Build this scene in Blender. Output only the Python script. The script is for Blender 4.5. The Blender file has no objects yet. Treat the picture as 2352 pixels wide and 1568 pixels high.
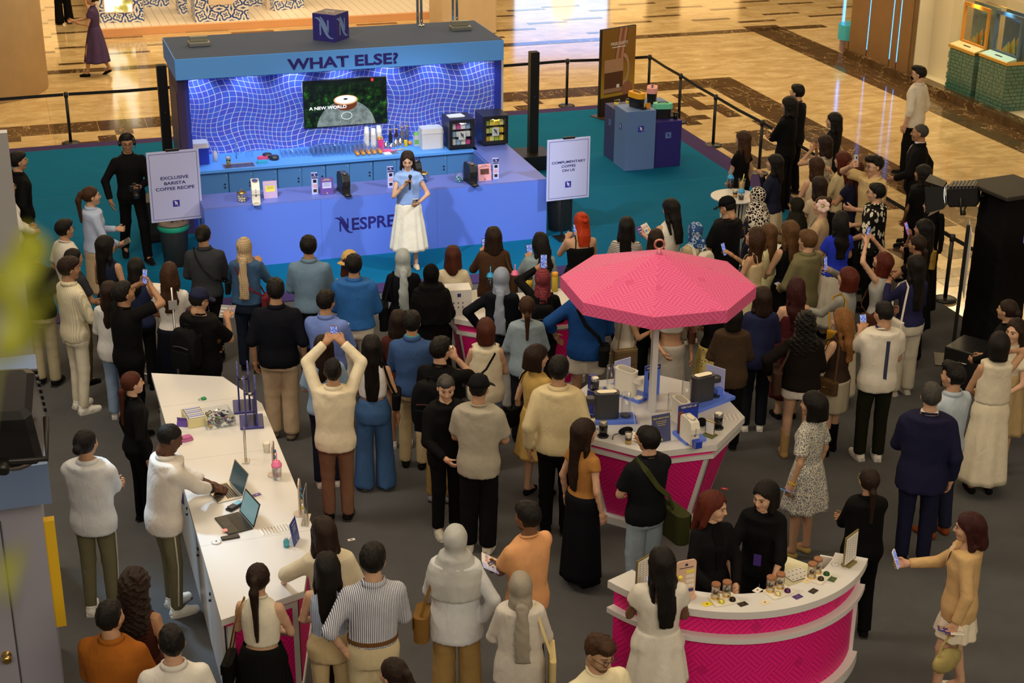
import bpy, math, random
import numpy as np
from mathutils import Vector, Matrix, Euler
random.seed(7)
SC = bpy.context.scene
COL = SC.collection
PI = math.pi
# ---------------------------------------------------------------- camera
CAM = np.array([-7.1937, -20.5033, 7.5144]); FPX = 3613.78; YAW, PITCH, ROLL = 0.3152, 0.3979, 0.0092
def cam_axes():
    cy, sy, cp, sp = math.cos(YAW), math.sin(YAW), math.cos(PITCH), math.sin(PITCH)
    f = np.array([sy*cp, cy*cp, -sp]); r = np.array([cy, -sy, 0.]); u = np.cross(r, f)
    c, s = math.cos(ROLL), math.sin(ROLL)
    return c*r+s*u, -s*r+c*u, f
CR, CU, CF = cam_axes()
cd = bpy.data.cameras.new('camera'); cam = bpy.data.objects.new('camera', cd); COL.objects.link(cam)
cam.matrix_world = Matrix(((CR[0], CU[0], -CF[0], CAM[0]), (CR[1], CU[1], -CF[1], CAM[1]), (CR[2], CU[2], -CF[2], CAM[2]), (0, 0, 0, 1)))
cd.sensor_width = 36; cd.lens = 36*FPX/2352; cd.clip_end = 200
cd.dof.use_dof = True; cd.dof.focus_distance = 16; cd.dof.aperture_fstop = 5.0
SC.camera = cam
SC.view_settings.view_transform = 'Standard'; SC.view_settings.look = 'None'; SC.view_settings.gamma = 1
SC.view_settings.use_curve_mapping = False
SC.view_settings.exposure = 0.0
def G(px, py, z=0.):            # surveying aid: where the sight line through a photo pixel meets the level z
    d = CF+CR*(px-1176)/FPX-CU*(py-784)/FPX
    return CAM+d*((z-CAM[2])/d[2])
# ---------------------------------------------------------------- world and lights
wd = bpy.data.worlds.new('hall_light'); SC.world = wd; wd.use_nodes = True
bg = wd.node_tree.nodes['Background']; bg.inputs[0].default_value = (1.0, 0.78, 0.52, 1); bg.inputs[1].default_value = 0.15
def light(kind, name, loc, tgt, energy, col, **kw):
    l = bpy.data.lights.new(name, kind); l.energy = energy; l.color = col
    for k, v in kw.items(): setattr(l, k, v)
    o = bpy.data.objects.new(name, l); COL.objects.link(o); o.location = loc
    o.rotation_euler = (Vector(tgt)-Vector(loc)).to_track_quat('-Z', 'Y').to_euler()
    return o
WARM = (1.0, 0.77, 0.49)
light('AREA', 'atrium_ceiling_light', (-1, -9, 13), (0, -8, 0), 950, WARM, shape='RECTANGLE', size=16, size_y=10)
light('AREA', 'gallery_ceiling_light', (2, 12, 9), (2, 12, 0), 2500, (1.0, .72, .38), shape='RECTANGLE', size=22, size_y=12)
light('AREA', 'front_fill_light', (-5, -27, 12), (-1, -4, .5), 1800, (1.0, .84, .63), shape='RECTANGLE', size=18, size_y=5)  # added fill from behind the camera, brightens surfaces facing it
light('AREA', 'left_fill_light', (-9, -6.5, 9), (-1, -7.5, 0), 340, (1.0, .86, .68), shape='DISK', size=2.5)  # added directional light from the left, for contrast between the parasol facets
light('SPOT', 'cool_floor_fill', (-7.75, -6.4, 4.6), (-6.95, -9.6, 0), 900, (.50, .76, 1.0), spot_size=math.radians(46), spot_blend=.9, shadow_soft_size=.15)  # unseen cool spot without fixture, added to tint the left floor blue
light('SPOT', 'stage_key_light', (-6.4, -4.9, 6.6), (-2.3, -.2, .7), 1500, (.84, .92, 1.0), spot_size=math.radians(36), spot_blend=.7, shadow_soft_size=.12)
light('SPOT', 'stage_key_light', (2.4, -4.9, 6.6), (-1.9, -.1, .7), 1300, (.90, .95, 1.0), spot_size=math.radians(36), spot_blend=.7, shadow_soft_size=.12)
# ---------------------------------------------------------------- materials
def _m(name):
    m = bpy.data.materials.new(name); m.use_nodes = True
    return m, m.node_tree.nodes, m.node_tree.links, m.node_tree.nodes['Principled BSDF']
def srgb(r, g, b):
    f = lambda c: (c/255/12.92) if c <= 10 else ((c/255+.055)/1.055)**2.4
    return (f(r), f(g), f(b), 1)
MC = {}
def mat(name, col, rough=.5, metal=0, spec=.5, emit=0, bump=0, bscale=60, trans=0, ior=1.45, alpha=1, coat=0, var=0):
    if name in MC: return MC[name]
    m, N, L, b = _m(name); c = tuple(col)+((1,) if len(col) == 3 else ())
    b.inputs['Base Color'].default_value = c; b.inputs['Roughness'].default_value = rough; b.inputs['Metallic'].default_value = metal
    b.inputs['Specular IOR Level'].default_value = spec; b.inputs['Transmission Weight'].default_value = trans; b.inputs['IOR'].default_value = ior
    b.inputs['Alpha'].default_value = alpha; b.inputs['Coat Weight'].default_value = coat
    if emit: b.inputs['Emission Color'].default_value = c; b.inputs['Emission Strength'].default_value = emit
    if bump or var:
        t = N.new('ShaderNodeTexCoord'); n = N.new('ShaderNodeTexNoise'); n.inputs['Scale'].default_value = bscale; n.inputs['Detail'].default_value = 4
        L.new(t.outputs['Object'], n.inputs['Vector'])
        if bump:
            bp = N.new('ShaderNodeBump'); bp.inputs['Strength'].default_value = bump; bp.inputs['Distance'].default_value = .01
            L.new(n.outputs['Fac'], bp.inputs['Height']); L.new(bp.outputs['Normal'], b.inputs['Normal'])
        if var:
            mx = N.new('ShaderNodeMix'); mx.data_type = 'RGBA'; L.new(n.outputs['Fac'], mx.inputs[0])
            mx.inputs[6].default_value = tuple(v*(1-var) for v in c[:3])+(1,); mx.inputs[7].default_value = tuple(min(1, v*(1+var)) for v in c[:3])+(1,)
            L.new(mx.outputs[2], b.inputs['Base Color'])
    MC[name] = m; return m
class NG:
    """tiny helper to write node maths"""
    def __init__(s, name): s.m, s.N, s.L, s.b = _m(name)
    def tex(s, out='Object'): return s.N.new('ShaderNodeTexCoord').outputs[out]
    def put(s, inp, v):
        if hasattr(v, 'is_output'): s.L.new(v, inp)
        else: inp.default_value = v
    def f(s, op, a, b=0., c=0.):
        n = s.N.new('ShaderNodeMath'); n.operation = op
        for i, v in enumerate((a, b, c)): s.put(n.inputs[i], v)
        return n.outputs[0]
    def sep(s, v):
        n = s.N.new('ShaderNodeSeparateXYZ'); s.L.new(v, n.inputs[0]); return n.outputs
    def comb(s, x, y, z):
        n = s.N.new('ShaderNodeCombineXYZ')
        for i, v in enumerate((x, y, z)): s.put(n.inputs[i], v)
        return n.outputs[0]
    def map(s, v, sc=(1, 1, 1), rot=(0, 0, 0), loc=(0, 0, 0)):
        n = s.N.new('ShaderNodeMapping'); s.L.new(v, n.inputs[0]); n.inputs['Scale'].default_value = sc; n.inputs['Rotation'].default_value = rot; n.inputs['Location'].default_value = loc
        return n.outputs[0]
    def noise(s, v, scale, detail=4, rough=.5, dist=0):
        n = s.N.new('ShaderNodeTexNoise'); s.L.new(v, n.inputs['Vector']); n.inputs['Scale'].default_value = scale; n.inputs['Detail'].default_value = detail
        n.inputs['Roughness'].default_value = rough; n.inputs['Distortion'].default_value = dist
        return n.outputs['Fac']
    def vor(s, v, scale, feat='F1', out='Distance', rnd=1):
        n = s.N.new('ShaderNodeTexVoronoi'); n.feature = feat; s.L.new(v, n.inputs['Vector']); n.inputs['Scale'].default_value = scale; n.inputs['Randomness'].default_value = rnd
        return n.outputs[out]
    def ramp(s, fac, stops):
        n = s.N.new('ShaderNodeValToRGB'); s.L.new(fac, n.inputs[0]); e = n.color_ramp.elements
        while len(e) < len(stops): e.new(.5)
        for x, (p, c) in zip(e, stops): x.position = p; x.color = tuple(c)[:3]+(1,)
        return n.outputs[0]
    def mix(s, fac, a, b):
        n = s.N.new('ShaderNodeMix'); n.data_type = 'RGBA'; s.put(n.inputs[0], fac)
        for i, v in ((6, a), (7, b)): s.put(n.inputs[i], v if hasattr(v, 'is_output') else tuple(v)[:3]+(1,))
        return n.outputs[2]
    def bump(s, h, st=.3, dist=.01):
        n = s.N.new('ShaderNodeBump'); n.inputs['Strength'].default_value = st; n.inputs['Distance'].default_value = dist; s.L.new(h, n.inputs['Height']); s.L.new(n.outputs[0], s.b.inputs['Normal'])
    def fin(s, col, rough=.5, spec=.5, metal=0, emit=None, es=1):
        s.put(s.b.inputs['Base Color'], col if hasattr(col, 'is_output') else tuple(col)[:3]+(1,)); s.put(s.b.inputs['Roughness'], rough); s.b.inputs['Specular IOR Level'].default_value = spec; s.b.inputs['Metallic'].default_value = metal
        if emit is not None: s.put(s.b.inputs['Emission Color'], emit); s.b.inputs['Emission Strength'].default_value = es
        return s.m
# ---------------------------------------------------------------- mesh helpers
def tag(o, label=None, cat=None, group=None, kind=None):
    if label: o['label'] = label
    if cat: o['category'] = cat
    if group: o['group'] = group
    if kind: o['kind'] = kind
    return o
def link(name, me, parent=None, m=None, loc=None, rot=None, sc=None):
    o = bpy.data.objects.new(name, me); COL.objects.link(o)
    if parent is not None: o.parent = parent
    if loc is not None: o.location = loc
    if rot is not None: o.rotation_euler = rot
    if sc is not None: o.scale = sc if hasattr(sc, '__len__') else (sc, sc, sc)
    if m is not None and me is not None:
        if not me.materials: me.materials.append(m)
        elif me.materials[0] is not m: o.material_slots[0].link = 'OBJECT'; o.material_slots[0].material = m
    return o
def thing(name, label, cat, loc=(0, 0, 0), rz=0, group=None):
    o = link(name, None, None, None, loc, (0, 0, rz)); o.empty_display_size = .1
    return tag(o, label, cat, group)
class MB:
    def __init__(s): s.v = []; s.f = []; s.sm = []
    def add(s, V, F, M=None, sm=False):
        n = len(s.v)
        for p in V:
            p = Vector(p); s.v.append(tuple(M @ p) if M is not None else tuple(p))
        for f in F: s.f.append([i+n for i in f]); s.sm.append(sm)
        return s
    def box(s, x0, x1, y0, y1, z0, z1, M=None, bev=0.):
        if bev <= 0:
            V = [(x, y, z) for z in (z0, z1) for y in (y0, y1) for x in (x0, x1)]
            return s.add(V, [(0, 2, 3, 1), (4, 5, 7, 6), (0, 1, 5, 4), (2, 6, 7, 3), (0, 4, 6, 2), (1, 3, 7, 5)], M)
        b = bev; rings = []
        for z, i in ((z0, b), (z0+b, 0), (z1-b, 0), (z1, b)):
            a = b+i*.7
            rings.append([(x0+i, y0+a, z), (x0+a, y0+i, z), (x1-a, y0+i, z), (x1-i, y0+a, z), (x1-i, y1-a, z), (x1-a, y1-i, z), (x0+a, y1-i, z), (x0+i, y1-a, z)])
        V = sum(rings, []); F = []
        for k in range(3):
            for j in range(8): F.append((k*8+j, k*8+(j+1) % 8, k*8+8+(j+1) % 8, k*8+8+j))
        F += [tuple(range(7, -1, -1)), tuple(range(24, 32))]
        return s.add(V, F, M)
    def prism(s, pts, z0, z1, M=None, pts2=None):
        n = len(pts); q = pts2 or pts
        V = [(x, y, z0) for x, y in pts]+[(x, y, z1) for x, y in q]
        F = [tuple(range(n-1, -1, -1)), tuple(range(n, 2*n))]+[(i, (i+1) % n, n+(i+1) % n, n+i) for i in range(n)]
        return s.add(V, F, M)
    def lathe(s, prof, n=20, M=None, cap=True, sm=True):
        V = []; F = []
        for r, z in prof:
            for i in range(n): a = 2*PI*i/n; V.append((r*math.cos(a), r*math.sin(a), z))
        for k in range(len(prof)-1):
            for i in range(n): F.append((k*n+i, k*n+(i+1) % n, (k+1)*n+(i+1) % n, (k+1)*n+i))
        s.add(V, F, M, sm)
        if cap:
            b = len(s.v)-len(V)
            s.f.append([b+i for i in range(n-1, -1, -1)]); s.f.append([b+(len(prof)-1)*n+i for i in range(n)]); s.sm += [False, False]
        return s
    def tube(s, pts, r, n=8, M=None, closed=False, sm=True):
        P = [Vector(p) for p in pts]; k = len(P); V = []; F = []
        rs = r if hasattr(r, '__len__') else [r]*k
        up = None
        for i in range(k):
            if closed: d = P[(i+1) % k]-P[i-1]
            else: d = P[min(i+1, k-1)]-P[max(i-1, 0)]
            d.normalize()
            if up is None: up = Vector((0, 0, 1)) if abs(d.z) < .9 else Vector((1, 0, 0))
            x = d.cross(up); x.normalize(); y = x.cross(d); up = y
            for j in range(n):
                a = 2*PI*j/n; V.append(P[i]+(x*math.cos(a)+y*math.sin(a))*rs[i])
        for i in range(k if closed else k-1):
            for j in range(n): F.append((i*n+j, i*n+(j+1) % n, ((i+1) % k)*n+(j+1) % n, ((i+1) % k)*n+j))
        if not closed: F += [tuple(range(n-1, -1, -1)), tuple(range((k-1)*n, k*n))]
        return s.add(V, F, M, sm)
    def strap(s, pts, w, t, wd=(0, 0, 1), M=None):
        """flat band following pts, width along wd"""
        P = [Vector(p) for p in pts]; V = []; F = []; W = Vector(wd).normalized()
        for i, p in enumerate(P):
            d = (P[min(i+1, len(P)-1)]-P[max(i-1, 0)]).normalized(); n = d.cross(W).normalized()
            w2 = n.cross(d)
            V += [p+w2*w/2+n*t/2, p-w2*w/2+n*t/2, p-w2*w/2-n*t/2, p+w2*w/2-n*t/2]
        for i in range(len(P)-1):
            for j in range(4): F.append((i*4+j, i*4+(j+1) % 4, i*4+4+(j+1) % 4, i*4+4+j))
        F += [(3, 2, 1, 0), tuple(range(len(V)-4, len(V)))]
        return s.add(V, F, M)
    def ball(s, c, r, n=12, M=None):
        r = r if hasattr(r, '__len__') else (r, r, r); V = []; F = []; k = n//2+1
        for i in range(k+1):
            t = PI*i/k
            for j in range(n): a = 2*PI*j/n; V.append((c[0]+r[0]*math.sin(t)*math.cos(a), c[1]+r[1]*math.sin(t)*math.sin(a), c[2]-r[2]*math.cos(t)))
        for i in range(k):
            for j in range(n): F.append((i*n+j, i*n+(j+1) % n, (i+1)*n+(j+1) % n, (i+1)*n+j))
        return s.add(V, F, M, True)
    def mesh(s, name):
        me = bpy.data.meshes.new(name); me.from_pydata(s.v, [], s.f); me.polygons.foreach_set('use_smooth', s.sm); me.update(); return me
    def obj(s, name, m, parent=None, **kw): return link(name, s.mesh(name), parent, m, **kw)
def struct(o): o['kind'] = 'structure'; return o
def T(x=0, y=0, z=0, rz=0, rx=0, ry=0, s=1): return Matrix.Translation((x, y, z)) @ Euler((rx, ry, rz)).to_matrix().to_4x4() @ Matrix.Diagonal((s, s, s, 1) if not hasattr(s, '__len__') else tuple(s)+(1,))
TXT = {}
def text(body, size, m, parent, loc, rot, sx=1.25, bold=.018, align='CENTER', ext=.001, name='lettering', sp=1.0):
    k = (body, sx, bold, align, sp)
    if k not in TXT:
        c = bpy.data.curves.new('t', 'FONT'); c.body = body; c.size = 1; c.align_x = align; c.align_y = 'CENTER'; c.offset = bold; c.resolution_u = 3; c.space_line = sp
        o = bpy.data.objects.new('t', c); me = bpy.data.meshes.new_from_object(o); bpy.data.objects.remove(o); bpy.data.curves.remove(c)
        for v in me.vertices: v.co.x *= sx
        TXT[k] = me
    me = TXT[k].copy()
    return link(name, me, parent, m, loc, rot, size)
def logo_mesh(kind='N'):
    """ornate N: two stems joined by a swooping S-shaped stroke"""
    mb = MB()
    def stem(x, z0, z1, w): mb.add([(x-w/2, z0, 0), (x+w/2, z0, 0), (x+w/2, z1, 0), (x-w/2, z1, 0)], [(0, 1, 2, 3)])
    stem(-.21, -.36, .22, .085); stem(.23, -.2, .40, .085)
    P = [(-.52, .46), (-.40, .46), (-.28, .42), (-.17, .31), (-.06, .12), (.04, -.08), (.14, -.27), (.26, -.41), (.40, -.47), (.54, -.45)]
    for off, ww in ((.0, .085), (.13, .05)):
        V = []; F = []
        for i, (x, y) in enumerate(P):
            if off and not (2 <= i <= 6): continue
            a = P[max(i-1, 0)]; b = P[min(i+1, 9)]; d = Vector((b[0]-a[0], b[1]-a[1])).normalized(); n = Vector((-d.y, d.x))
            w = ww*math.sin(PI*min(1, max(.03, (i+.3)/9.6)))
            V += [(x+n.x*(w+off), y+n.y*(w+off), 0), (x+n.x*(-w+off), y+n.y*(-w+off), 0)]
        for i in range(len(V)//2-1): F.append((2*i, 2*i+1, 2*i+3, 2*i+2))
        mb.add(V, F)
    return mb.mesh('emblem')
LOGO = logo_mesh()
def logo(size, m, parent, loc, rot, name='emblem'): return link(name, LOGO, parent, m, loc, rot, size)
FRONT = (PI/2, 0, 0)
# ---------------------------------------------------------------- common materials
def marble(name, stops, sc, vein=None, rough=.09, j=None):
    n = NG(name); t = n.tex('Object'); g = n.N.new('ShaderNodeNewGeometry').outputs['Position']
    a = n.noise(n.map(g, (1.0, 2.3, 1)), sc, 7, .62, .9); c = n.ramp(a, stops)
    if vein:
        v = n.f('ABSOLUTE', n.f('SUBTRACT', n.noise(n.map(g, (1.3, .55, 1), (0, 0, .7)), 2.1, 5, .55, 1.6), .5)); w = n.noise(g, 1.3, 3)
        c = n.mix(n.f('MULTIPLY', n.f('LESS_THAN', v, .007), n.f('GREATER_THAN', w, .46)), c, vein)
    if j:
        s = n.sep(g); ln = n.f('MAXIMUM', n.f('LESS_THAN', n.f('PINGPONG', n.f('ADD', s[0], 40.35), j/2), .006), n.f('LESS_THAN', n.f('PINGPONG', n.f('ADD', s[1], 40.1), j/2), .006))
        c = n.mix(n.f('MULTIPLY', ln, .35), c, (.22, .13, .05))
    return n.fin(c, rough, .5)
M_MARBLE = marble('cream_marble', [(.3, (.44, .30, .13)), (.5, (.60, .44, .22)), (.68, (.74, .58, .33))], 1.6, (.52, .38, .19), .10, 1.3)
M_DARKM = marble('brown_marble', [(.3, (.055, .030, .013)), (.6, (.10, .058, .026)), (.8, (.15, .09, .04))], 2.2, (.45, .32, .16), .10)
def carpet(name, c, var=.12, sc=350):
    n = NG(name); g = n.N.new('ShaderNodeNewGeometry').outputs['Position']; a = n.noise(g, sc, 2); b = n.noise(g, 2.2, 6, .65)
    f = n.f('ADD', n.f('MULTIPLY', a, .5), n.f('MULTIPLY', b, .5)); n.bump(a, .4, .004)
    return n.fin(n.ramp(f, [(.3, tuple(v*(1-var*1.6) for v in c)), (.7, tuple(v*(1+var*1.6) for v in c))]), .95, .1)
M_CARPET = carpet('grey_carpet', (.086, .087, .090)); M_TEAL = carpet('teal_carpet', (.002, .125, .26), .07)
M_PURPLE = carpet('purple_carpet', (.055, .035, .12), .08)
M_WHITE = mat('white_laminate', (.68, .67, .665), .35, bump=.03); M_BLACK = mat('black_metal', (.012, .012, .013), .4); M_BLKPL = mat('black_plastic', (.014, .014, .016), .3)
M_PERI = mat('periwinkle_paint', (.115, .225, .88), .5); M_SKY = mat('sky_blue_paint', (.11, .38, 1.0), .5); M_NAVY = mat('navy_print', (.022, .018, .20), .45)
M_LILAC = mat('lilac_board', (.55, .60, 1.0), .5); M_CHROME = mat('chrome', (.75, .75, .75), .12, 1); M_STEEL = mat('brushed_steel', (.55, .54, .52), .3, 1)
def thin(name, tint, gl=.6, ior=1.45):
    m, N, L, b = _m(name); N.remove(b); t = N.new('ShaderNodeBsdfTransparent'); t.inputs[0].default_value = tuple(tint)+(1,); g = N.new('ShaderNodeBsdfGlossy'); g.inputs['Roughness'].default_value = .04
    f = N.new('ShaderNodeLayerWeight'); p_ = N.new('ShaderNodeMath'); p_.operation = 'POWER'; p_.inputs[1].default_value = 3.5; L.new(f.outputs['Facing'], p_.inputs[0]); k = N.new('ShaderNodeMath'); k.operation = 'MULTIPLY_ADD'; k.inputs[1].default_value = gl*.75; k.inputs[2].default_value = .04*gl; L.new(p_.outputs[0], k.inputs[0]); x = N.new('ShaderNodeMixShader'); L.new(k.outputs[0], x.inputs[0]); L.new(t.outputs[0], x.inputs[1]); L.new(g.outputs[0], x.inputs[2]); L.new(x.outputs[0], N['Material Output'].inputs[0]); MC[name] = m; return m
SC.cycles.transparent_max_bounces = 32; SC.cycles.max_bounces = 6; SC.cycles.diffuse_bounces = 3; SC.cycles.glossy_bounces = 3; SC.cycles.transmission_bounces = 4
M_GLASS = thin('clear_glass', (.985, .988, .99), .9); M_PANE = thin('pane_glass', (.97, .98, .97), .22)
M_PLASTIC = thin('clear_plastic', (.93, .95, .97), 1.0)
M_LOGOW = mat('white_print', (.85, .85, .88), .5); M_CREAM = mat('cream_plastic', (.80, .76, .66), .35); M_DKGREY = mat('graphite_plastic', (.045, .047, .055), .42)
M_PAPER = mat('paper', (.82, .80, .76), .7); M_GOLD = mat('gold_metal', (.7, .48, .16), .25, 1); M_WOOD = mat('cork_wood', (.30, .13, .06), .5)
def pink(name, base, dark, axis='auto'):
    n = NG(name); t = n.tex('UV'); s = n.sep(t); u, v = s[0], s[1]
    a = n.f('MULTIPLY', n.f('ADD', u, v), 5.0); b = n.f('MULTIPLY', n.f('SUBTRACT', u, v), 5.0)
    ch = n.f('MODULO', n.f('ADD', n.f('FLOOR', a), n.f('ADD', n.f('FLOOR', b), 200)), 2.0)
    la = n.f('PINGPONG', n.f('ADD', n.f('MULTIPLY', a, 4), 100), .5); lb = n.f('PINGPONG', n.f('ADD', n.f('MULTIPLY', b, 4), 100), .5)
    ln = n.f('ADD', n.f('MULTIPLY', ch, la), n.f('MULTIPLY', n.f('SUBTRACT', 1, ch), lb))
    k = n.f('LESS_THAN', ln, .13)
    fa = n.f('ABSOLUTE', n.f('SUBTRACT', n.f('FRACT', n.f('MULTIPLY', n.f('ADD', a, 40), .25)), .5)); fb = n.f('ABSOLUTE', n.f('SUBTRACT', n.f('FRACT', n.f('MULTIPLY', n.f('ADD', b, 40), .25)), .5))
    dia = n.f('LESS_THAN', n.f('MAXIMUM', fa, fb), .07); k = n.f('MAXIMUM', k, n.f('MULTIPLY', dia, .6))
    n.bump(n.f('SUBTRACT', 1, k), .25, .004)
    return n.fin(n.mix(n.f('MULTIPLY', k, .8), base, dark), .5, .35)
M_PINK = pink('pink_embossed_panel', (.82, .012, .23), (.42, .006, .10))
M_PINKCAN = pink('pink_canopy_panel', (.76, .13, .32), (.60, .055, .18))
def uvmesh(quads, name):
    """quads: list of (4 corners) ; uv in metres along the first edge"""
    V = []; F = []; UV = []
    for q in quads:
        a = [Vector(p) for p in q]; n = len(V); V += a; F.append(tuple(range(n, n+len(a))))
        ex = (a[1]-a[0]).normalized(); nn = ex.cross(a[-1]-a[0]).normalized(); ey = nn.cross(ex)
        UV += [((p-a[0]).dot(ex)+(a[0].x+a[0].y*.7), (p-a[0]).dot(ey)) for p in a]
    me = bpy.data.meshes.new(name); me.from_pydata(V, [], F); ul = me.uv_layers.new(name='UVMap')
    for i, u in enumerate(UV): ul.data[i].uv = u
    return me
# ================================================================ the hall floor
fl = MB().box(-20, 30, -26, 40, -.2, 0).obj('floor', M_MARBLE); struct(fl)
TILE = {}
def inlay(name, x0, x1, y0, y1, m, z=.003):
    k = (name, round(x1-x0, 3), round(y1-y0, 3))
    if k not in TILE: w, d = (x1-x0)/2-.004, (y1-y0)/2-.004; TILE[k] = MB().box(-w, w, -d, d, -.01, z).mesh(name)
    return link(name, TILE[k], fl, m, ((x0+x1)/2, (y0+y1)/2, 0))
for i in range(19): inlay('border_tile', -10+i*.85, -10+(i+1)*.85, 7.88, 8.6, M_DARKM)
for i in range(1): inlay('border_tile', 6.15, 6.97, 7.88, 8.6, M_DARKM)
for i in range(16): inlay('border_tile', 6.2, 6.97, 7.88-(i+1)*.9, 7.88-i*.9, M_DARKM)
for i in range(24): inlay('border_tile', -10.2+i*.9, -10.2+(i+1)*.9, 12.6, 12.95, M_DARKM)
TS = .322
spots = set()
for i in range(-2, 36):
    for j in range(4):
        if (i-j) % 6 == (1 if j else 0) or (i % 6 == 3 and j in (1, 2)): spots.add((-6.78+i*TS, 6.58+j*TS))
for x, y in list(spots):
    if 0.0 > x > -4.9 and y < 7.0: spots.discard((x, y))
for x, y in sorted(spots):
    if x < 4.3 and (y > 6.8 or x > 4.3): inlay('checker_tile', x, x+TS, y, y+TS, M_DARKM)
for i in range(5):
    for j in range(38):
        if i == 2 and j % 9 in (0, 1, 2, 3) or i == 0 and (j+1) % 9 in (3, 4, 5, 6, 7) or (i+j) % 9 == 3 or (i == 3 and j % 9 in (3, 4, 5)) or (i == 4 and j % 9 == 7) or (i == 1 and j % 9 == 5):
            inlay('checker_tile', 4.56+i*TS, 4.56+(i+1)*TS, 7.55-(j+1)*TS, 7.55-j*TS, M_DARKM)
off = {0: 13.50, 1: 14.37, 2: 14.9, 3: 14.2, 4: 13.7, -1: 14.9, -2: 14.3, -3: 13.6, -4: 14.6, 5: 14.4, 6: 13.9, -12: 13.48, -11: 14.25, -13: 14.75, -10: 14.9}
for c in range(-17, 9):
    o0 = off.get(c, 13.5+((c*37) % 10)*.14)
    for k in range(6):
        inlay('inlay_bar', 5.65+c*.985, 5.65+(c+1)*.985, o0+k*1.62-.09, o0+k*1.62+.09, M_DARKM)
for i in range(18):
    y1 = 13.2-i*.9; inlay('border_tile', 9.45, 10.32, y1-.9, y1, M_DARKM)
# event carpet and stage platform
ec = MB().box(-12, 4.15, -24, -1.0, 0, .012).obj('floor', M_CARPET); struct(ec)
st = thing('stage_platform', 'low teal carpeted stage platform with purple border around the bar stall', 'platform')
MB().prism([(-11, -1.0), (3.98, -1.3), (4.02, 6.8), (-11, 6.72)], .0, .03).obj('teal_carpet', M_TEAL, st)
MB().prism([(-11, 6.72), (4.02, 6.8), (4.38, 7.08), (-11, 7.02)], .0, .028).obj('border', M_PURPLE, st)
MB().prism([(4.02, 6.8), (3.98, -1.3), (4.38, -1.65), (4.38, 7.08)], 0, .028).obj('border', M_PURPLE, st)
MB().prism([(-11, -.95), (3.98, -1.28), (4.38, -1.63), (-11, -1.26)], 0, .031).obj('border', M_PURPLE, st)
for a, b in (((-11, 3.9), (3.99, 3.95)), ((-11, 2.0), (4, 2.05)), ((-11, .2), (-4.95, .2)), ((.05, .25), (4, .25))):
    MB().prism([a, b, (b[0], b[1]+.006), (a[0], a[1]+.006)], .02, .0312).obj('carpet_seam', mat('teal_seam', (.02, .20, .26), .9), st)
# ================================================================ bar stall
M_WAVE = NG('wavy_grid_print'); _n = M_WAVE; _s = _n.sep(_n.tex('Object')); _x, _z = _s[0], _s[2]
_u = _n.f('ADD', _x, _n.f('ADD', _n.f('MULTIPLY', _n.f('SINE', _n.f('ADD', _n.f('MULTIPLY', _z, 7.2), _n.f('MULTIPLY', _n.f('SINE', _n.f('MULTIPLY', _x, 1.9)), 1.7))), .045), _n.f('MULTIPLY', _n.f('SINE', _n.f('MULTIPLY', _x, 5.3)), .05)))
_v = _n.f('ADD', _z, _n.f('ADD', _n.f('MULTIPLY', _n.f('SINE', _n.f('ADD', _n.f('MULTIPLY', _x, 6.1), _n.f('MULTIPLY', _z, 2.5))), .04), _n.f('MULTIPLY', _n.f('SINE', _n.f('MULTIPLY', _z, 4.7)), .03)))
_lu = _n.f('PINGPONG', _n.f('ADD', _u, 30), .04); _lv = _n.f('PINGPONG', _n.f('ADD', _v, 30), .04)
_k = _n.f('LESS_THAN', _n.f('MINIMUM', _lu, _lv), .0040)
_chk = _n.f('MODULO', _n.f('ADD', _n.f('FLOOR', _n.f('DIVIDE', _n.f('ADD', _u, 30), .16)), _n.f('FLOOR', _n.f('DIVIDE', _n.f('ADD', _v, 30), .16))), 2)
M_WAVE = _n.fin(_n.mix(_k, _n.mix(_chk, (.095, .13, .66), (.085, .165, .72)), (.80, .80, .85)), .35)
XL, XR, YB = -4.86, 0.06, 2.62
stall = thing('coffee_bar_stall', 'blue open-fronted coffee bar stall with wavy grid back wall and flat roof', 'stall')
M_AUB = mat('aubergine_paint', (.055, .035, .11), .5)
MB().box(XL-.02, XR+.05, YB, YB+.08, .03, 2.36).obj('back_panel', M_AUB, stall)
MB().box(XL+.06, XR-.04, YB-.012, YB-.001, .9, 2.35).obj('wavy_grid_panel', M_WAVE, stall)
sw = MB().box(XL-.10, XL, 1.62, YB+.08, .03, 2.36).obj('side_wall', M_AUB, stall)
MB().box(XL-.108, XL-.10, 1.72, 2.5, .08, 2.1).obj('door_leaf', mat('aubergine_door', (.07, .045, .12), .45), sw)
kb = MB(); kb.lathe([(.012, 0), (.012, .05), (.03, .055), (.034, .075), (.02, .095)], 14, T(XL-.108, 1.80, 1.02, 0, 0, -PI/2)); kb.obj('knob', M_GOLD, sw)
MB().box(XL, XL+.06, 1.62, YB, .03, 2.36).obj('jamb', mat('royal_blue_paint', (.03, .05, .42), .5), stall)
MB().box(XR-.05, XR+.05, YB-.06, YB, .92, 2.36).obj('jamb', MC['royal_blue_paint'], stall)
MB().box(XR+.05, XR+.09, YB-.05, YB+.08, .03, 2.36).obj('corner_post', M_WHITE, stall)
rf = MB().box(-4.994, -.226, 1.38, 2.88, 2.352, 2.65, bev=.006).obj('roof_box', M_SKY, stall)
MB().box(-4.98, -.24, 1.395, 2.866, 2.648, 2.6535).obj('roof_sheet', mat('roof_grey_blue', (.080, .112, .20), .8, spec=.15), rf)
text('WHAT ELSE?', .215, M_NAVY, stall, (-2.62, 1.372, 2.475), FRONT, 1.33, .03, name='sign_lettering')
M_LED = mat('led_lens', (.75, .85, 1.0), .3, emit=14)
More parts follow.
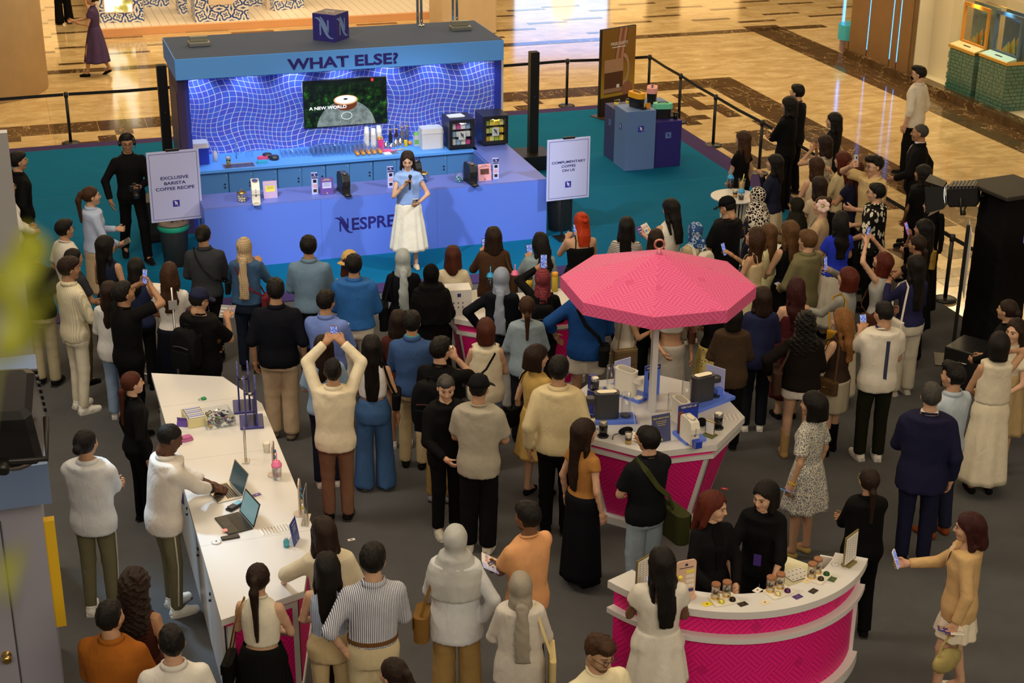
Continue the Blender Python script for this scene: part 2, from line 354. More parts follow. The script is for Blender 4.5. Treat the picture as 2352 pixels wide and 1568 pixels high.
for i in range(7):
    x = -4.58+i*.715
    d = MB().lathe([(.05, 0), (.05, .02), (.035, .022)], 16, T(x, 2.36, 2.325)).obj('downlight', M_STEEL, stall)
    MB().lathe([(.03, 0), (.03, .006)], 12, T(x, 2.36, 2.318)).obj('lens', M_LED, d)
    light('SPOT', 'downlight_beam', (x, 2.36, 2.31), (x, 2.50, .9), 25, (.62, .78, 1.0), spot_size=math.radians(105), spot_blend=.7, shadow_soft_size=.03)
# front counter with its return along the right end
fc = thing('front_bar_counter', 'long periwinkle blue bar counter with brand lettering on its front', 'counter')
for a, b in ((-4.89, -3.30), (-3.298, -1.64), (-1.638, 0.0)):
    MB().box(a, b, .0, .03, .03, .90).obj('front_panel', M_PERI, fc)
MB().box(-4.89, -4.86, .03, .6, .03, .90).obj('side_panel', M_PERI, fc)
MB().box(-.03, 0, .03, 2.45, .03, .90).obj('side_panel', M_PERI, fc)
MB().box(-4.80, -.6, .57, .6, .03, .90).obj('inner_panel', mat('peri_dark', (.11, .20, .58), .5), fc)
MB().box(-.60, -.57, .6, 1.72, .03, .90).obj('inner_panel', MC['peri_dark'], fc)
M_TOPB = mat('counter_top_blue', (.15, .21, .68), .35)
MB().prism([(-4.89, 0), (0, 0), (0, 2.45), (-.57, 2.45), (-.57, .62), (-4.89, .62)], .90, .92).obj('countertop', M_TOPB, fc)
lw = logo(.245, M_NAVY, fc, (-2.985, -.004, .505), FRONT); text('ESPRESSO', .245, M_NAVY, fc, (-2.885, -.004, .50), FRONT, 1.0, .018, 'LEFT', name='wordmark')
# back counter: cupboards and worktop
wt = MB().box(XL+.06, -.52, 1.74, YB-.012, .88, .92).obj('worktop', M_SKY); tag(wt, 'sky blue worktop running along the tiled back wall of the stall', 'worktop')
xs = [-4.80, -4.35, -3.62, -3.60, -2.95, -2.22, -1.5, -.56]
xs = [-4.80, -4.30, -3.58, -2.86, -2.14, -1.42, -.56]
M_CUP = mat('cupboard_blue', (.075, .23, .55), .45)
cups = ['leftmost, behind the barista recipe board', 'second from the left under the sink', 'third from the left behind the purple menu card', 'fourth from the left below the stacked glasses', 'fifth from the left behind the speaking woman', 'rightmost, beside the return counter']
for i in range(6):
    c = thing('base_cupboard', 'sky blue base cupboard with lock, '+cups[i], 'cupboard', (xs[i], 1.80, .03), 0, 'cupboards under the back worktop'); w = xs[i+1]-xs[i]-.006
    MB().box(0, w, 0, .78, 0, .845).obj('body', mat('cupboard_body', (.07, .20, .48), .5), c)
    for a, b in ((.004, w/2-.002), (w/2+.002, w-.004)) if w > .6 else ((.004, w-.004),):
        d = MB().box(a, b, -.018, 0, .02, .83, bev=.003).obj('door', M_CUP, c)
        k = MB().lathe([(.012, 0), (.012, .012), (.008, .02)], 10, T(b-.05, -.018, .66, 0, PI/2)).lathe([(.012, 0), (.012, .012)], 10, T(b-.05, -.018, .61, 0, PI/2)); k.obj('lock', M_BLACK, d)
        MB().box(b-.03, b-.018, -.02, -.018, .78, .79).obj('sticker', mat('lime_sticker', (.55, .75, .05), .5), d)
# ================================================================ umbrella kiosk
KX, KY, KA = -1.63, -7.82, math.radians(-70)
def octo(R, a0=KA, cx=0, cy=0, n=8): return [(cx+R*math.cos(a0+i*2*PI/n), cy+R*math.sin(a0+i*2*PI/n)) for i in range(n)]
def panels(name, mname, parent, P0, P1, z0, z1, inset=.05, skip=()):
    n = len(P0)
    for i in range(n):
        if i in skip: continue
        a0, b0, a1, b1 = [Vector((p[0], p[1], z)) for p, z in ((P0[i], z0), (P0[(i+1) % n], z0), (P1[i], z1), (P1[(i+1) % n], z1))]
        e = (b0-a0).normalized(); nn = e.cross(a1-a0).normalized()*.006
        up = (a1-a0).normalized(); k = inset
        q = [a0+e*k+nn, b0-e*k+nn, b1-e*k+nn, a1+e*k+nn]
        link(name, uvmesh([q, [q[0]-nn*2, q[1]-nn*2, q[1], q[0]]], name), parent, mname)
kio = thing('umbrella_kiosk', 'octagonal white kiosk with tapering pink panels under the pink parasol', 'kiosk', (KX, KY, .012))
MB().prism(octo(.64), 0, .075).obj('plinth', M_WHITE, kio)
MB().prism(octo(.585), .075, .84, pts2=octo(.80)).obj('body', M_WHITE, kio)
panels('pink_panel', M_PINK, kio, octo(.592), octo(.80), .10, .82, .05)
MB().prism(octo(.86), .83, .875).obj('ledge', M_WHITE, kio)
MB().prism(octo(.835), .875, .925).obj('recess_band', mat('pink_plain', (.80, .012, .22), .5), kio)
MB().prism(octo(.895), .925, .988).obj('countertop', M_WHITE, kio)
par = thing('pink_parasol', 'large pink octagonal parasol with embossed pattern and ring finial on a white pole', 'parasol', (KX, KY, 1.0))
MB().box(-.028, .028, -.028, .028, 0, 1.6).obj('pole', M_WHITE, par)
R1, zb, zt, za = .915, 1.225, 1.345, 1.625
for i in range(8):
    a, b = octo(R1)[i], octo(R1)[(i+1) % 8]
    link('canopy_panel', uvmesh([[(a[0], a[1], zt), (b[0], b[1], zt), (0, 0, za)], [(b[0], b[1], zt-.012), (a[0], a[1], zt-.012), (0, 0, za-.012)]], 'canopy_panel'), par, M_PINKCAN)
    s = link('valance_panel', uvmesh([[(a[0], a[1], zb), (b[0], b[1], zb), (b[0], b[1], zt), (a[0], a[1], zt)], [(b[0]*.985, b[1]*.985, zb), (a[0]*.985, a[1]*.985, zb), (a[0]*.985, a[1]*.985, zt), (b[0]*.985, b[1]*.985, zt)]], 'valance_panel'), par, M_PINKCAN)
    MB().tube([(0, 0, za-.03), (a[0]*.97, a[1]*.97, zt-.02)], .008, 6).obj('rib', M_WHITE, par)
M_PINKM = mat('pink_metal', (.85, .30, .42), .3, .3)
fb = MB().lathe([(.02, 0), (.03, .01), (.012, .03), (.012, .05)], 12, T(0, 0, za-.01)).obj('finial_base', M_PINKM, par)
MB().tube([(.045*math.cos(i*PI/10)*math.cos(-.3), .045*math.cos(i*PI/10)*math.sin(-.3), za+.085+.045*math.sin(i*PI/10)) for i in range(20)], .010, 8, closed=True).obj('ring_finial', mat('ring_bronze', (.55, .28, .22), .3, .6), par)
# ================================================================ second pink kiosk behind the crowd
k2 = thing('display_kiosk', 'white topped kiosk with pink panels hidden behind the crowd near the stage', 'kiosk', (-1.95, -4.75, .012))
K2 = [(-.85, -.22), (-.62, -.42), (.66, -.42), (.90, -.20), (.90, .12), (.66, .34), (-.62, .34), (-.85, .12)]
MB().prism([(x*.82, y*.82) for x, y in K2], 0, .08).obj('plinth', M_WHITE, k2)
MB().prism([(x*.78, y*.78) for x, y in K2], .08, .80, pts2=[(x*.93, y*.93) for x, y in K2]).obj('body', M_WHITE, k2)
panels('pink_panel', M_PINK, k2, [(x*.79, y*.79) for x, y in K2], [(x*.93, y*.93) for x, y in K2], .10, .78, .03)
MB().prism([(x*.97, y*.97) for x, y in K2], .80, .84).obj('ledge', M_WHITE, k2)
MB().prism([(x*.93, y*.93) for x, y in K2], .84, .93).obj('recess_band', MC['pink_plain'], k2)
MB().prism(K2, .93, .988).obj('countertop', M_WHITE, k2)
# ================================================================ long white service counter on the left
lc = thing('service_counter', 'long white counter with chamfered ends and laptops on top at left', 'counter', (0, 0, .012))
LC = [(-6.15, -5.50), (-6.13, -10.27), (-5.46, -10.05), (-5.20, -9.1), (-5.20, -6.55), (-5.47, -5.80)]
cxm, cym = -5.7, -7.9
def shr(P, d): return [(x+(d if x < cxm else -d), y+(d if y < cym else -d)) for x, y in P]
MB().prism(shr(LC, .04), 0, .06).obj('plinth', M_WHITE, lc)
B0 = shr(LC, .05); MB().prism(B0, .06, .90).obj('body', M_WHITE, lc)
panels('pink_panel', M_PINK, lc, B0, B0, .10, .84, .05, skip=(0,))
for i in range(6):
    y0 = -10.1+i*.74
    d = MB().box(-6.112, -6.094, y0, y0+.725, .09, .86, bev=.003).obj('door', M_WHITE, lc)
    MB().lathe([(.014, 0), (.014, .012)], 10, T(-6.112, y0+.66, .72, 0, 0, -PI/2)).lathe([(.011, 0), (.011, .02)], 10, T(-6.112, y0+.66, .66, 0, 0, -PI/2)).obj('lock', M_BLACK, d)
MB().prism(shr(LC, .03), .90, .93).obj('recess_band', MC['pink_plain'], lc)
for a, b in ((-10.3, -9.13), (-9.127, -7.55), (-7.547, -6.35), (-6.347, -5.4)):
    P = []   # worktop in butted boards
    for k in range(len(LC)):
        p, q = Vector(LC[k]), Vector(LC[(k+1) % len(LC)]); lo, hi = a, b
        t0, t1 = 0., 1.
        if abs(q.y-p.y) < 1e-9:
            if lo <= p.y <= hi: P += [tuple(p), tuple(q)]
            continue
        ta, tb = (lo-p.y)/(q.y-p.y), (hi-p.y)/(q.y-p.y)
        t0, t1 = max(0, min(ta, tb)), min(1, max(ta, tb))
        if t0 < t1: P += [tuple(p+(q-p)*t0), tuple(p+(q-p)*t1)]
    Q = [P[0]]
    for p in P[1:]:
        if (Vector(p)-Vector(Q[-1])).length > 1e-4: Q.append(p)
    if (Vector(Q[0])-Vector(Q[-1])).length < 1e-4: Q.pop()
    MB().prism(Q, .93, .988).obj('worktop_board', M_WHITE, lc)
# ================================================================ curved pink tasting counter
cc = thing('tasting_counter', 'curved counter with pink embossed front and white top at lower right', 'counter', (-2.0, -10.13, .012))
def arc(r, a0, a1, n=28): return [(r*math.cos(math.radians(a0+(a1-a0)*i/n)), r*math.sin(math.radians(a0+(a1-a0)*i/n))) for i in range(n+1)]
A0, A1 = -158, -38
def ring(name, m, r0, r1, z0, z1, a0=A0, a1=A1): return MB().prism(arc(r1, a0, a1)+arc(r0, a1, a0), z0, z1).obj(name, m, cc)
ring('plinth', M_WHITE, .80, 1.24, 0, .10); ring('body', MC['pink_plain'], 1.03, 1.165, .10, .93)
def curved(name, r, z0, z1):
    p = arc(r, A0, A1, 24); P = []; V = []; F = []; UV = []
    for i, (x, y) in enumerate(p):
        s = math.radians(A1-A0)*r*i/24; V += [(x, y, z0), (x, y, z1)]; UV += [(s, z0), (s, z1)]
    me = bpy.data.meshes.new(name)
    for i in range(24): F.append((2*i, 2*i+2, 2*i+3, 2*i+1))
    me.from_pydata(V, [], F); ul = me.uv_layers.new(name='UVMap')
    for l in me.loops: ul.data[l.index].uv = UV[l.vertex_index]
    for q in me.polygons: q.use_smooth = True
    return link(name, me, cc, M_PINK)
curved('pink_panel', 1.17, .10, .70); curved('pink_panel', 1.172, .74, .93)
ring('ledge', M_WHITE, 1.1, 1.245, .70, .745); ring('countertop', M_WHITE, .98, 1.245, .925, .988)
ring('end_panel', M_WHITE, .86, 1.20, .10, .93, A1, A1+1.5)
MB().prism(arc(1.02, -152, -42)+[(.50, -.30), (.22, -.48), (.28, -.78)]+arc(.84, -72, -150, 12), .80, .83).obj('inner_desk', mat('pale_yellow_laminate', (.74, .70, .48), .4), cc)
# ================================================================ left booth with door
bo = thing('booth', 'tall pale grey booth with panelled door at left edge of frame', 'booth', (0, 0, .012))
M_BOOTH = mat('booth_grey', (.30, .30, .38), .5)
MB().box(-9.4, -7.31, -10.3, -8.75, 0, 2.32).obj('body', M_BOOTH, bo)
MB().box(-9.5, -7.235, -10.58, -8.63, 2.32, 2.62).obj('roof_box', mat('booth_roof', (.13, .19, .33), .6), bo)
dr = MB().box(-8.35, -7.60, -10.325, -10.3, .05, 2.08, bev=.004).obj('door', M_BOOTH, bo)
MB().box(-7.597, -7.59, -10.322, -10.3, .05, 2.09).obj('door_gap', mat('dark_gap', (.05, .05, .06), .6), bo)
MB().lathe([(.035, 0), (.035, .008), (.015, .012), (.015, .035), (.034, .045), (.036, .07), (.02, .085)], 18, T(-7.67, -10.325, 1.02, 0, PI/2)).obj('knob', M_GOLD, dr)
MB().box(-7.31, -7.235, -10.27, -10.2, 1.15, 2.02).obj('yellow_sign', mat('yellow_sign', (.72, .45, .02), .4), bo)
# ================================================================ hall columns, walls, shops
M_COL = mat('beige_plaster', (.58, .45, .29), .55, bump=.1, bscale=4, var=.12)
co = MB().lathe([(1.45, 0), (1.45, 6.5)], 48, T(-7.9, 11.72, 0)).obj('column', M_COL); tag(co, 'broad round beige column at the upper left corner', 'column')
co = MB().box(2.33, 3.62, 14.0, 15.2, 0, 6.5, bev=.03).obj('column', M_COL); tag(co, 'square beige column rising behind the stall roof', 'column')
# shop on the right
shop = thing('corner_shop', 'shopfront with bronze panels, blue light strips and display window', 'shop')
M_BRONZE = mat('bronze_panel', (.22, .125, .055), .38, .25, var=.15, bump=.05, bscale=3)
M_NEON = mat('blue_neon', (.05, .30, 1.0), .4, emit=7)
MB().box(10.22, 10.5, -3, 9.75, 0, .16).obj('base_kerb', M_DARKM, shop)
ys = [9.70, 8.93, 8.0, 7.72, 7.30]
for a, b in zip(ys[:-1], ys[1:]): MB().box(10.30, 10.45, b+.02, a-.02, .16, 6).obj('wall_panel', M_BRONZE, shop)
for y in ys[1:4]: MB().box(10.315, 10.36, y-.02, y+.02, .30, 6).obj('light_strip', M_NEON, shop)
MB().box(10.28, 10.34, 7.24, 7.30, .16, 6).obj('window_frame', M_BRONZE, shop)
MB().box(10.30, 10.312, 3.0, 7.24, .16, 6).obj('window_pane', M_PANE, shop)
MB().box(10.30, 10.312, -3.0, 2.97, .16, 6).obj('window_pane', M_PANE, shop)
MB().box(10.46, 14, -3, 9.6, 0, .13).obj('shop_floor', mat('shop_floor', (.80, .72, .55), .3), shop)
MB().box(11.5, 11.7, -3, 9.6, .13, 6).obj('inner_wall', mat('shop_wall', (.72, .60, .42), .6), shop)
MB().box(10.46, 11.5, 7.3, 7.5, .13, 6).obj('inner_wall', mat('shop_white', (.85, .76, .58), .6), shop)
MB().box(10.8, 10.85, 6.35, 7.3, .13, 6).obj('display_screen', MC['shop_white'], shop)
cg = [(10.32+.9*(1-math.cos(math.radians(t)))*.9, 9.75+1.1*math.sin(math.radians(t))) for t in range(0, 100, 12)]
for a, b in zip(cg[:-1], cg[1:]): MB().prism([a, b, (b[0]+.02, b[1]), (a[0]+.02, a[1])], .3, 6).obj('curved_pane', M_PANE, shop)
MB().prism(cg+[(12.5, 10.85), (12.5, 9.75)], 0, .3).obj('base_kerb', M_BRONZE, shop)
MB().tube([(cg[5][0]-.02, cg[5][1], .3), (cg[5][0]-.02, cg[5][1], 6)], .025, 8).obj('light_strip', M_NEON, shop)
MB().prism([(10.75+.5*math.cos(t*.3), 10.05+.35*math.sin(t*.3)) for t in range(21)], .3, .62).obj('window_plinth', mat('aqua_laminate', (.05, .45, .6), .3), shop)
light('AREA', 'shop_window_light', (11.0, 5.2, 4.6), (11.0, 5.2, 0), 110, (1, .80, .50), shape='RECTANGLE', size=.7, size_y=4)
def vitrine(y0, y1, h, lab, back, glow, deskc, art):
    v = thing('jewellery_vitrine', lab, 'display case', (10.42, y0, .13), 0, 'display cases in the shop window'); w = y1-y0
    MB().box(.03, .56, .02, w-.02, 0, h-.02).obj('core', mat('vitrine_core', (.02, .07, .055), .5), v)
    MG = mat('green_glass_brick', (.035, .15, .125), .15, var=.4, bscale=9, coat=.5)
    rows = 12; hh = (h-.04)/rows; bm = {}
    for r in range(rows):                       # glass bricks, face towards the hall and the camera side
        for face, ln in (('f', w), ('s', .56)):
            x = 0.; k = 0
            while x < ln-.02:
                L_ = [.17, .09, .13][(k+r*2) % 3]; L_ = min(L_, ln-x); k += 1
                if L_ > .03:
                    key = (face, round(L_, 3))
                    if key not in bm: bm[key] = (MB().box(0, .03, .004, L_-.004, .004, hh-.004, bev=.004) if face == 'f' else MB().box(.004, L_-.004, 0, .02, .004, hh-.004, bev=.004)).mesh('glass_brick')
                    link('glass_brick', bm[key], v, MG, (0, x, r*hh) if face == 'f' else (x+.005, 0, r*hh))
                x += L_
    MB().box(-.02, .60, -.01, w+.01, h-.03, h+.04, bev=.008).obj('brass_tray', M_GOLD, v)
    MB().add([(0, .02, h+.04), (0, w-.02, h+.04), (.20, w-.02, h+.09), (.20, .02, h+.09), (.2, .02, h+.04), (.2, w-.02, h+.04)], [(0, 3, 2, 1), (0, 1, 5, 4), (2, 3, 4, 5), (0, 4, 3), (1, 2, 5)]).obj('sloped_base', mat(deskc[0], deskc[1], .4), v)
    for q_ in range(6): MB().box(.085, .115, w/2-.11+q_*.037, w/2-.085+q_*.037, h+.062, h+.075).obj('lettering', M_BLACK, v)
    b = MB(); b.box(.22, .26, .02, .08, h+.04, h+.85).box(.22, .26, w-.08, w-.02, h+.04, h+.85).box(.22, .26, .08, w-.08, h+.78, h+.85).box(.22, .26, .08, w-.08, h+.04, h+.12); b.obj('frame', mat(back[0], back[1], .4), v)
    MB().box(.45, .47, .02, w-.02, h+.04, h+.85).obj('backdrop', mat(back[0]+'_backdrop', art[0], .5, var=.5, bscale=5), v)
    fd = MB()
    for i in range(3): fd.add([(.40-.05*i, w*.25+i*.09, h+.1), (.38-.05*i, w*.55+i*.09, h+.1), (.42-.05*i, w*.35+i*.08, h+.5-.09*i)], [(0, 1, 2), (2, 1, 0)])
    fd.obj('ornament', mat(back[0]+'_ornament', art[1], .3, .4), v)
    for q, yy in enumerate((.3, .55)):
        pl = MB()
        for i in range(9):
            a = i*2*PI/9; pl.add([(.3, w*yy, h+.2), (.3+.06*math.cos(a+.2), w*yy+.06*math.cos(a), h+.24+.06*math.sin(a)), (.3+.04*math.cos(a), w*yy+.055*math.cos(a+.35), h+.24+.055*math.sin(a+.35))], [(0, 1, 2), (2, 1, 0)])
        pl.tube([(.3, w*yy, h+.06), (.3, w*yy, h+.2)], .008, 6); pl.obj('jewel', mat('teal_jewel', (.05, .5, .4), .2), v)
    MB().box(-.01, .0, .0, w, h+.04, h+1.0).obj('glass', M_PANE, v); MB().box(.0, .55, -.008, .0, h+.04, h+1.0).obj('glass', M_PANE, v)
    MB().box(0, .55, 0, w, h+1.0, h+1.008).obj('glass', M_PANE, v); MB().tube([(-.005, 0, h+1.0), (-.005, w, h+1.0)], .008, 6).obj('top_rail', M_GOLD, v)
    light('SPOT', 'vitrine_lamp', (10.55, y0+w/2, .13+h+.97), (10.75, y0+w/2, .13+h), 14, glow, spot_size=2.0, spot_blend=.8, shadow_soft_size=.02)
vitrine(5.15, 6.05, .86, 'glass display case on green glass bricks with orange lit backdrop', ('orange_lacquer', (.75, .30, .04)), (1, .75, .35), ('cream_slope', (.75, .65, .4)), ((.10, .16, .18), (.75, .45, .12)))
vitrine(4.1, 5.0, .90, 'glass display case on green glass bricks with dark blue backdrop', ('blue_lacquer', (.05, .12, .22)), (.55, .9, 1), ('aqua_slope', (.5, .72, .68)), ((.03, .09, .16), (.75, .55, .10)))
# ================================================================ perfume pop-up at the back
M_TILEB = NG('majolica_print'); _n = M_TILEB; _t = _n.tex('UV')
_s = _n.sep(_n.map(_t, (1.8, 1.8, 1))); _fx = _n.f('SUBTRACT', _n.f('PINGPONG', _n.f('ADD', _s[0], 20), .5), .25); _fy = _n.f('SUBTRACT', _n.f('PINGPONG', _n.f('ADD', _s[1], 20), .5), .25)
_r = _n.f('SQRT', _n.f('ADD', _n.f('MULTIPLY', _fx, _fx), _n.f('MULTIPLY', _fy, _fy))); _an = _n.f('ARCTAN2', _fy, _fx)
_w = _n.f('SINE', _n.f('ADD', _n.f('MULTIPLY', _r, 42), _n.f('MULTIPLY', _n.f('SINE', _n.f('MULTIPLY', _an, 4)), 1.6))); _nz = _n.noise(_n.map(_t, (6, 6, 6)), 1, 3)
_c1 = _n.ramp(_n.f('ADD', _n.f('MULTIPLY', _w, .42), _nz), [(.35, (.86, .84, .80)), (.50, (.86, .84, .80)), (.56, (.16, .42, .70)), (.70, (.03, .09, .42)), (.82, (.02, .05, .30))])
M_TILEB = _n.fin(_c1, .3)
M_TERRA = mat('apricot_edge', (.80, .42, .20), .5)
pd = thing('deck_platform', 'low white planked deck with apricot edge at the back of the hall', 'platform', (0, 0, .003))
MB().box(-5.2, 3.2, 16.05, 24, 0, .16).obj('base', M_TERRA, pd)
for i in range(42): 
    x = -5.16+i*.2; MB().prism([(x, 16.12), (x+.188, 16.12), (x+.188-.0, 23.9), (x, 23.9)], .16, .175).obj('plank', mat('white_plank', (.83, .74, .63), .5), pd)
def tilebox(label, x0, x1, y0, y1, h, plaque=None, panel=False):
    t = thing('tiled_display', label, 'display', (x0, y0, .178), 0, 'blue and white patterned displays'); w, d = x1-x0, y1-y0
    link('front', uvmesh([[(0, 0, 0), (w, 0, 0), (w, 0, h), (0, 0, h)], [(w, 0, 0), (w, d, 0), (w, d, h), (w, 0, h)], [(0, d, 0), (0, 0, 0), (0, 0, h), (0, d, h)], [(0, 0, h), (w, 0, h), (w, d, h), (0, d, h)], [(w, d, 0), (0, d, 0), (0, d, h), (w, d, h)]], 'tiled_body'), t, M_TILEB)
    return t, w, h
t, w, h = tilebox('patterned blue and white counter with a cream perfume plaque', -2.95, -1.72, 16.25, 17.0, 1.05)
MB().box(w*.26, w*.72, -.02, 0, .38, .92).obj('plaque', mat('plaque_cream', (.80, .66, .52), .5), t)
for s, z, b in (('DOLCE&GABBANA', .80, .058), ('light blue', .67, .07), ('BEACH CLUB', .53, .045)): text(s, b, mat('plaque_ink', (.38, .32, .28), .6), t, (w*.49, -.022, z), FRONT, 1.0, .0)
M_AD = NG('lightbox_picture'); _n = M_AD; _a = _n.noise(_n.tex('Object'), 2.2, 5); _c = _n.ramp(_a, [(.35, (.10, .09, .015)), (.47, (.42, .38, .10)), (.53, (1, .98, .85)), (.62, (1, 1, .95)), (.7, (.2, .4, .8))])
M_AD = _n.fin(_c, .4, emit=_c, es=1.2)
def adbox(label, x0, y0, rz, w, h):
    t = thing('lightbox_display', label, 'display', (x0, y0, .178), rz, 'blue and white patterned displays')
    link('tiled_body', uvmesh([[(0, 0, 0), (w, 0, 0), (w, 0, h), (0, 0, h)], [(w, 0, 0), (w, .5, 0), (w, .5, h), (w, 0, h)], [(0, .5, 0), (0, 0, 0), (0, 0, h), (0, .5, h)], [(0, 0, h), (w, 0, h), (w, .5, h), (0, .5, h)], [(w, .5, 0), (0, .5, 0), (0, .5, h), (w, .5, h)]], 'tiled_body'), t, M_TILEB)
    MB().box(.10, w-.22, -.025, 0, .22, h-.12, bev=.006).obj('frame', mat('plaque_cream', (.8, .66, .52)), t)
    MB().box(.13, w-.25, -.03, -.02, .25, h-.15).obj('lit_picture', M_AD, t)
adbox('patterned lightbox with glowing coastal picture beside the walking woman', -5.05, 16.75, -.14, .98, 2.2)
adbox('patterned lightbox with glowing picture behind the roof emblem cube', -.98, 17.1, .3, .80, 2.1)
tilebox('small patterned blue and white pedestal behind the plaque counter', -1.55, -1.15, 17.8, 18.2, .55)
t, w, h = tilebox('low patterned blue and white bench between lightbox and plaque counter', -4.05, -3.30, 18.4, 18.9, .5)
tilebox('tall patterned blue and white pedestal left of the plaque counter', -3.20, -3.0, 17.3, 17.9, 1.1)
pc = MB().box(-1.12, -.86, 17.3, 17.6, .178, .95, bev=.01).obj('pedestal', mat('plaque_cream', (.8, .66, .52))); tag(pc, 'plain cream pedestal beside the patterned lightbox', 'pedestal')
# big screen and lit shop windows across the hall (out of frame, seen mirrored in the floor)
M_BIG = NG('led_screen_picture'); _n = M_BIG; _s = _n.sep(_n.tex('Object'))
_d = _n.f('ADD', _n.f('POWER', _n.f('DIVIDE', _n.f('SUBTRACT', _s[0], .05), .42), 2), _n.f('POWER', _n.f('DIVIDE', _n.f('SUBTRACT', _s[2], 1.75), .78), 2))
_w = _n.f('MULTIPLY', _n.f('SINE', _n.f('MULTIPLY', _s[0], 55)), .12); _in = _n.f('LESS_THAN', _n.f('ADD', _d, _w), .9)
_gr = _n.ramp(_n.f('DIVIDE', _s[2], 3.6), [(.2, (.35, .62, 1.0)), (.6, (.50, .72, 1.0)), (.95, (.10, .32, .95))])
_c = _n.mix(_in, _gr, (1.0, .86, .62)); M_BIG = _n.fin(_c, .4, emit=_c, es=2.6)
scr = thing('led_screen', 'tall bright blue advertising screen whose mirror image shows in the floor', 'screen', (9.7, 26.6, .0), math.radians(-14))
MB().box(-1.55, 1.55, 0, .12, .05, 3.75).obj('housing', M_BLACK, scr); MB().box(-1.48, 1.48, -.01, 0, .1, 3.7).obj('picture', M_BIG, scr)
bw = MB().box(-20, 30, 34, 34.3, 0, 9).obj('wall_back', mat('back_wall', (.35, .22, .10), .5)); struct(bw)
for i, x in enumerate((-14, -10.2, -6.4, -2.6, 1.2, 5.0, 14.5, 18.3)):
    wn = MB().box(x-1.2, x+1.2, 33.93, 34, .4, 4.2).obj('window_%d' % (i+1), mat('lit_window', (1.0, .62, .24), .5, emit=1.6)); struct(wn)
# queue barrier posts and belts
def stanchion_mesh():
    return (MB().lathe([(.155, 0), (.155, .018), (.12, .032), (.03, .04)], 28).mesh('base'), MB().lathe([(.027, .035), (.027, .90)], 14).mesh('post'), MB().lathe([(.034, .82), (.036, .83), (.036, .905), (.02, .915)], 14).mesh('belt_head'))
SM = stanchion_mesh()
STN = [('leftmost, on marble near the round column', -6.29, 7.16), ('behind the tall post, left of the coffee banner', 2.91, 7.25), ('at the corner right of the coffee banner', 4.55, 7.15), ('behind the blue plinths on the right edge', 4.5, 5.55), ('third along the right edge, beside the purple border', 4.45, 3.92), ('next to the brown haired woman in black tee', 4.46, 2.13), ('on the carpet edge left of the black tower', 4.26, -3.82)]
for i, (lab, x, y) in enumerate(STN):
    s = thing('barrier_post', 'black retractable belt post '+lab, 'barrier post', (x, y, .004 if not (lab.startswith('on the')) else .012), 0, 'belt barrier posts')
    for n, me in zip(('base', 'post', 'belt_head'), SM): link(n, me, s, M_BLACK)
def belt(a, b, lab):
    A, B = Vector((a[0], a[1], .875)), Vector((b[0], b[1], .875)); d = (B-A).normalized()
    o = MB().strap([A+d*.04, (A+B)/2-Vector((0, 0, .012)), B-d*.04], .055, .004).obj('barrier_belt', mat('black_webbing', (.012, .012, .013), .7)); tag(o, lab, 'belt', 'barrier belts')
belt((-10, 7.1), STN[0][1:], 'black belt running from the left frame edge to the leftmost post'); belt(STN[0][1:], (-4.2, 7.2), 'black belt from leftmost post to the stall')
belt((.0, 7.2), STN[1][1:], 'black belt behind the stall right end'); belt(STN[1][1:], STN[2][1:], 'black belt behind the coffee banner')
for i in range(2, 5): belt(STN[i][1:], STN[i+1][1:], ['', '', 'black belt between corner post and the next post on the right', 'black belt above the blue plinths on the right edge', 'black belt ending at the post beside the brown haired woman'][i])
belt(STN[5][1:], STN[6][1:], 'long black belt behind the crowd on the right'); belt(STN[6][1:], (4.3, -9), 'black belt running behind the black tower')
# two black uplight posts beside the stall
for x, y, h, lab in ((-4.93, 4.1, 1.95, 'tall square black post left of the stall'), (.98, 3.55, 1.92, 'tall square black post right of the stall')):
    s = thing('black_post', lab, 'post', (x, y, .03), 0, 'tall black posts'); MB().box(-.075, .075, -.075, .075, .02, h, bev=.006).obj('shaft', M_BLACK, s); MB().box(-.28, .28, -.3, .3, 0, .24, bev=.01).obj('foot', M_BLKPL, s)
    MB().box(-.05, .05, -.05, .05, h-.002, h+.004).obj('cap', M_BLKPL, s)
    MB().lathe([(.008, 0), (.008, .004)], 8, T(0, -.075, h*.62, 0, PI/2)).obj('screw', M_STEEL, s)
tt = thing('totem', 'pale grey totem panel standing behind the booth at the left edge', 'totem', (-7.255, -7.5, .012)); MB().box(-.9, 0, 0, .10, .02, 4.1).obj('panel', mat('totem_grey', (.34, .34, .35), .5), tt); MB().box(-.92, .0, -.06, .16, 0, .02).obj('base', M_STEEL, tt)
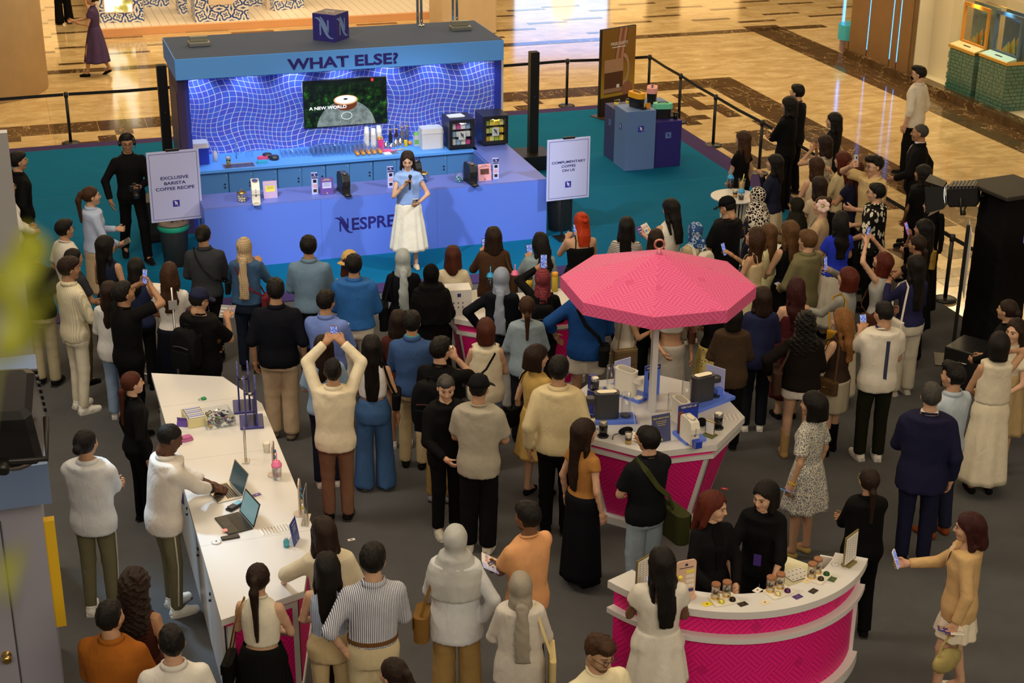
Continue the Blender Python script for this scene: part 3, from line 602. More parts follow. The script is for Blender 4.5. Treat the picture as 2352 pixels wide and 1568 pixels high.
# ================================================================ figures: smooth distance fields turned into meshes
def snet(D, o, h):
    """surface nets: distance grid -> quads"""
    shp = np.array(D.shape); pts = []; cid = []; quads = []
    st_ = np.array([shp[1]*shp[2], shp[2], 1])
    for ax in range(3):
        a = [slice(None)]*3; b = [slice(None)]*3; a[ax] = slice(0, -1); b[ax] = slice(1, None)
        da, db = D[tuple(a)], D[tuple(b)]; e = np.argwhere((da < 0) != (db < 0))
        u, v = (ax+1) % 3, (ax+2) % 3
        e = e[(e[:, u] > 0) & (e[:, v] > 0) & (e[:, u] < shp[u]-1) & (e[:, v] < shp[v]-1)]
        if not len(e): continue
        va = da[e[:, 0], e[:, 1], e[:, 2]]; vb = db[e[:, 0], e[:, 1], e[:, 2]]
        p = e.astype(np.float32); p[:, ax] += va/(va-vb)
        lin = e@st_; q = np.stack([lin, lin-st_[u], lin-st_[u]-st_[v], lin-st_[v]], 1)
        q = np.where((va < 0)[:, None], q[:, ::1], q[:, ::-1])
        quads.append(q); cid.append(q.ravel()); pts.append(np.repeat(p, 4, 0))
    if not quads: return np.zeros((0, 3)), np.zeros((0, 4), int)
    cid = np.concatenate(cid); pts = np.concatenate(pts); q = np.concatenate(quads)
    un, inv = np.unique(cid, return_inverse=True); cnt = np.bincount(inv)
    V = np.stack([np.bincount(inv, pts[:, k])/cnt for k in range(3)], 1)
    return V*h+o, inv.reshape(-1, 4)
class Field:
    def __init__(s, lo, hi, h):
        s.h = h; s.o = np.array(lo, np.float32)-2*h; n = np.ceil((np.array(hi)-s.o)/h).astype(int)+3
        s.D = np.full(n, 1.0, np.float32); s.ax = [s.o[i]+h*np.arange(n[i], dtype=np.float32) for i in range(3)]
    def blk(s, lo, hi, m=.06):
        r = []
        for i in range(3):
            a = int(max(0, math.floor((lo[i]-m-s.o[i])/s.h))); b = int(min(s.D.shape[i], math.ceil((hi[i]+m-s.o[i])/s.h)+1))
            if b <= a: return None
            r.append(slice(a, b))
        return tuple(r)
    def xyz(s, B): return s.ax[0][B[0]][:, None, None], s.ax[1][B[1]][None, :, None], s.ax[2][B[2]][None, None, :]
    def uni(s, B, d, k):
        a = s.D[B]
        if k <= 0: s.D[B] = np.minimum(a, d)
        else:
            t = np.clip(.5+.5*(d-a)/k, 0, 1); s.D[B] = d+(a-d)*t-k*t*(1-t)
    def cone(s, a, b, r0, r1, k=.02, flat=False, mode='u'):
        a = np.array(a, float); b = np.array(b, float); R = max(r0, r1); B = s.blk(np.minimum(a, b)-R, np.maximum(a, b)+R, .03+k)
        if B is None: return
        X, Y, Z = s.xyz(B); ba = b-a; L2 = max(ba@ba, 1e-9)
        t0 = ((X-a[0])*ba[0]+(Y-a[1])*ba[1]+(Z-a[2])*ba[2])/L2; t = np.clip(t0, 0, 1)
        d = np.sqrt((X-a[0]-t*ba[0])**2+(Y-a[1]-t*ba[1])**2+(Z-a[2]-t*ba[2])**2)-(r0+(r1-r0)*t)
        if flat: d = np.maximum(d, (t0-1)*math.sqrt(L2))
        if mode == 'u': s.uni(B, d, k)
        else: s.D[B] = np.maximum(s.D[B], -d)
    def ell(s, c, r, k=.02, mode='u'):
        r = np.array(r, float); c = np.array(c, float); B = s.blk(c-r, c+r, .03+k)
        if B is None: return
        X, Y, Z = s.xyz(B); q = np.sqrt(((X-c[0])/r[0])**2+((Y-c[1])/r[1])**2+((Z-c[2])/r[2])**2)
        d = (q-1)*min(r)
        if mode == 'u': s.uni(B, d, k)
        elif mode == 's':
            a = s.D[B]; t = np.clip(.5-.5*(a+d)/max(k, 1e-4), 0, 1); s.D[B] = a+(-d-a)*t+k*t*(1-t)
    def loft(s, prof, inf=0., k=.02, z0=None, z1=None, lean=(0, 0, 0), wave=None, pw=2.):
        """stacked ellipses (z, rx, ry, cx, cy); lean=(per-metre x, y, pivot z)"""
        P = np.array([tuple(p)+(0,)*(5-len(p)) for p in prof], np.float32); z0 = P[0, 0] if z0 is None else z0; z1 = P[-1, 0] if z1 is None else z1
        m = P[:, 1:3].max()+inf+.05+abs(lean[0])*.8+abs(lean[1])*.8; B = s.blk((-m+P[:, 3].min(), -m+P[:, 4].min(), z0), (m+P[:, 3].max(), m+P[:, 4].max(), z1), .05)
        if B is None: return
        X, Y, Z = s.xyz(B); z = Z.ravel(); f = [np.interp(z, P[:, 0], P[:, i])[None, None, :] for i in range(1, 5)]
        lz = np.maximum(Z-lean[2], 0); x = X-f[2]-lean[0]*lz; y = Y-f[3]-lean[1]*lz; rx = f[0]+inf; ry = f[1]+inf
        if wave: 
            th = np.arctan2(x/rx, y/ry); rr = 1+wave[0]*np.sin(wave[1]*th+wave[3]+1.3*np.sin(2*th))*np.clip((wave[2]-Z)/.35, 0, 1); rx = rx*rr; ry = ry*rr
        ax_, ay_ = np.abs(x)/rx, np.abs(y)/ry
        q = np.sqrt(ax_**2+ay_**2) if pw == 2 else (ax_**pw+ay_**pw)**(1/pw)
        d = (q-1)*np.minimum(rx, ry); d = np.maximum(np.maximum(d, Z-z1), z0-Z)
        s.uni(B, d, k)
    def cut(s, z0=None, z1=None):
        Z = s.ax[2][None, None, :]
        if z0 is not None: s.D = np.maximum(s.D, z0-Z)
        if z1 is not None: s.D = np.maximum(s.D, Z-z1)
    def wrinkle(s, a, seed=0):
        """creases: ridged, mostly hanging or slanting folds"""
        if not a: return
        r = random.Random(seed); X, Y, Z = s.xyz((slice(None),)*3); w = 0
        for i in range(4):
            f = (14, 22, 34, 48)[i]; t = r.uniform(-.9, .9); u = X*(1 if i % 2 else -1)*r.uniform(.7, 1)+Y*t+Z*r.uniform(.15, .75)*(-1 if r.random() < .5 else 1)
            q = np.sin(f*u+r.uniform(0, 6)+1.4*np.sin(6.5*Z+4*X*t+i)+.8*np.sin(11*Z-5*Y)); w = w+(1-2*np.sqrt(np.abs(q)+.02))*(.9-.16*i)*(.5+.5*np.sin(5*Z+3*X+i*2+seed))
        s.D = s.D-(a*.30*w).astype(np.float32)
    def net(s): return snet(s.D, s.o, s.h)
def npmesh(name, V, F, smooth=True, cols=None):
    me = bpy.data.meshes.new(name); n, f = len(V), len(F)
    me.vertices.add(n); me.vertices.foreach_set('co', np.asarray(V, np.float32).ravel())
    me.loops.add(f*4); me.loops.foreach_set('vertex_index', np.asarray(F, np.int32).ravel())
    me.polygons.add(f); me.polygons.foreach_set('loop_start', np.arange(0, f*4, 4, dtype=np.int32)); me.polygons.foreach_set('loop_total', np.full(f, 4, np.int32))
    me.polygons.foreach_set('use_smooth', np.ones(f, bool) if smooth else np.zeros(f, bool)); me.update(calc_edges=True)
    if cols is not None:
        a = me.color_attributes.new('tone', 'FLOAT_COLOR', 'POINT'); a.data.foreach_set('color', np.c_[cols, np.ones(n)].astype(np.float32).ravel())
    return me
# ---- head templates
def head_template(fem, h):
    F = Field((-.10, -.13, -.17), (.10, .14, .13), h); j = .92 if fem else 1.0
    F.ell((0, -.014, .028), (.077, .098, .090), 0); F.ell((0, .030, -.030), (.061*j, .062, .080), .03); F.ell((0, .062, -.088), (.026*j, .026, .022), .03)
    F.ell((.04*j, .055, -.02), (.028, .030, .03), .02); F.ell((-.04*j, .055, -.02), (.028, .030, .03), .02)
    F.cone((0, -.02, -.05), (0, -.028, -.115), .052*j, .050*j, .03)
    for x in (-1, 1):
        F.cone((x*.014, .088, .032), (x*.046, .074, .030), .008, .007, .012); F.ell((x*.031, .104, .010), (.017, .014, .010), .012, 's')
        F.ell((x*.031, .080, .009), (.0145, .012, .0085), .002); F.ell((x*.078, -.006, -.004), (.011, .02, .031), .006)
    F.cone((0, .088, .022), (0, .109, -.022), .007, .0115, .008); F.ell((.011, .098, -.026), (.008, .009, .007), .006); F.ell((-.011, .098, -.026), (.008, .009, .007), .006)
    F.ell((0, .090, -.049), (.023, .010, .0065), .004); F.ell((0, .088, -.059), (.020, .010, .0065), .004)
    V, Q = F.net(); C = np.zeros(len(V), int); x, y, z = V.T; ax = np.abs(x)
    C[(np.hypot((ax-.031)/.0155, (z-.009)/.0060) < 1) & (y > .065)] = 4
    C[(np.hypot((ax-.031)/.0080, (z-.009)/.0066) < 1) & (y > .065)] = 3
    C[(np.abs(z-.0155+(ax-.031)**2*9) < .0026) & (np.abs(ax-.031) < .017) & (y > .06)] = 3
    C[(ax > .013) & (ax < .052) & (np.abs(z-.0345+(ax-.03)**2*5) < .0042) & (y > .05)] = 2
    C[(np.hypot(x/.024, (z+.053)/.0115) < 1) & (y > .07)] = 1
    C[(np.hypot(x/.022, (z+.0535)/.0022) < 1) & (y > .07)] = 6
    C[((z < -.068) & (y > .0) & (z > -.115) & (C == 0)) | ((np.abs(z+.038) < .006) & (ax < .028) & (y > .085))] = 5
    return V.astype(np.float32), Q, C
HT = {(f, h): head_template(f, h) for f in (0, 1) for h in (.0068, .0125)}
def hand_template(curl, spread=.0, flat=False):
    F = Field((-.07, -.05, -.03), (.075, .10, .21), .0082)
    for x in (-.028, -.010, .010, .028): F.cone((x*.65, 0, .01), (x, 0, .085), .0165, .0140, .014)
    F.cone((0, 0, -.03), (0, 0, .02), .024, .026, .02)
    for i, (x, L) in enumerate(((-.030, .062), (-.0105, .076), (.0095, .080), (.029, .072))):
        x *= 1.12; p = np.array((x, 0., .088)); a = curl*.6
        for s_, seg in enumerate((.44, .32, .24)):
            q = p+np.array((x*spread*L*seg*6, math.sin(a)*L*seg, math.cos(a)*L*seg)); F.cone(p, q, .0094-.0010*s_, .0088-.0011*s_, .003); p = q; a += curl*.85
    F.cone((.026, .006, .028), (.055, .016, .062), .0150, .0115, .012); F.cone((.055, .016, .062), (.054, .030+.02*min(curl, 1), .092), .0108, .0088, .004)
    return F.net()
HANDS = {'relax': hand_template(.45), 'grip': hand_template(1.15), 'flat': hand_template(.16, .25), 'hold': hand_template(.75, .05)}
def lnk_mat(c): return c
M_SKIN = NG('skin'); _a = M_SKIN.N.new('ShaderNodeAttribute'); _a.attribute_name = 'tone'; pass
M_SKIN = M_SKIN.fin(_a.outputs['Color'], .5, .35)
def hairmat(name, c, rough=.48):
    if name in MC: return MC[name]
    n = NG(name); t = n.tex('Object'); a = n.noise(n.map(t, (1, 1, .06)), 210, 3, .6); b = n.noise(n.map(t, (1, 1, .25)), 14, 2)
    f = n.f('ADD', n.f('MULTIPLY', a, .65), n.f('MULTIPLY', b, .35)); n.bump(n.f('ADD', a, b), .7, .008)
    MC[name] = n.fin(n.ramp(f, [(.3, tuple(v*.45 for v in c)), (.55, tuple(v*.8 for v in c)), (.75, tuple(min(1, v*1.6+.002) for v in c))]), rough, .22); return MC[name]
HC_ = {'black': (.010, .008, .007), 'dkbrown': (.026, .013, .008), 'brown': (.060, .026, .012), 'redbrown': (.085, .020, .010), 'auburn': (.11, .018, .008), 'ltbrown': (.14, .068, .028), 'blond': (.28, .12, .035), 'orange': (.62, .055, .012), 'grey': (.07, .065, .06), 'maroon': (.05, .010, .010)}
SK = {'l': (.56, .34, .225), 'm': (.46, .265, .16), 't': (.36, .19, .105), 'd': (.17, .080, .042), 'dd': (.11, .05, .028)}
def hairmat_(k): return hairmat('hair_'+k, HC_[k])
# ---- hair templates in the head frame (origin between the ears, +y = face)
HAIR = {}
def hair(style):
    if style in HAIR: return HAIR[style]
    h = .0102; base = style.split(':')[0]; L = float(style.split(':')[1]) if ':' in style and style[-1] != 'f' else .3
    F = Field((-.17, -.24, -.2-L if base in ('long', 'wavy', 'curly', 'pony', 'lowpony') else -.26), (.17, .17, .20), h)
    X, Y, Z = F.xyz((slice(None),)*3)
    def shell(th, zc, front=.062, low=-.06):
        F.ell((0, -.017, .030), (.077+th, .098+th, .092+th*1.1), 0)
        # hair line: keep what is behind a plane that leans back over the forehead
        F.D = np.maximum(F.D, (Y-front)-.55*(Z-.05)); F.D = np.maximum(F.D, np.where(Y > -.01, zc-Z-(.02-Y)*.9, low-Z))
    if base == 'short':
        shell(.010, .022, .068, -.058); F.ell((0, .010, .086), (.070, .088, .044), .03); F.D = np.maximum(F.D, (Y-.088)-.2*(Z-.08))
    elif base == 'quiff':
        shell(.008, .03, .066, -.06); F.ell((0, .03, .098), (.066, .075, .045), .02); F.ell((.01, .075, .10), (.05, .04, .034), .02)
    elif base == 'fade':
        shell(.006, .03, .06, -.05); F.ell((0, -.005, .085), (.068, .090, .044), .02)
    elif base == 'buzz': shell(.004, .03, .058, -.06)
    elif base == 'fringe':
        shell(.015, .004, .085, -.075); F.ell((0, .045, .065), (.073, .062, .05), .02); F.D = np.maximum(F.D, np.where(Y > .03, .026-Z, -1))
    elif base in ('bob', 'long', 'wavy', 'curly'):
        shell(.019 if base != 'curly' else .03, .0, .074, -.10)
        F.cone((0, -.055, .02), (0, -.075, -.10), .088, .075, .03)
        zb = -.16 if base == 'bob' else -.10-L
        if base == 'bob':
            for x in (-1, 1): F.cone((x*.074, -.006, .03), (x*.072, .004, -.125), .022, .026, .02)
            F.cone((0, -.06, 0), (0, -.062, -.135), .09, .080, .03); F.D = np.maximum(F.D, -.145-Z-.12*Y)
        else:
            w = {'long': .078, 'wavy': .095, 'curly': .125}[base]; sub = []
            F.loft([(zb, w*.62, .030, 0, -.105), (zb+L*.35, w*.95, .042, 0, -.11), (-.14, w, .05, 0, -.10), (-.02, .088, .072, 0, -.045)], 0, .03)
            for x in (-1, 1): F.cone((x*.076, .004, .03), (x*.085, -.03, -.14), .024, .026, .02); F.cone((x*.085, -.03, -.14), (x*.082, -.06, max(zb*.7, -.33)), .026, .016, .02)
    elif base in ('pony', 'lowpony', 'bun', 'updo'):
        shell(.010, .012, .07, -.07)
        if base == 'pony':
            F.cone((0, -.10, .055), (0, -.135, .05), .030, .026, .01); F.cone((0, -.13, .055), (0, -.165, -.03), .028, .036, .015); F.cone((0, -.165, -.03), (0, -.155, -.03-L), .036, .014, .015)
        elif base == 'lowpony':
            F.cone((0, -.09, -.03), (0, -.125, -.06), .034, .026, .015); F.cone((0, -.125, -.06), (0, -.135, -.06-L), .032, .016, .015)
        elif base == 'bun': F.ell((0, -.125, .0), (.042, .036, .042), .012)
        else: F.ell((0, -.09, .10), (.045, .045, .040), .012)
    if base == 'halfup':
        shell(.016, .0, .074, -.10); F.loft([(-.40, .055, .03, 0, -.10), (-.14, .085, .05, 0, -.10), (-.02, .088, .07, 0, -.045)], 0, .03); F.ell((0, -.09, .105), (.036, .036, .03), .01); F.ell((0, -.135, .05), (.03, .025, .025), .01)
    # hollow of the face, then strand grooves
    if base in ('bob', 'long', 'wavy', 'curly', 'halfup'):
        if ':f' in style or style.endswith('f'): F.ell((0, .105, -.055), (.062, .07, .085), .004, 's'); 
        else: F.ell((0, .10, -.02), (.060, .07, .105), .004, 's')
    th = np.arctan2(X, -Y-.02)
    g = {'short': .0022, 'quiff': .003, 'curly': .0, 'wavy': .003}.get(base, .0022)
    F.D = F.D+(g*np.sin(34*th+5*np.sin(Z*(22 if base == 'wavy' else 6)))+.0012*np.sin(71*th+3)).astype(np.float32)
    if base == 'curly': F.D = F.D+(.011*np.sin(60*X+9*np.sin(40*Z))*np.sin(55*Z+30*Y)+.006*np.sin(110*Z+80*X)).astype(np.float32)
    if base == 'wavy': F.D = F.D+(.006*np.sin(30*Z+8*X)).astype(np.float32)
    if base in ('short', 'quiff', 'fade', 'fringe'): F.D = F.D+(.0035*np.sin(75*X+20*Y)*np.sin(60*Y+35*X+1)).astype(np.float32)
    if base == 'long': F.D = F.D+(.003*np.sin(55*X+2*np.sin(9*Z))).astype(np.float32)
    V, Q = F.net(); HAIR[style] = npmesh('hair', V, Q); return HAIR[style]
# ---- shoes
def shoe_template(kind):
    F = Field((-.06, -.10, -.01), (.06, .20, .42 if kind == 'boot' else .14), .009)
    F.cone((0, -.045, .035), (0, .05, .036), .042, .044, .02); F.cone((0, .05, .034), (0, .145, .026), .046, .034, .02)
    if kind == 'boot': F.cone((0, -.03, .05), (0, -.02, .40), .050, .064, .03, True)
    elif kind == 'heel': F.cone((0, -.05, .03), (0, -.055, .0), .02, .014, .005)
    elif kind != 'flat': F.cone((0, -.035, .04), (0, -.03, .10), .044, .045, .02, True)
    F.cut(0.0)
    V, Q = F.net(); return npmesh('shoe', V, Q)
SHOE = {k: shoe_template(k) for k in ('sneaker', 'flat', 'boot', 'heel')}
SOLE = MB().prism([(-.036, -.085), (.036, -.085), (.046, -.02), (.047, .07), (.036, .14), (.012, .178), (-.012, .178), (-.036, .14), (-.047, .07), (-.046, -.02)], 0, .024).mesh('sole')
# ---- cloth
def cloth(name, c, pat=None, c2=None, sc=1., rough=.85):
    if name in MC: return MC[name]
    if max(c[:3]) < .03 and not pat: c = tuple(v*.55 for v in c[:3])
    n = NG(name); t = n.tex('Object'); s = n.sep(t); nz = n.noise(t, 9, 4, .6); col = n.ramp(nz, [(.25, tuple(v*.9 for v in c[:3])), (.75, tuple(min(1, v*1.07) for v in c[:3]))])
    k = None
    if pat == 'stripe': k = n.f('LESS_THAN', n.f('PINGPONG', n.f('ADD', n.f('ADD', s[0], n.f('MULTIPLY', s[1], .12)), 9), .0065/sc), .0026/sc)
    elif pat == 'wstripe': k = n.f('LESS_THAN', n.f('PINGPONG', n.f('ADD', s[0], 9), .03/sc), .012/sc)
    elif pat == 'hstripe': k = n.f('LESS_THAN', n.f('PINGPONG', n.f('ADD', s[2], 9), .011/sc), .004/sc)
    elif pat == 'dots': k = n.f('LESS_THAN', n.vor(t, 26*sc, rnd=.25), .22)
    elif pat == 'floral': k = n.f('LESS_THAN', n.f('ADD', n.vor(n.map(t, (1, 1, .6)), 125*sc), n.f('MULTIPLY', n.noise(t, 90*sc, 3), .35)), .62)
    elif pat == 'leaf': k = n.f('LESS_THAN', n.f('ADD', n.vor(n.map(t, (1, 1, .55), (0, .6, .4)), 17*sc), n.f('MULTIPLY', n.noise(t, 30*sc, 3), .5)), .63)
    elif pat == 'net': k = n.f('LESS_THAN', n.vor(t, 26*sc, 'DISTANCE_TO_EDGE'), .11)
    elif pat == 'paisley': k = n.f('LESS_THAN', n.f('ABSOLUTE', n.f('SUBTRACT', n.vor(t, 17*sc), .35)), .09)
    elif pat == 'check': k = n.f('MULTIPLY', n.f('ADD', n.f('LESS_THAN', n.f('PINGPONG', n.f('ADD', n.f('ADD', s[0], s[1]), 9), .012), .005), n.f('LESS_THAN', n.f('PINGPONG', n.f('ADD', s[2], 9), .012), .005)), .5)
    if k is not None: col = n.mix(k, col, c2)
    w = n.noise(t, 320, 2); f2 = n.f('ABSOLUTE', n.f('SUBTRACT', n.noise(n.map(t, (1, 1, .45), (.3, .2, 0)), 8, 3, .55, 1.0), .5)); n.bump(n.f('ADD', n.f('MULTIPLY', w, .05), f2), .42, .03)
    MC[name] = n.fin(col, rough, .12); return MC[name]
CL = {}
def C_(spec):
    """'#rrggbb' or '#rrggbb/pattern/#rrggbb/scale'"""
    if spec in CL: return CL[spec]
    p = spec.split('/'); hx = lambda s: srgb(int(s[1:3], 16), int(s[3:5], 16), int(s[5:7], 16))[:3]
    CL[spec] = cloth('cloth_'+p[0][1:]+('_'+p[1] if len(p) > 1 else ''), hx(p[0]), p[1] if len(p) > 1 else None, hx(p[2]) if len(p) > 2 else None, float(p[3]) if len(p) > 3 else 1.)
    return CL[spec]
TORSO = {'m': [(.78, .150, .105), (.90, .168, .118), (1.02, .152, .105), (1.15, .160, .112), (1.28, .178, .118, 0, .005), (1.34, .172, .104), (1.385, .140, .086), (1.42, .098, .070), (1.455, .066, .062), (1.49, .058, .058)],
         'f': [(.78, .150, .108), (.90, .172, .122), (1.03, .126, .092), (1.15, .135, .100), (1.27, .148, .116, 0, .012), (1.33, .144, .094), (1.375, .118, .076), (1.41, .084, .062), (1.45, .056, .053), (1.49, .050, .050)]}
ARMS = {  # wrist targets in the body frame (right hand), elbow hint, hand shape ; mirrored for the left
    'down': ((.245, .02, .84), (.5, -.8, 0), 'relax'), 'hip': ((.20, -.02, .90), (1, -.5, 0), 'relax'), 'hold': ((.07, .30, 1.10), (.6, -.2, -1), 'hold'), 'low': ((.10, .26, .96), (.7, -.4, -.6), 'hold'),
    'clasp': ((.03, .20, .86), (1, -.2, -.2), 'grip'), 'fold': ((-.10, .20, 1.12), (.9, .3, -.8), 'grip'), 'chin': ((.06, .20, 1.36), (.6, .2, -1), 'grip'), 'up': ((.07, .30, 1.60), (.9, .2, -.3), 'hold'),
    'high': ((.085, .20, 1.80), (1, .1, -.1), 'hold'), 'phone': ((.09, .33, 1.28), (.6, -.1, -1), 'hold'), 'type': ((.12, .42, 1.02), (.7, -.4, -.3), 'flat'), 'back': ((.06, -.17, .95), (1, -.3, 0), 'relax'),
    'mouth': ((.07, .19, 1.45), (.8, .2, -1), 'hold'), 'ear': ((.12, .05, 1.50), (1, .5, -.6), 'relax'), 'reach': ((.30, .42, 1.02), (1, -.3, -.3), 'flat'), 'side': ((.33, .08, .98), (1, -.6, 0), 'relax'), 'fwd': ((.12, .44, 1.12), (.5, -.2, -1), 'hold')}
def ik(S, W, L1, L2, hint):
    S, W = np.array(S, float), np.array(W, float); d = W-S; n = np.linalg.norm(d); m = (L1+L2)*.985
    if n > m: W = S+d/n*m; d = W-S; n = m
    u = d/n; a = (L1*L1-L2*L2+n*n)/(2*n); hgt = math.sqrt(max(L1*L1-a*a, 1e-6)); hv = np.array(hint, float); hv -= u*(hv@u); hv /= max(np.linalg.norm(hv), 1e-6)
    return S+u*a+hv*hgt, W
PEOPLE = {}
def person(key, label, px, py, H, face, sex, skin, hairs, top, bottom, shoes='#222222', arms=('down', 'down'), head=(0, 0), lean=(0, 0), stance='s', extra=(), pos=None, girth=1., zf=.012, beard=False):
    """px,py: crown of the head in the survey photo; face: turn from looking away from the viewer (+ right)
    hairs: (style, colour) ; top: (cloth, sleeve 0..2, hem z, inflate, extras) ; bottom: (kind, cloth, ...)"""
    sd = sum(ord(c)*7**(i % 5) for i, c in enumerate(key)) % 9973; rn = random.Random(sd)
    s = H/1.70; T_ = TORSO[sex]; g = girth
    p = np.array(pos) if pos is not None else G(px, py, H*.995+zf)
    v = p[:2]-CAM[:2]; va = math.atan2(v[1], v[0]); yaw = va-math.radians(face)      # heading of the chest
    ho = Vector((lean[0]*.635, .012+lean[1]*.635, 0))*s; ho.rotate(Euler((0, 0, yaw-PI/2))); p = np.array((p[0]-ho.x, p[1]-ho.y, 0))
    root = thing('person', label, 'person', (p[0], p[1], zf), yaw-PI/2); root.scale = (s, s, s)
    lx, ly = lean; ln = (lx, ly, .95)
    sh = lambda q: np.array((q[0]+lx*max(q[2]-.95, 0), q[1]+ly*max(q[2]-.95, 0), q[2]), float)
    sw = (.170 if sex == 'm' else .142)*(.5+.5*g); zs = 1.35
    aR = (.047, .040, .029) if sex == 'm' else (.040, .034, .025); aR = tuple(a*(.4+.6*g) for a in aR)
    J = {}
    for sgn, nm, ar in ((-1, 'L', arms[0]), (1, 'R', arms[1])):
        tg = ARMS[ar] if isinstance(ar, str) else ar
        w = (tg[0][0]*sgn+lx*.2, tg[0][1], tg[0][2]); hn = (tg[1][0]*sgn, tg[1][1], tg[1][2])
        S = sh((sgn*sw, 0, zs)); W0 = sh(w) if w[2] < 1.2 and ar in ('down', 'hip', 'fold', 'hold', 'clasp', 'back', 'low', 'side') else np.array(w)
        raised = w[2] > 1.5
        if raised: S = S+np.array((-sgn*.015, .01, .045))
        E, W = ik(S, W0, .285, .25, hn); J[nm] = (S, E, W, tg[2])
    # legs
    st2 = {'s': (0, 0), 'w': (.20, -.22), 'o': (.05, -.03), 'W': (-.22, .20), 'a': (.10, -.10)}[stance]; wid = .10 if stance in 's' else .115
    if bottom[0] == 'wide': wid = .125
    if stance == 's': st2 = (rn.uniform(-.04, .05), rn.uniform(-.05, .04))
    LG = {}
    for sgn, nm, fy in ((-1, 'L', st2[0]), (1, 'R', st2[1])):
        Hj = np.array((sgn*.085*g, 0, .90)); A = np.array((sgn*(wid-.01), fy, .085)); 
        if stance in 'wW' and fy < 0: A[2] = .12
        K = (Hj+A)/2+np.array((0, .02+abs(fy)*.25, .01)); LG[nm] = (Hj, K, A)
    f_ = np.array([sh((0, 0, 1.45))[0], sh((0, 0, 1.45))[1]])
    hc = sh((0, .012, 1.585)); nb = sh((0, -.01, 1.42))
    # ---------------- body
    lo = np.array((-.30*g, -.25, 0)); hi = np.array((.30*g, .25, 1.6))
    for nm in 'LR':
        for q in J[nm][:3]: lo = np.minimum(lo, q-.06); hi = np.maximum(hi, q+.06)
        for q in LG[nm]: lo = np.minimum(lo, q-.09); hi = np.maximum(hi, q+.09)
    lo[:2] = np.minimum(lo[:2], sh((-.2, -.18, 1.45))[:2]); hi[:2] = np.maximum(hi[:2], sh((.2, .18, 1.45))[:2])
    F = Field(lo, hi, .0265); prof = [(a[0], a[1]*g-.012, a[2]*g-.012)+tuple(a[3:]) for a in T_]
    F.loft(prof, 0, .02, lean=ln); F.cone(nb, hc+np.array((0, -.03, -.07)), .056 if sex == 'm' else .046, .052 if sex == 'm' else .044, .03)
    for nm in 'LR':
        S, E, W, hs = J[nm]; F.cone(S, E, aR[0]*1.05, aR[1], .035); F.cone(E, W, aR[1], aR[2], .012)
        Hj, K, A = LG[nm]; lt = .78 if bottom[0] in ('trousers', 'slim_t', 'wide', 'jeans', 'loose') else 1.; F.cone(Hj, K, .082*g*lt, .055*lt, .03); F.cone(K+np.array((0, -.012, -.05)), A, .056*lt, .036*lt, .02); F.cone(A, A+np.array((0, .10, -.045)), .036, .028, .02)
    V, Q = F.net(); sk = np.array(SK[skin]); vis = abs(face) > 50 or abs(face+head[0]) > 50
    hv, hq, hcx = HT[(1 if sex == 'f' else 0, .0068 if vis else .0125)]
    hy, hp = math.radians(head[0]), math.radians(head[1])       # head turn (+ right) and nod (+ down)
    Rh = np.array(Euler((-hp, 0, -hy)).to_matrix()); hs_ = 1.0
    hV = hv@Rh.T+hc
    cols = [np.tile(sk, (len(V), 1))]; hcol = np.tile(sk, (len(hV), 1)); rh = np.array(HC_.get(hairs[1] if len(hairs) > 1 else 'black', HC_['black']))*1.1
    for k, c in ((1, sk*np.array((1.0, .55, .55)) if sex == 'f' else sk*np.array((.9, .72, .70))), (2, np.minimum(rh, .06)*.5+sk*.22), (3, np.array((.012, .009, .008))), (4, sk*.45+np.array((.14, .13, .12))), (6, sk*np.array((.35, .2, .2)))): hcol[hcx == k] = c
    if beard: hcol[hcx == 5] = sk*.22
    cols.append(hcol); Vs = [V, hV]; Qs = [Q, hq+len(V)]; n = len(V)+len(hV)
    hd = {}
    for nm, sgn in (('L', -1), ('R', 1)):
        S, E, W, hs = J[nm]; z = W-E; z /= np.linalg.norm(z)
        pn = np.array((-sgn*.9, .1, 0)) if z[2] < -.75 else (np.array((0, .2, -1.)) if hs == 'flat' else np.array((-sgn*.8, -.2, .45)) if z[2] < .55 else np.array((-sgn*.5, .85, 0)))
        y = pn-z*(pn@z); y /= np.linalg.norm(y); x = np.cross(y, z); thumb = x
        a, q = HANDS[hs]; M = np.stack((x, y, z), 1); a = a.copy()
        # thumb on the side that faces forward / inward
        want = np.array((-sgn*.3, .9, .3)); 
        if x@want < 0: a[:, 0] *= -1; q = q[:, ::-1]
        a = (a*(1.0 if sex == 'm' else .90))@M.T+W; Vs.append(a); Qs.append(q+n); n += len(a); cols.append(np.tile(sk*np.array((1, .93, .9)), (len(a), 1)))
        Mh = Matrix(((x[0], y[0], z[0], W[0]), (x[1], y[1], z[1], W[1]), (x[2], y[2], z[2], W[2]), (0, 0, 0, 1))); hd[nm] = Mh
    link('body', npmesh('body', np.concatenate(Vs), np.concatenate(Qs), cols=np.concatenate(cols)), root, M_SKIN)
    # ---------------- upper garment
    tm = C_(top[0]); sl = top[1]; hem = top[2]; sk_ = bottom[0] in ('skirt', 'pleat', 'slim'); wz_ = bottom[6] if sk_ and len(bottom) > 6 else 1.03
    if sk_ and bottom[1] == top[0]: hem = max(hem, 1.0)
    elif sk_ and len(bottom) <= 6: wz_ = min(1.03, hem+.04)
    inf = top[3] if len(top) > 3 else .016; opt = top[4] if len(top) > 4 else ''
    F = Field(lo-.03, hi+.04, .0205); wz = 1.03
    pr = [(a[0], max(a[1]*g, (.150 if 'loose' in opt else 0)*g), max(a[2]*g, (.108 if 'loose' in opt else 0)*g))+tuple(a[3:]) for a in T_]
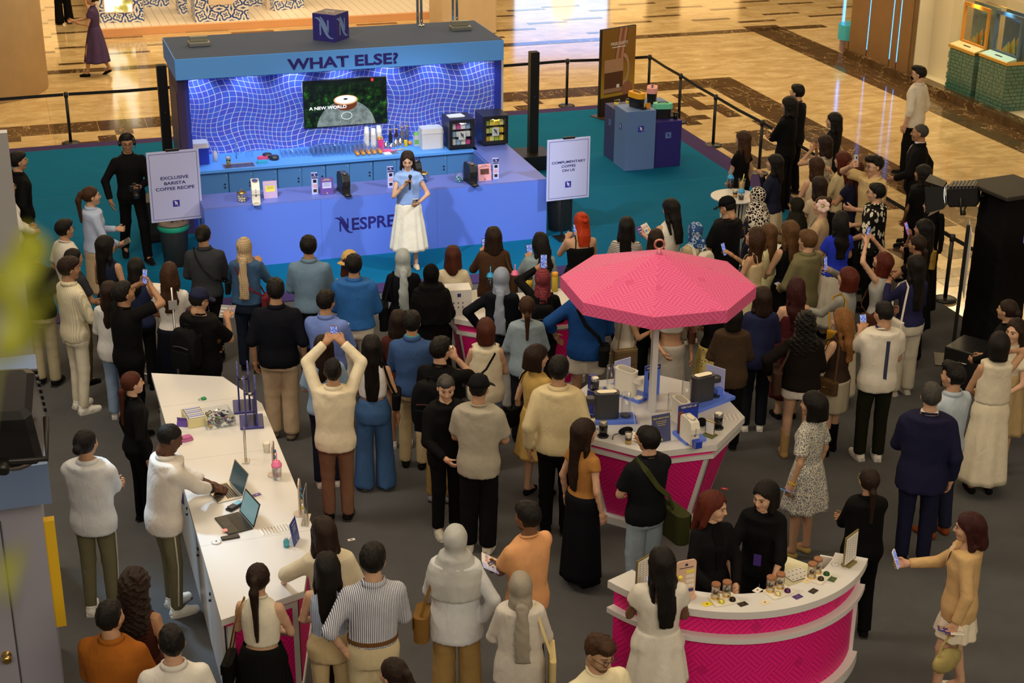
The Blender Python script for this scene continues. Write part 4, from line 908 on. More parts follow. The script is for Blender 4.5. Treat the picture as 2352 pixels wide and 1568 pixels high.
    pr = [q for q in pr if q[0] < 1.43]+[(1.437, (.064 if sex == 'm' else .054)-inf*.5, (.062 if sex == 'm' else .052)-inf*.5, 0, -.012), (1.462, (.060 if sex == 'm' else .050)-inf*.8, (.060 if sex == 'm' else .050)-inf*.8, 0, -.014)]; pr = [(z_, a_+.012*max(0, min(1, (1.0-z_)/.15))*(hem < .95), b_+.014*max(0, min(1, (1.0-z_)/.15))*(hem < .95))+tuple(r_) for z_, a_, b_, *r_ in pr]; inf0 = inf; inf = inf*.8
    if hem < .78: pr = [(hem, max(.19, .15*g), .15)]+pr[1:]
    z1 = 1.455 if 'tube' not in opt else 1.30
    F.loft(pr, inf, .02, z0=hem, z1=z1, lean=ln)
    if sl > 0:
        for nm in 'LR':
            S, E, W, hs = J[nm]; r0, r1, r2 = aR[0]+inf*.45+.007, aR[1]+inf*.6+.006, aR[2]+inf*.6+.006; puff = .012 if 'puff' in opt else 0
            F.cone(S, S+(E-S)*min(sl, 1), r0+puff, r0+(r1-r0)*min(sl, 1)+puff+(.010 if sl < 1 else 0), .035, flat=sl < 1)
            if sl > 1: F.cone(E, E+(W-E)*min(sl-1, 1)*.97, r1+puff, r1+(r2-r1)*(sl-1)+puff*1.5, .012, flat=True)
    else:
        for sgn in (-1, 1): S = sh((sgn*(sw+.045), 0, zs)); F.ell(S, (.060, .09, .13), .01, 's')
    F.wrinkle(.0085 if inf0 > .018 else .005, sd)
    F.ell(sh((0, .062, 1.462)), (.05, .05, .03), .008, 's') if 'deep' not in opt else F.ell(sh((0, .06, 1.47)), (.075, .085, .12), .008, 's')
    if 'strap' in opt: F.cut(None, 1.29)
    if 'back' in opt: F.ell(sh((0, -.10, 1.45)), (.10, .11, .16), .01, 's')
    V, Q = F.net(); link('top' if hem > .8 else 'dress' if 'dress' in opt else 'top', npmesh('garment', V, Q), root, tm)
    nr = .068 if sex == 'm' else .060
    if 'collar' in opt:
        cb = MB(); n = 18; Vv = []
        for k2, (rr, zz) in enumerate(((nr+.004, 1.425), (nr+.002, 1.468), (nr+.010, 1.474), (nr+.024, 1.438), (nr+.018, 1.432))):
            for i in range(n+1): a0 = math.radians(105+330*i/n); q = sh((rr*math.cos(a0), rr*.98*math.sin(a0)-.008, zz-.026*max(0, math.sin(a0)))); Vv.append(q)
        cb.add(Vv, [(k2*(n+1)+i, k2*(n+1)+i+1, (k2+1)*(n+1)+i+1, (k2+1)*(n+1)+i) for k2 in range(4) for i in range(n)], sm=True); cb.obj('collar', tm, root)
    elif not any(k2 in opt for k2 in ('strap', 'back', 'deep')) and not hairs[0].startswith('hijab'):
        MB().tube([sh(((nr-.002)*math.cos(i*PI/9), (nr-.003)*math.sin(i*PI/9)-.010, 1.452-.016*math.sin(i*PI/9))) for i in range(18)], .0105, 6, closed=True).obj('neckband', tm, root)
    if 'strap' in opt:
        for sgn in (-1, 1): MB().strap([sh((sgn*.085, -.098, 1.28)), sh((sgn*.080, -.075, 1.39)), sh((sgn*.078, -.01, 1.432)), sh((sgn*.080, .07, 1.38)), sh((sgn*.085, .118, 1.28))], .012, .006, (1, 0, 0)).obj('shoulder_strap', tm, root)
    # ---------------- lower garment
    bk = bottom[0]; bm = C_(bottom[1]) if len(bottom) > 1 else None
    if bk in ('skirt', 'pleat', 'slim', 'dressskirt'):
        hz, hr = bottom[2], bottom[3]; wv = bottom[4] if len(bottom) > 4 else (.05 if bk != 'slim' else .015); nw = bottom[5] if len(bottom) > 5 else (13 if bk == 'pleat' else 8)
        wz = wz_; n = 72; Vv = []; Ff = []; K = 16
        w0 = np.interp(wz, [a[0] for a in T_], [a[1]*g for a in T_])+.014; d0 = np.interp(wz, [a[0] for a in T_], [a[2]*g for a in T_])+.014
        for k in range(K+1):
            t = k/K; z = wz+(hz-wz)*t; hipx = np.interp(z, [a[0] for a in T_], [a[1]*g for a in T_])+.018 if z > .78 else 0; hipy = np.interp(z, [a[0] for a in T_], [a[2]*g for a in T_])+.018 if z > .78 else 0
            e = t**.8; rx = max(w0+(hr-w0)*e, hipx); ry = max(d0+(hr*.85-d0)*e, hipy)
            for i in range(n):
                th = 2*PI*i/n; rr = 1+wv*min(1, t*2.2)*(math.sin(nw*th+rn.random()*.02+.8*math.sin(3*th+sd)+.7*t)); Vv.append((rx*rr*math.cos(th)+lx*max(z-.95, 0), ry*rr*math.sin(th)+ly*max(z-.95, 0), z))
        for k in range(K):
            for i in range(n): Ff.append((k*n+(i+1) % n, k*n+i, (k+1)*n+i, (k+1)*n+(i+1) % n))
        for k in range(1, 3):       # turned-in hem
            pass
        o = link('skirt', npmesh('skirt', np.array(Vv), np.array(Ff)), root, bm); sm_ = o.modifiers.new('cloth_thickness', 'SOLIDIFY'); sm_.thickness = .006; sm_.offset = 0
    elif bk != 'none':
        w = {'trousers': (.090, .072, .064), 'slim_t': (.086, .066, .052), 'wide': (.092, .090, .108), 'jeans': (.090, .074, .066), 'shorts': (.105, .115, .11), 'loose': (.096, .088, .080), 'minishorts': (.108, .12, .12)}[bk]
        F = Field(lo-.03, np.array((hi[0], hi[1], 1.1))+.03, .0235)
        F.loft([(.74, .12*g, .10*g), (.80, .158*g, .115*g)]+[(a[0], a[1]*g, a[2]*g) for a in T_[1:3]], .016, .02, z0=.78, z1=1.04 if hem > .94 else hem+.05)
        for nm in 'LR':
            Hj, K_, A = LG[nm]
            if bk in ('shorts', 'minishorts'): t = .72 if bk == 'shorts' else .32; F.cone(Hj, Hj+(K_-Hj)*t, w[0]*g, w[1]*.98, .03, True)
            else: F.cone(Hj, K_, w[0]*g, w[1], .03 if bk != "wide" else .018); F.cone(K_, A+np.array((0, 0, -.02 if bk != 'wide' else -.055)), w[1], w[2], .02, True)
        F.wrinkle(.010 if bk != 'slim_t' else .007, sd+3); V, Q = F.net(); link(bk if bk in ('jeans', 'shorts') else 'shorts' if bk == 'minishorts' else 'trousers', npmesh('trousers', V, Q), root, bm)
    # ---------------- shoes
    kind = 'sneaker'; sc_ = shoes
    if ':' in shoes: kind, sc_ = shoes.split(':')
    for nm, sgn in (('L', -1), ('R', 1)):
        if shoes == 'none': break
        A = LG[nm][2]; o = link('shoe' if kind != 'boot' else 'boot', SHOE[kind], root, C_(sc_), (A[0], A[1]+.02, A[2]-.085), (.0 if A[2] < .1 else -.5, 0, -sgn*.16), .96 if sex == 'm' else .86)
        if kind == 'sneaker': link('sole', SOLE, o, mat('rubber_white', (.68, .66, .6), .6) if sum(C_(sc_).node_tree.nodes['Principled BSDF'].inputs[0].default_value[:3]) >= 0 and sc_ in ('#eeeeea', '#e9e7de', '#dcd6c4', '#b9b6a6') else mat('rubber_dark', (.03, .028, .025), .6))
    # ---------------- hair and head cover
    Mh = Matrix(Rh.tolist()).to_4x4(); Mh.translation = Vector(hc)
    def headpart(name, me, m): 
        o = link(name, me, root, m); o.matrix_local = Mh; return o
    hs = hairs[0]
    if hs.startswith('hijab'):
        hm = C_(hairs[1]); drape = hairs[2] if len(hairs) > 2 else 'cape'
        F = Field((-.30, -.30, .85), (.30, .30, 1.80), .0165); c = hc
        F.ell(c+np.array((0, -.014, .026)), (.094, .116, .110), 0); F.cone(c+np.array((0, -.01, -.02)), nb+np.array((0, 0, .0)), .088, .082, .03)
        fw = Rh@np.array((0, 1., 0)); fc_ = c+fw*.118+np.array((0, 0, -.022)); F.cone(fc_-fw*.05, fc_+fw*.06, .058, .066, 0, mode='s')
        zb = 1.13 if drape == 'cape' else 1.02 if drape == 'long' else 1.39
        pr = [(zb, .18*g, .150), (1.28, .185*g, .140), (1.36, .170*g, .115), (1.42, .115, .095), (1.48, .085, .09)]
        F.loft([(a, b, d, 0, -.005) for a, b, d in pr if a >= zb-.001], .012+inf*.9, .04, z0=zb, lean=ln) if zb < 1.38 else F.loft([(1.38, .115, .10, 0, -.01), (1.42, .10, .095, 0, -.01), (1.5, .08, .088, 0, -.01)], .0, .04, lean=ln)
        F.D = F.D+np.where(F.ax[2][None, None, :] < 1.5, .0, 0).astype(np.float32)
        if drape in ('tail', 'tie'):
            F.ell(sh((.01, -.13, 1.47)), (.06, .035, .045), .02); F.loft([(.98, .075, .022, .02, -.165), (1.2, .07, .03, .01, -.165), (1.45, .045, .035, .01, -.14)], 0, .02)
        F.wrinkle(.014, sd+5); V, Q = F.net(); link('headscarf', npmesh('headscarf', V, Q), root, hm)
    elif hs != 'none':
        nm_ = hs.split('+')[0]
        headpart('hair', hair(nm_), hairmat_(hairs[1]))
    for e in extra:
        k = e[0]
        if k == 'cap':
            b = MB().lathe([(.001, .128), (.04, .124), (.075, .102), (.094, .06), (.100, .028), (.097, .028)], 24, T(0, -.012, .012, s=(.93, 1.10, 1)), cap=False); cs = 1.13 if hs[:4] in ('long', 'wavy') else 1.03; Mo = Mh.copy(); Mh = Mh @ Matrix.Diagonal((cs, cs, cs, 1)); o = headpart('cap', b.mesh('cap'), C_(e[1])); Mh = Mo
            br = MB(); n = 14; Vv = []; back = -1 if len(e) > 2 else 1
            for r, zz in ((.088, .045), (.125, .040), (.165, .026)):
                for i in range(n+1): a = math.radians(25+130*i/n); Vv.append((.90*r*math.cos(a)*.95, back*r*math.sin(a)*1.05+.0, zz+.012*math.sin(a)-.010))
            Ff = []
            for k2 in range(2):
                for i in range(n): Ff.append((k2*(n+1)+i, (k2+1)*(n+1)+i, (k2+1)*(n+1)+i+1, k2*(n+1)+i+1))
            br.add(Vv+[(x, y, z-.005) for x, y, z in Vv], Ff+[tuple(i+len(Vv) for i in f[::-1]) for f in Ff]); link('brim', br.mesh('brim'), o, C_(e[1])).matrix_local = Matrix.Identity(4)
        elif k == 'glasses':
            b = MB()
            for sx in (-1, 1):
                b.tube([(sx*.033+.022*math.cos(a*PI/8), .107, .008+.018*math.sin(a*PI/8)) for a in range(16)], .0022, 6, closed=True); b.tube([(sx*.055, .105, .012), (sx*.082, .05, .014), (sx*.086, -.03, .010)], .002, 6)
            b.tube([(-.011, .108, .012), (.011, .108, .012)], .0022, 6); headpart('glasses', b.mesh('glasses'), M_BLKPL if len(e) < 2 else M_GOLD)
        elif k == 'headphones':
            b = MB().tube([(.098*math.cos(a*PI/12), -.005, .03+.105*math.sin(a*PI/12)) for a in range(13)], .009, 8)
            for sx in (-1, 1): b.lathe([(.036, 0), (.036, .03), (.025, .036)], 16, T(sx*.078, -.005, .0, 0, 0, sx*PI/2))
            b.tube([(-.10, .0, -.01), (-.095, .07, -.055)], .004, 6); headpart('headphones', b.mesh('headphones'), M_BLKPL)
        elif k == 'mask':
            b = MB().ball((0, .074, -.048), (.052, .046, .042), 14); headpart('face_mask', b.mesh('face_mask'), C_('#15161a'))
        elif k == 'clip':
            b = MB().tube([(.05, -.02, .10), (.065, -.06, .085), (.05, -.075, .08), (.045, -.03, .105)], .004, 6, closed=True); headpart('hair_clip', b.mesh('hair_clip'), M_GOLD)
        elif k == 'sun':
            b = MB()
            for sx in (-1, 1): b.lathe([(.027, 0), (.027, .004)], 14, T(sx*.036, .06, .115, 0, -.9))
            b.tube([(-.06, .055, .115), (-.092, -.02, .07)], .003, 6).tube([(.06, .055, .115), (.092, -.02, .07)], .003, 6); headpart('sunglasses', b.mesh('sunglasses'), M_BLKPL)
        elif k == 'flower':
            b = MB()
            for i in range(7): a = i*2*PI/7; b.ball((-.092, -.045+.055*math.cos(a), .035+.055*math.sin(a)), (.014, .040, .040), 8)
            headpart('hair_flower', b.mesh('hair_flower'), mat('petal', (.85, .62, .58), .6)); headpart('flower_centre', MB().ball((-.108, -.045, .035), .018, 8).mesh('flower_centre'), mat('stamen', (.45, .5, .12)))
        elif k == 'tie':
            b = MB().tube([(.024*math.cos(a*PI/6), -.128, e[2]+.024*math.sin(a*PI/6)) for a in range(12)], .008, 6, closed=True); headpart('hair_tie', b.mesh('hair_tie'), C_(e[1]))
        elif k == 'lanyard':
            b = MB().strap([sh((-.05, -.062, 1.455)), sh((-.072, .0, 1.462)), sh((-.068, .09, 1.39)), sh((-.02, .150*g, 1.22)), sh((0, .155*g, 1.10)), sh((.02, .150*g, 1.22)), sh((.068, .09, 1.39)), sh((.072, .0, 1.462)), sh((.05, -.062, 1.455))], .012, .004, (0, 1, .3)); o = b.obj('lanyard', C_('#17171c'), root)
            q = sh((0, .162*g, 1.03)); MB().box(q[0]-.032, q[0]+.032, q[1]-.003, q[1]+.003, q[2]-.055, q[2]+.05).obj('badge', mat('badge_purple', (.06, .03, .22), .4), o)
        elif k == 'lapel':      # open jacket: shirt front shows between the lapels
            b = MB(); Vv = []; zz = [(1.425, .040), (1.37, .048), (1.30, .040), (1.22, .028), (1.13, .016), (1.05, .004)]
            for z_, w_ in zz:
                yf = np.interp(z_, [a[0] for a in pr], [a[2]+(a[4] if len(a) > 4 else 0) for a in pr])+inf+.008
                for dx in (-w_, w_): Vv.append(sh((dx, yf*math.sqrt(max(.1, 1-(dx/.16)**2)), z_)))
            b.add(Vv+[v_-np.array((0, .02, 0)) for v_ in Vv], [(2*i_, 2*i_+1, 2*i_+3, 2*i_+2) for i_ in range(5)]); b.obj('shirt_front', C_(e[1]), root)
        elif k == 'scollar':
            b = MB().tube([sh((.062*math.cos(a*PI/8), .058*math.sin(a*PI/8)-.008, 1.462)) for a in range(16)], .014, 8, closed=True); b.obj('shirt_collar', C_(e[1]), root)
        elif k == 'belt':
            b = MB(); z = 1.0; rx = np.interp(z, [a[0] for a in T_], [a[1]*g for a in T_])+.022; ry = np.interp(z, [a[0] for a in T_], [a[2]*g for a in T_])+.022
            b.strap([(rx*math.cos(a*PI/12), ry*math.sin(a*PI/12), z) for a in range(25)], .032, .006); b.obj('belt', C_(e[1]), root)
        elif k == 'stripe':     # side or back stripe printed on the garment
            b = MB(); b.strap([sh(np.array(q)) for q in e[2]], e[3], .006, e[4]); b.obj('stripe', C_(e[1]), root)
        elif k == 'watch':
            Mw = hd[e[1]] @ T(0, 0, -.035); b = MB().tube([(.031*math.cos(a*PI/7), .029*math.sin(a*PI/7), 0) for a in range(14)], .009, 6, closed=True); b.box(-.014, .014, -.040, -.028, -.016, .016); o = b.obj('watch', C_(e[2]) if len(e) > 2 else M_BLKPL, root); o.matrix_local = Mw
        elif k == 'glove':
            pass
    PEOPLE[key] = dict(root=root, M=Matrix.Translation((p[0], p[1], zf)) @ Euler((0, 0, yaw-PI/2)).to_matrix().to_4x4() @ Matrix.Scale(s, 4), hand=hd, J=J, H=H, sh=sh, g=g, sex=sex, hc=hc)
    return root
# ================================================================ the people
P_ = person
BLK = '#17181b'; NVY = '#1b2138'; CRM = '#d9cfb4'; WHT = '#e6e4dc'
FR = lambda a, b: (a, b)
# -- left group
P_('l_black', 'man in black jacket and glasses at far left edge of the stage', 40, 352, 1.76, 78, 'm', 'm', ('short', 'black'), (BLK, 2, .84, .022, 'collar'), ('trousers', BLK), extra=(('glasses', 'g'),), zf=.032)
P_('l_desk', 'person in white shirt with glasses half hidden by the grey pillar at left edge', 14, 412, 1.66, 75, 'f', 'm', ('lowpony:.25', 'black'), (WHT, 2, .84, .02, 'collar'), ('trousers', BLK), arms=('low', 'low'), extra=(('glasses',),), zf=.032)
P_('photog', 'photographer all in black with headphones and glasses carrying a camera', 290, 310, 1.78, 168, 'm', 't', ('fade', 'black'), (BLK, 2, .84, .02), ('trousers', '#141416'), '#17171a', (((.06, .27, 1.06), (.8, -.3, -.6), 'grip'), ((.30, .10, .88), (1, -.5, 0), 'relax')), (8, 8), stance='w', extra=(('glasses',), ('headphones',)), beard=False, zf=.032)
P_('l_pony', 'woman with brown ponytail and pale blue shirt holding a tablet beside the stage', 208, 432, 1.70, 78, 'f', 'l', ('pony:.28', 'brown'), ('#aebede', 2, .90, .024, 'collar loose'), ('slim', '#c9b294', .35, .17, .01), 'heel:#cdb99b', ('hold', 'low'), zf=.032)
P_('l_hoodie', 'person with short hair, black glasses and white hoodie at left', 147, 508, 1.66, 62, 'm', 'm', ('short', 'black'), ('#cfcac0', .8, .84, .03), ('trousers', '#c7bda6'), '#15151a', extra=(('glasses',),))
P_('l_dark', 'person in dark grey tee with glasses behind the man in cream shirt', 168, 574, 1.62, 60, 'f', 'm', ('lowpony:.2', 'black'), ('#2b2d33', .7, .84, .028), ('trousers', '#5a4c34'), 'flat:#15151a', ('low', 'low'), extra=(('glasses',),))
P_('l_cream', 'man in cream striped shirt and white trousers with a brown pouch at left', 157, 595, 1.78, 62, 'm', 't', ('short', 'dkbrown'), ('#d8d0b8/stripe/#c4b999/.6', 2, .82, .022, 'collar'), ('slim_t', '#e2dac4'), '#e9e7de', ('low', 'low'), (12, 6))
P_('l_leaf', 'man in dark top and cream trousers hidden behind the blurred leaves', 74, 556, 1.74, 20, 'm', 'm', ('short', 'black'), ('#2a2c22', .8, .84, .02), ('trousers', '#b8ad8e'), '#17171a')
P_('l_long', 'woman with long black hair in a sleeveless navy dress near the stage left', 243, 545, 1.64, 35, 'f', 'm', ('long:.42', 'black'), (NVY, 0, .84, .012, ''), ('skirt', '#14151b', .25, .22, .03), 'flat:#15151a', ('low', 'down'), head=(20, 0))
P_('l_navy', 'woman with straight black hair in navy top behind the man filming at left', 312, 596, 1.56, 20, 'f', 'm', ('long:.22', 'black'), ('#232c4d', 0, .84, .012), ('trousers', BLK), 'flat:#15151a', ('low', 'low'))
P_('l_film', 'man in black tee filming upward with a phone at left', 283, 652, 1.74, 52, 'm', 't', ('short', 'black'), ('#121214', .75, .82, .028), ('trousers', '#121214'), '#17171a', ('up', 'up'), (14, -16), extra=(('glasses', 'g'),))
P_('l_blouse', 'woman in white blouse and blue jeans behind the man filming at left', 250, 650, 1.6, 20, 'f', 'l', ('long:.32', 'dkbrown'), ('#d6d5d3', 1.6, .78, .03, 'loose'), ('jeans', '#8fa6c4'), '#e9e7de', ('low', 'low'))
P_('l_wavy', 'woman with long wavy brown hair, white tee and navy skirt beside the metal rod', 388, 608, 1.66, 12, 'f', 't', ('wavy:.32', 'brown'), ('#d9d8d6', .55, .92, .014), ('skirt', '#161b2e', .15, .24, .05), 'flat:#15151a', ('low', 'low'))
P_('l_cap', 'man in navy cap and black tee with black backpack reading a paper', 456, 668, 1.70, 40, 'm', 'm', ('fade', 'black'), ('#0e0e10', .85, .80, .035, 'loose'), ('loose', '#141417'), '#15151a', ('low', 'phone'), (15, 14), extra=(('cap', '#20253e'), ('glasses',)), girth=1.15)
P_('l_bun', 'person in dark grey shirt with black hair bun facing the stage', 466, 520, 1.70, 8, 'm', 'm', ('bun', 'black'), ('#33363c', 2, .86, .026, 'collar'), ('trousers', BLK), '#15151a', ('low', 'low'), (12, 0))
P_('l_hij', 'woman in beige checked headscarf and denim jacket with red bag strap', 560, 548, 1.64, 15, 'f', 'm', ('hijab', '#cdb592/check/#8d7a63', 'tail'), ('#3c5a80', 2, .90, .028, 'collar loose'), ('jeans', '#1d2536'), '#15151a', ('phone', 'phone'))
P_('c_navy', 'man in dark navy shirt and loose beige trousers left of centre', 632, 645, 1.8, 8, 'm', 'm', ('short', 'black'), ('#171a26', 1.05, .82, .03, 'collar'), ('loose', '#cdb99a'), '#8b8170', ('down', 'down'), (-6, 0), girth=1.08)
P_('c_greyblue', 'slim man in grey blue linen shirt with black trousers', 708, 545, 1.76, 6, 'm', 'm', ('fringe', 'black'), ('#6f8ba6', 1.7, .86, .028, 'collar'), ('slim_t', '#121214'), '#15151a', ('low', 'low'))
P_('c_tancap', 'woman in tan cap and white sleeveless top in front of blue jacket', 803, 583, 1.60, 5, 'f', 'l', ('long:.12', 'redbrown'), ('#e2dccf', 0, .88, .012), ('trousers', '#3a3d48'), '#e9e7de', ('low', 'low'), extra=(('cap', '#c9a96b', 'b'),))
P_('c_blue', 'man with thick black hair in bright blue denim jacket and white trousers', 812, 588, 1.74, 8, 'm', 'm', ('fringe', 'black'), ('#2f66ad', 2, .90, .036, 'collar loose'), ('trousers', '#ddd8cc'), '#e9e7de', ('low', 'low'), girth=1.1)
P_('c_peri', 'man with glasses in periwinkle shirt and dark trousers', 748, 672, 1.70, 22, 'm', 'm', ('short', 'black'), ('#6c83c8', 2, .84, .028, 'collar'), ('trousers', '#1c2236'), '#15151a', ('low', 'hold'), (12, 6), extra=(('glasses',),), girth=1.08)
P_('c_ltblue', 'woman in light blue puff-sleeved top behind the man raising a phone', 742, 774, 1.62, 5, 'f', 'l', ('long:.25', 'dkbrown'), ('#93b3d4', .85, .86, .03, 'puff loose'), ('trousers', '#1b2233'), '#e9e7de', ('low', 'low'))
P_('c_raise', 'man in cream shirt and brown trousers raising a phone overhead in centre', 764, 830, 1.68, 6, 'm', 'm', ('fade', 'black'), ('#e3d8bd', 2, .80, .026, 'collar loose'), ('trousers', '#7b5a47'), '#15151a', ('high', 'high'), (0, -8), extra=(('watch', 'L', '#3d5a50'),), girth=1.06)
P_('c_jeans', 'woman with very long black hair, white crop top and wide blue jeans', 853, 774, 1.66, 4, 'f', 'm', ('long:.44', 'black'), ('#dedddc', 0, 1.06, .012), ('wide', '#3e5f8e'), 'heel:#c29443', ('low', 'down'))
P_('c_maroon', 'woman in maroon sweater half hidden behind man in blue shirt', 914, 716, 1.54, 0, 'f', 'm', ('long:.22', 'dkbrown'), ('#4d2622', 2, .84, .024), ('minishorts', '#4d2622'), '#e9e7de', ('low', 'low'))
P_('c_khaki', 'man in blue shirt with teal collar and khaki trousers', 946, 720, 1.70, 8, 'm', 'm', ('short', 'black'), ('#3b5788', 2, .84, .026, 'collar'), ('trousers', '#bba985'), 'flat:#1a1717', ('low', 'low'), extra=(('scollar', '#2aa6b8'),))
P_('c_ghij', 'woman in pale grey headscarf and black jacket below the presenter', 925, 574, 1.62, 2, 'f', 'm', ('hijab', '#a9b3b6', 'tail'), ('#181b24', 2, .84, .03), ('skirt', '#7b8290', .2, .20, .03), 'flat:#15151a', ('low', 'low'))
P_('c_bhij', 'woman dressed all in black with black headscarf in the middle of the crowd', 990, 610, 1.62, 4, 'f', 'm', ('hijab', '#0f0f12', 'long'), ('#101013', 2, .70, .05, 'loose'), ('skirt', '#101013', .12, .26, .03), 'flat:#15151a', ('low', 'low'), girth=1.05)
P_('c_creamtee', 'woman with brown hair and cream tee facing the counter front', 1040, 568, 1.56, 2, 'f', 'l', ('long:.12', 'redbrown'), ('#d6cbb0', .8, .86, .02), ('trousers', '#2b2b30'), '#e9e7de', ('low', 'low'))
P_('c_brownsw', 'woman with dark bob and brown sweater holding phone up to her face', 1133, 525, 1.66, -8, 'f', 'l', ('long:.10', 'dkbrown'), ('#4b3425', 2, .82, .03, 'loose'), ('trousers', '#3a2a22'), '#15151a', ('phone', 'low'))
P_('c_denim', 'woman with long black hair in washed denim jacket looking left', 1240, 540, 1.60, -12, 'f', 'l', ('wavy:.30', 'black'), ('#8da0ac', 2, .86, .03, 'loose'), ('jeans', '#4a6186'), '#e9e7de', ('phone', 'low'), head=(-22, 8))
P_('c_ghij2', 'woman in blue grey headscarf and dark jacket by the second kiosk', 1152, 617, 1.68, 10, 'f', 'm', ('hijab', '#8f9bb0', 'tail'), ('#191d29', 2, .84, .034, 'loose'), ('trousers', '#a8a7a6'), '#15151a', (((.26, .05, .98), (1, -.4, 0), 'relax'), 'low'))
P_('c_mhij', 'woman in maroon checked headscarf with black backpack filming', 1247, 620, 1.64, 0, 'f', 'm', ('hijab', '#6b2430/check/#8c4a50', 'tie'), ('#17181d', 2, .84, .024), ('trousers', '#2d2626'), '#15151a', ('up', 'low'))
P_('c_pony', 'woman with brown low ponytail in grey blue shirt beside second kiosk', 1210, 684, 1.64, -4, 'f', 'l', ('lowpony:.26', 'brown'), ('#8c9fad', 2, .82, .03, 'loose'), ('trousers', '#26282e'), '#15151a', ('low', 'low'))
P_('c_red', 'woman with vivid orange-red half-up hair and bare shoulders with thin black straps', 1335, 492, 1.66, -14, 'f', 'l', ('halfup', 'orange'), (BLK, 0, .84, .012, 'strap'), ('skirt', BLK, .35, .24, .05), 'flat:#15151a', ('phone', 'phone'), head=(-10, 4), girth=1.16)
P_('c_long', 'woman with long straight black hair and striped top behind the parasol', 1440, 502, 1.62, 2, 'f', 'l', ('long:.30', 'black'), ('#c9c6bf/hstripe/#4a4a52', .8, .84, .02), ('trousers', BLK), '#15151a', ('low', 'low'))
P_('c_brown2', 'woman with dark brown hair and brown top just behind the parasol ring', 1507, 530, 1.58, 0, 'f', 'l', ('long:.12', 'dkbrown'), ('#4a2f24', 2, .84, .02), ('trousers', BLK), '#15151a', ('low', 'low'))
P_('c_broch', 'woman with long black hair and white top reading an open leaflet', 1540, 461, 1.66, -30, 'f', 'l', ('long:.34', 'black'), ('#e4e2dc', 0, .86, .014), ('trousers', '#c7c1b4'), '#e9e7de', ('fwd', 'hold'), (-15, 12))
P_('c_bhijab', 'woman in blue paisley headscarf and beige top with white backpack', 1597, 512, 1.56, -45, 'f', 'm', ('hijab', '#2e4f86/paisley/#9fb4cc', 'tail'), ('#b8a888', 2, .84, .024), ('trousers', '#8f8776'), '#e9e7de', ('low', 'low'))
P_('c_cap', 'man in black cap and black tee looking down at his phone', 1672, 457, 1.72, -45, 'm', 'm', ('buzz', 'black'), ('#15171b', .85, .80, .034, 'loose'), ('trousers', '#17181c'), '#15151a', ('low', 'low'), (-15, 22), extra=(('cap', '#15171b'),), girth=1.05)
P_('r_nethij', 'woman in black and white lattice headscarf at the white bar table', 1740, 432, 1.60, -62, 'f', 'm', ('hijab', '#14151c/net/#d7cfc0', 'cape'), ('#161d30/wstripe/#4a3c2a/2', 2, .7, .03), ('skirt', '#161d30', .15, .24, .03), 'flat:#15151a', ('low', 'hold'))
P_('r_tee', 'woman with long brown hair and black tee beside the purple border', 1706, 304, 1.62, -58, 'f', 'l', ('long:.24', 'brown'), ('#121215', .5, .86, .016), ('trousers', '#141417'), '#15151a', ('clasp', 'down'))
P_('r_back', 'man with glasses in navy tee standing behind the long-haired man', 1832, 197, 1.76, -60, 'm', 'l', ('short', 'black'), ('#171a22', .9, .82, .026), ('trousers', '#141417'), '#15151a', ('low', 'low'), extra=(('glasses', 'g'),), zf=.004)
P_('r_longm', 'man with long black hair and black shirt folding his arms', 1812, 225, 1.78, -66, 'm', 'm', ('long:.06', 'black'), ('#141417', 1.15, .84, .024, 'collar'), ('trousers', '#121214'), '#15151a', ('fold', 'fold'), zf=.004, extra=(('watch', 'L'),))
P_('r_dark', 'woman with long black hair in dark top standing on marble behind the belt', 1915, 262, 1.66, -78, 'f', 'l', ('long:.34', 'black'), ('#1b1e22', 2, .84, .02), ('trousers', BLK), '#15151a', ('low', 'low'), zf=.004)
P_('r_chin', 'woman with black hair and navy cardigan resting chin on hand at bar table', 1779, 358, 1.62, -72, 'f', 'l', ('long:.18', 'black'), ('#1a1f33', 2, .88, .024), ('skirt', '#cfc4a8', .3, .24, .05), 'flat:#15151a', ('low', 'chin'))
P_('r_gasp', 'woman in glasses with hands at her mouth near the belt', 1894, 314, 1.62, -55, 'f', 'm', ('long:.10', 'dkbrown'), ('#cfc4b0/floral/#3c3a38', .5, .86, .02), ('trousers', '#2a2a30'), '#15151a', ('mouth', 'mouth'), extra=(('glasses',),))
P_('r_red1', 'woman with long red brown hair and cream top in the right crowd', 1935, 352, 1.64, -60, 'f', 'l', ('long:.30', 'auburn'), ('#d4c49c', 2, .86, .02), ('trousers', '#2a2a30'), '#15151a', ('low', 'chin'))
P_('r_br1', 'woman with long brown hair and bare arms in the right crowd', 1874, 364, 1.62, -42, 'f', 'l', ('long:.40', 'brown'), ('#c8b69a', 0, .86, .012), ('trousers', '#2a2a30'), '#15151a', ('low', 'low'))
P_('r_br2', 'woman with dark brown straight hair in front of the beige shirt man', 1881, 409, 1.60, -40, 'f', 'l', ('long:.30', 'dkbrown'), ('#b8a88c', .5, .86, .016), ('trousers', '#3a3630'), '#15151a', ('low', 'low'))
P_('r_navyf', 'woman with long dark red hair in navy top folding her arms', 1962, 372, 1.68, -62, 'f', 'm', ('long:.34', 'redbrown'), ('#1c2036', .4, .84, .016), ('trousers', BLK), '#15151a', ('fold', 'fold'))
P_('r_beige', 'man with glasses and beige shirt holding a white phone up high', 2010, 362, 1.84, -128, 'm', 'l', ('quiff', 'black'), ('#cdb582', .75, .78, .034, 'collar loose'), ('trousers', '#2b2a28'), '#15151a', ('hold', 'up'), (8, 4), extra=(('glasses',),), girth=1.05)
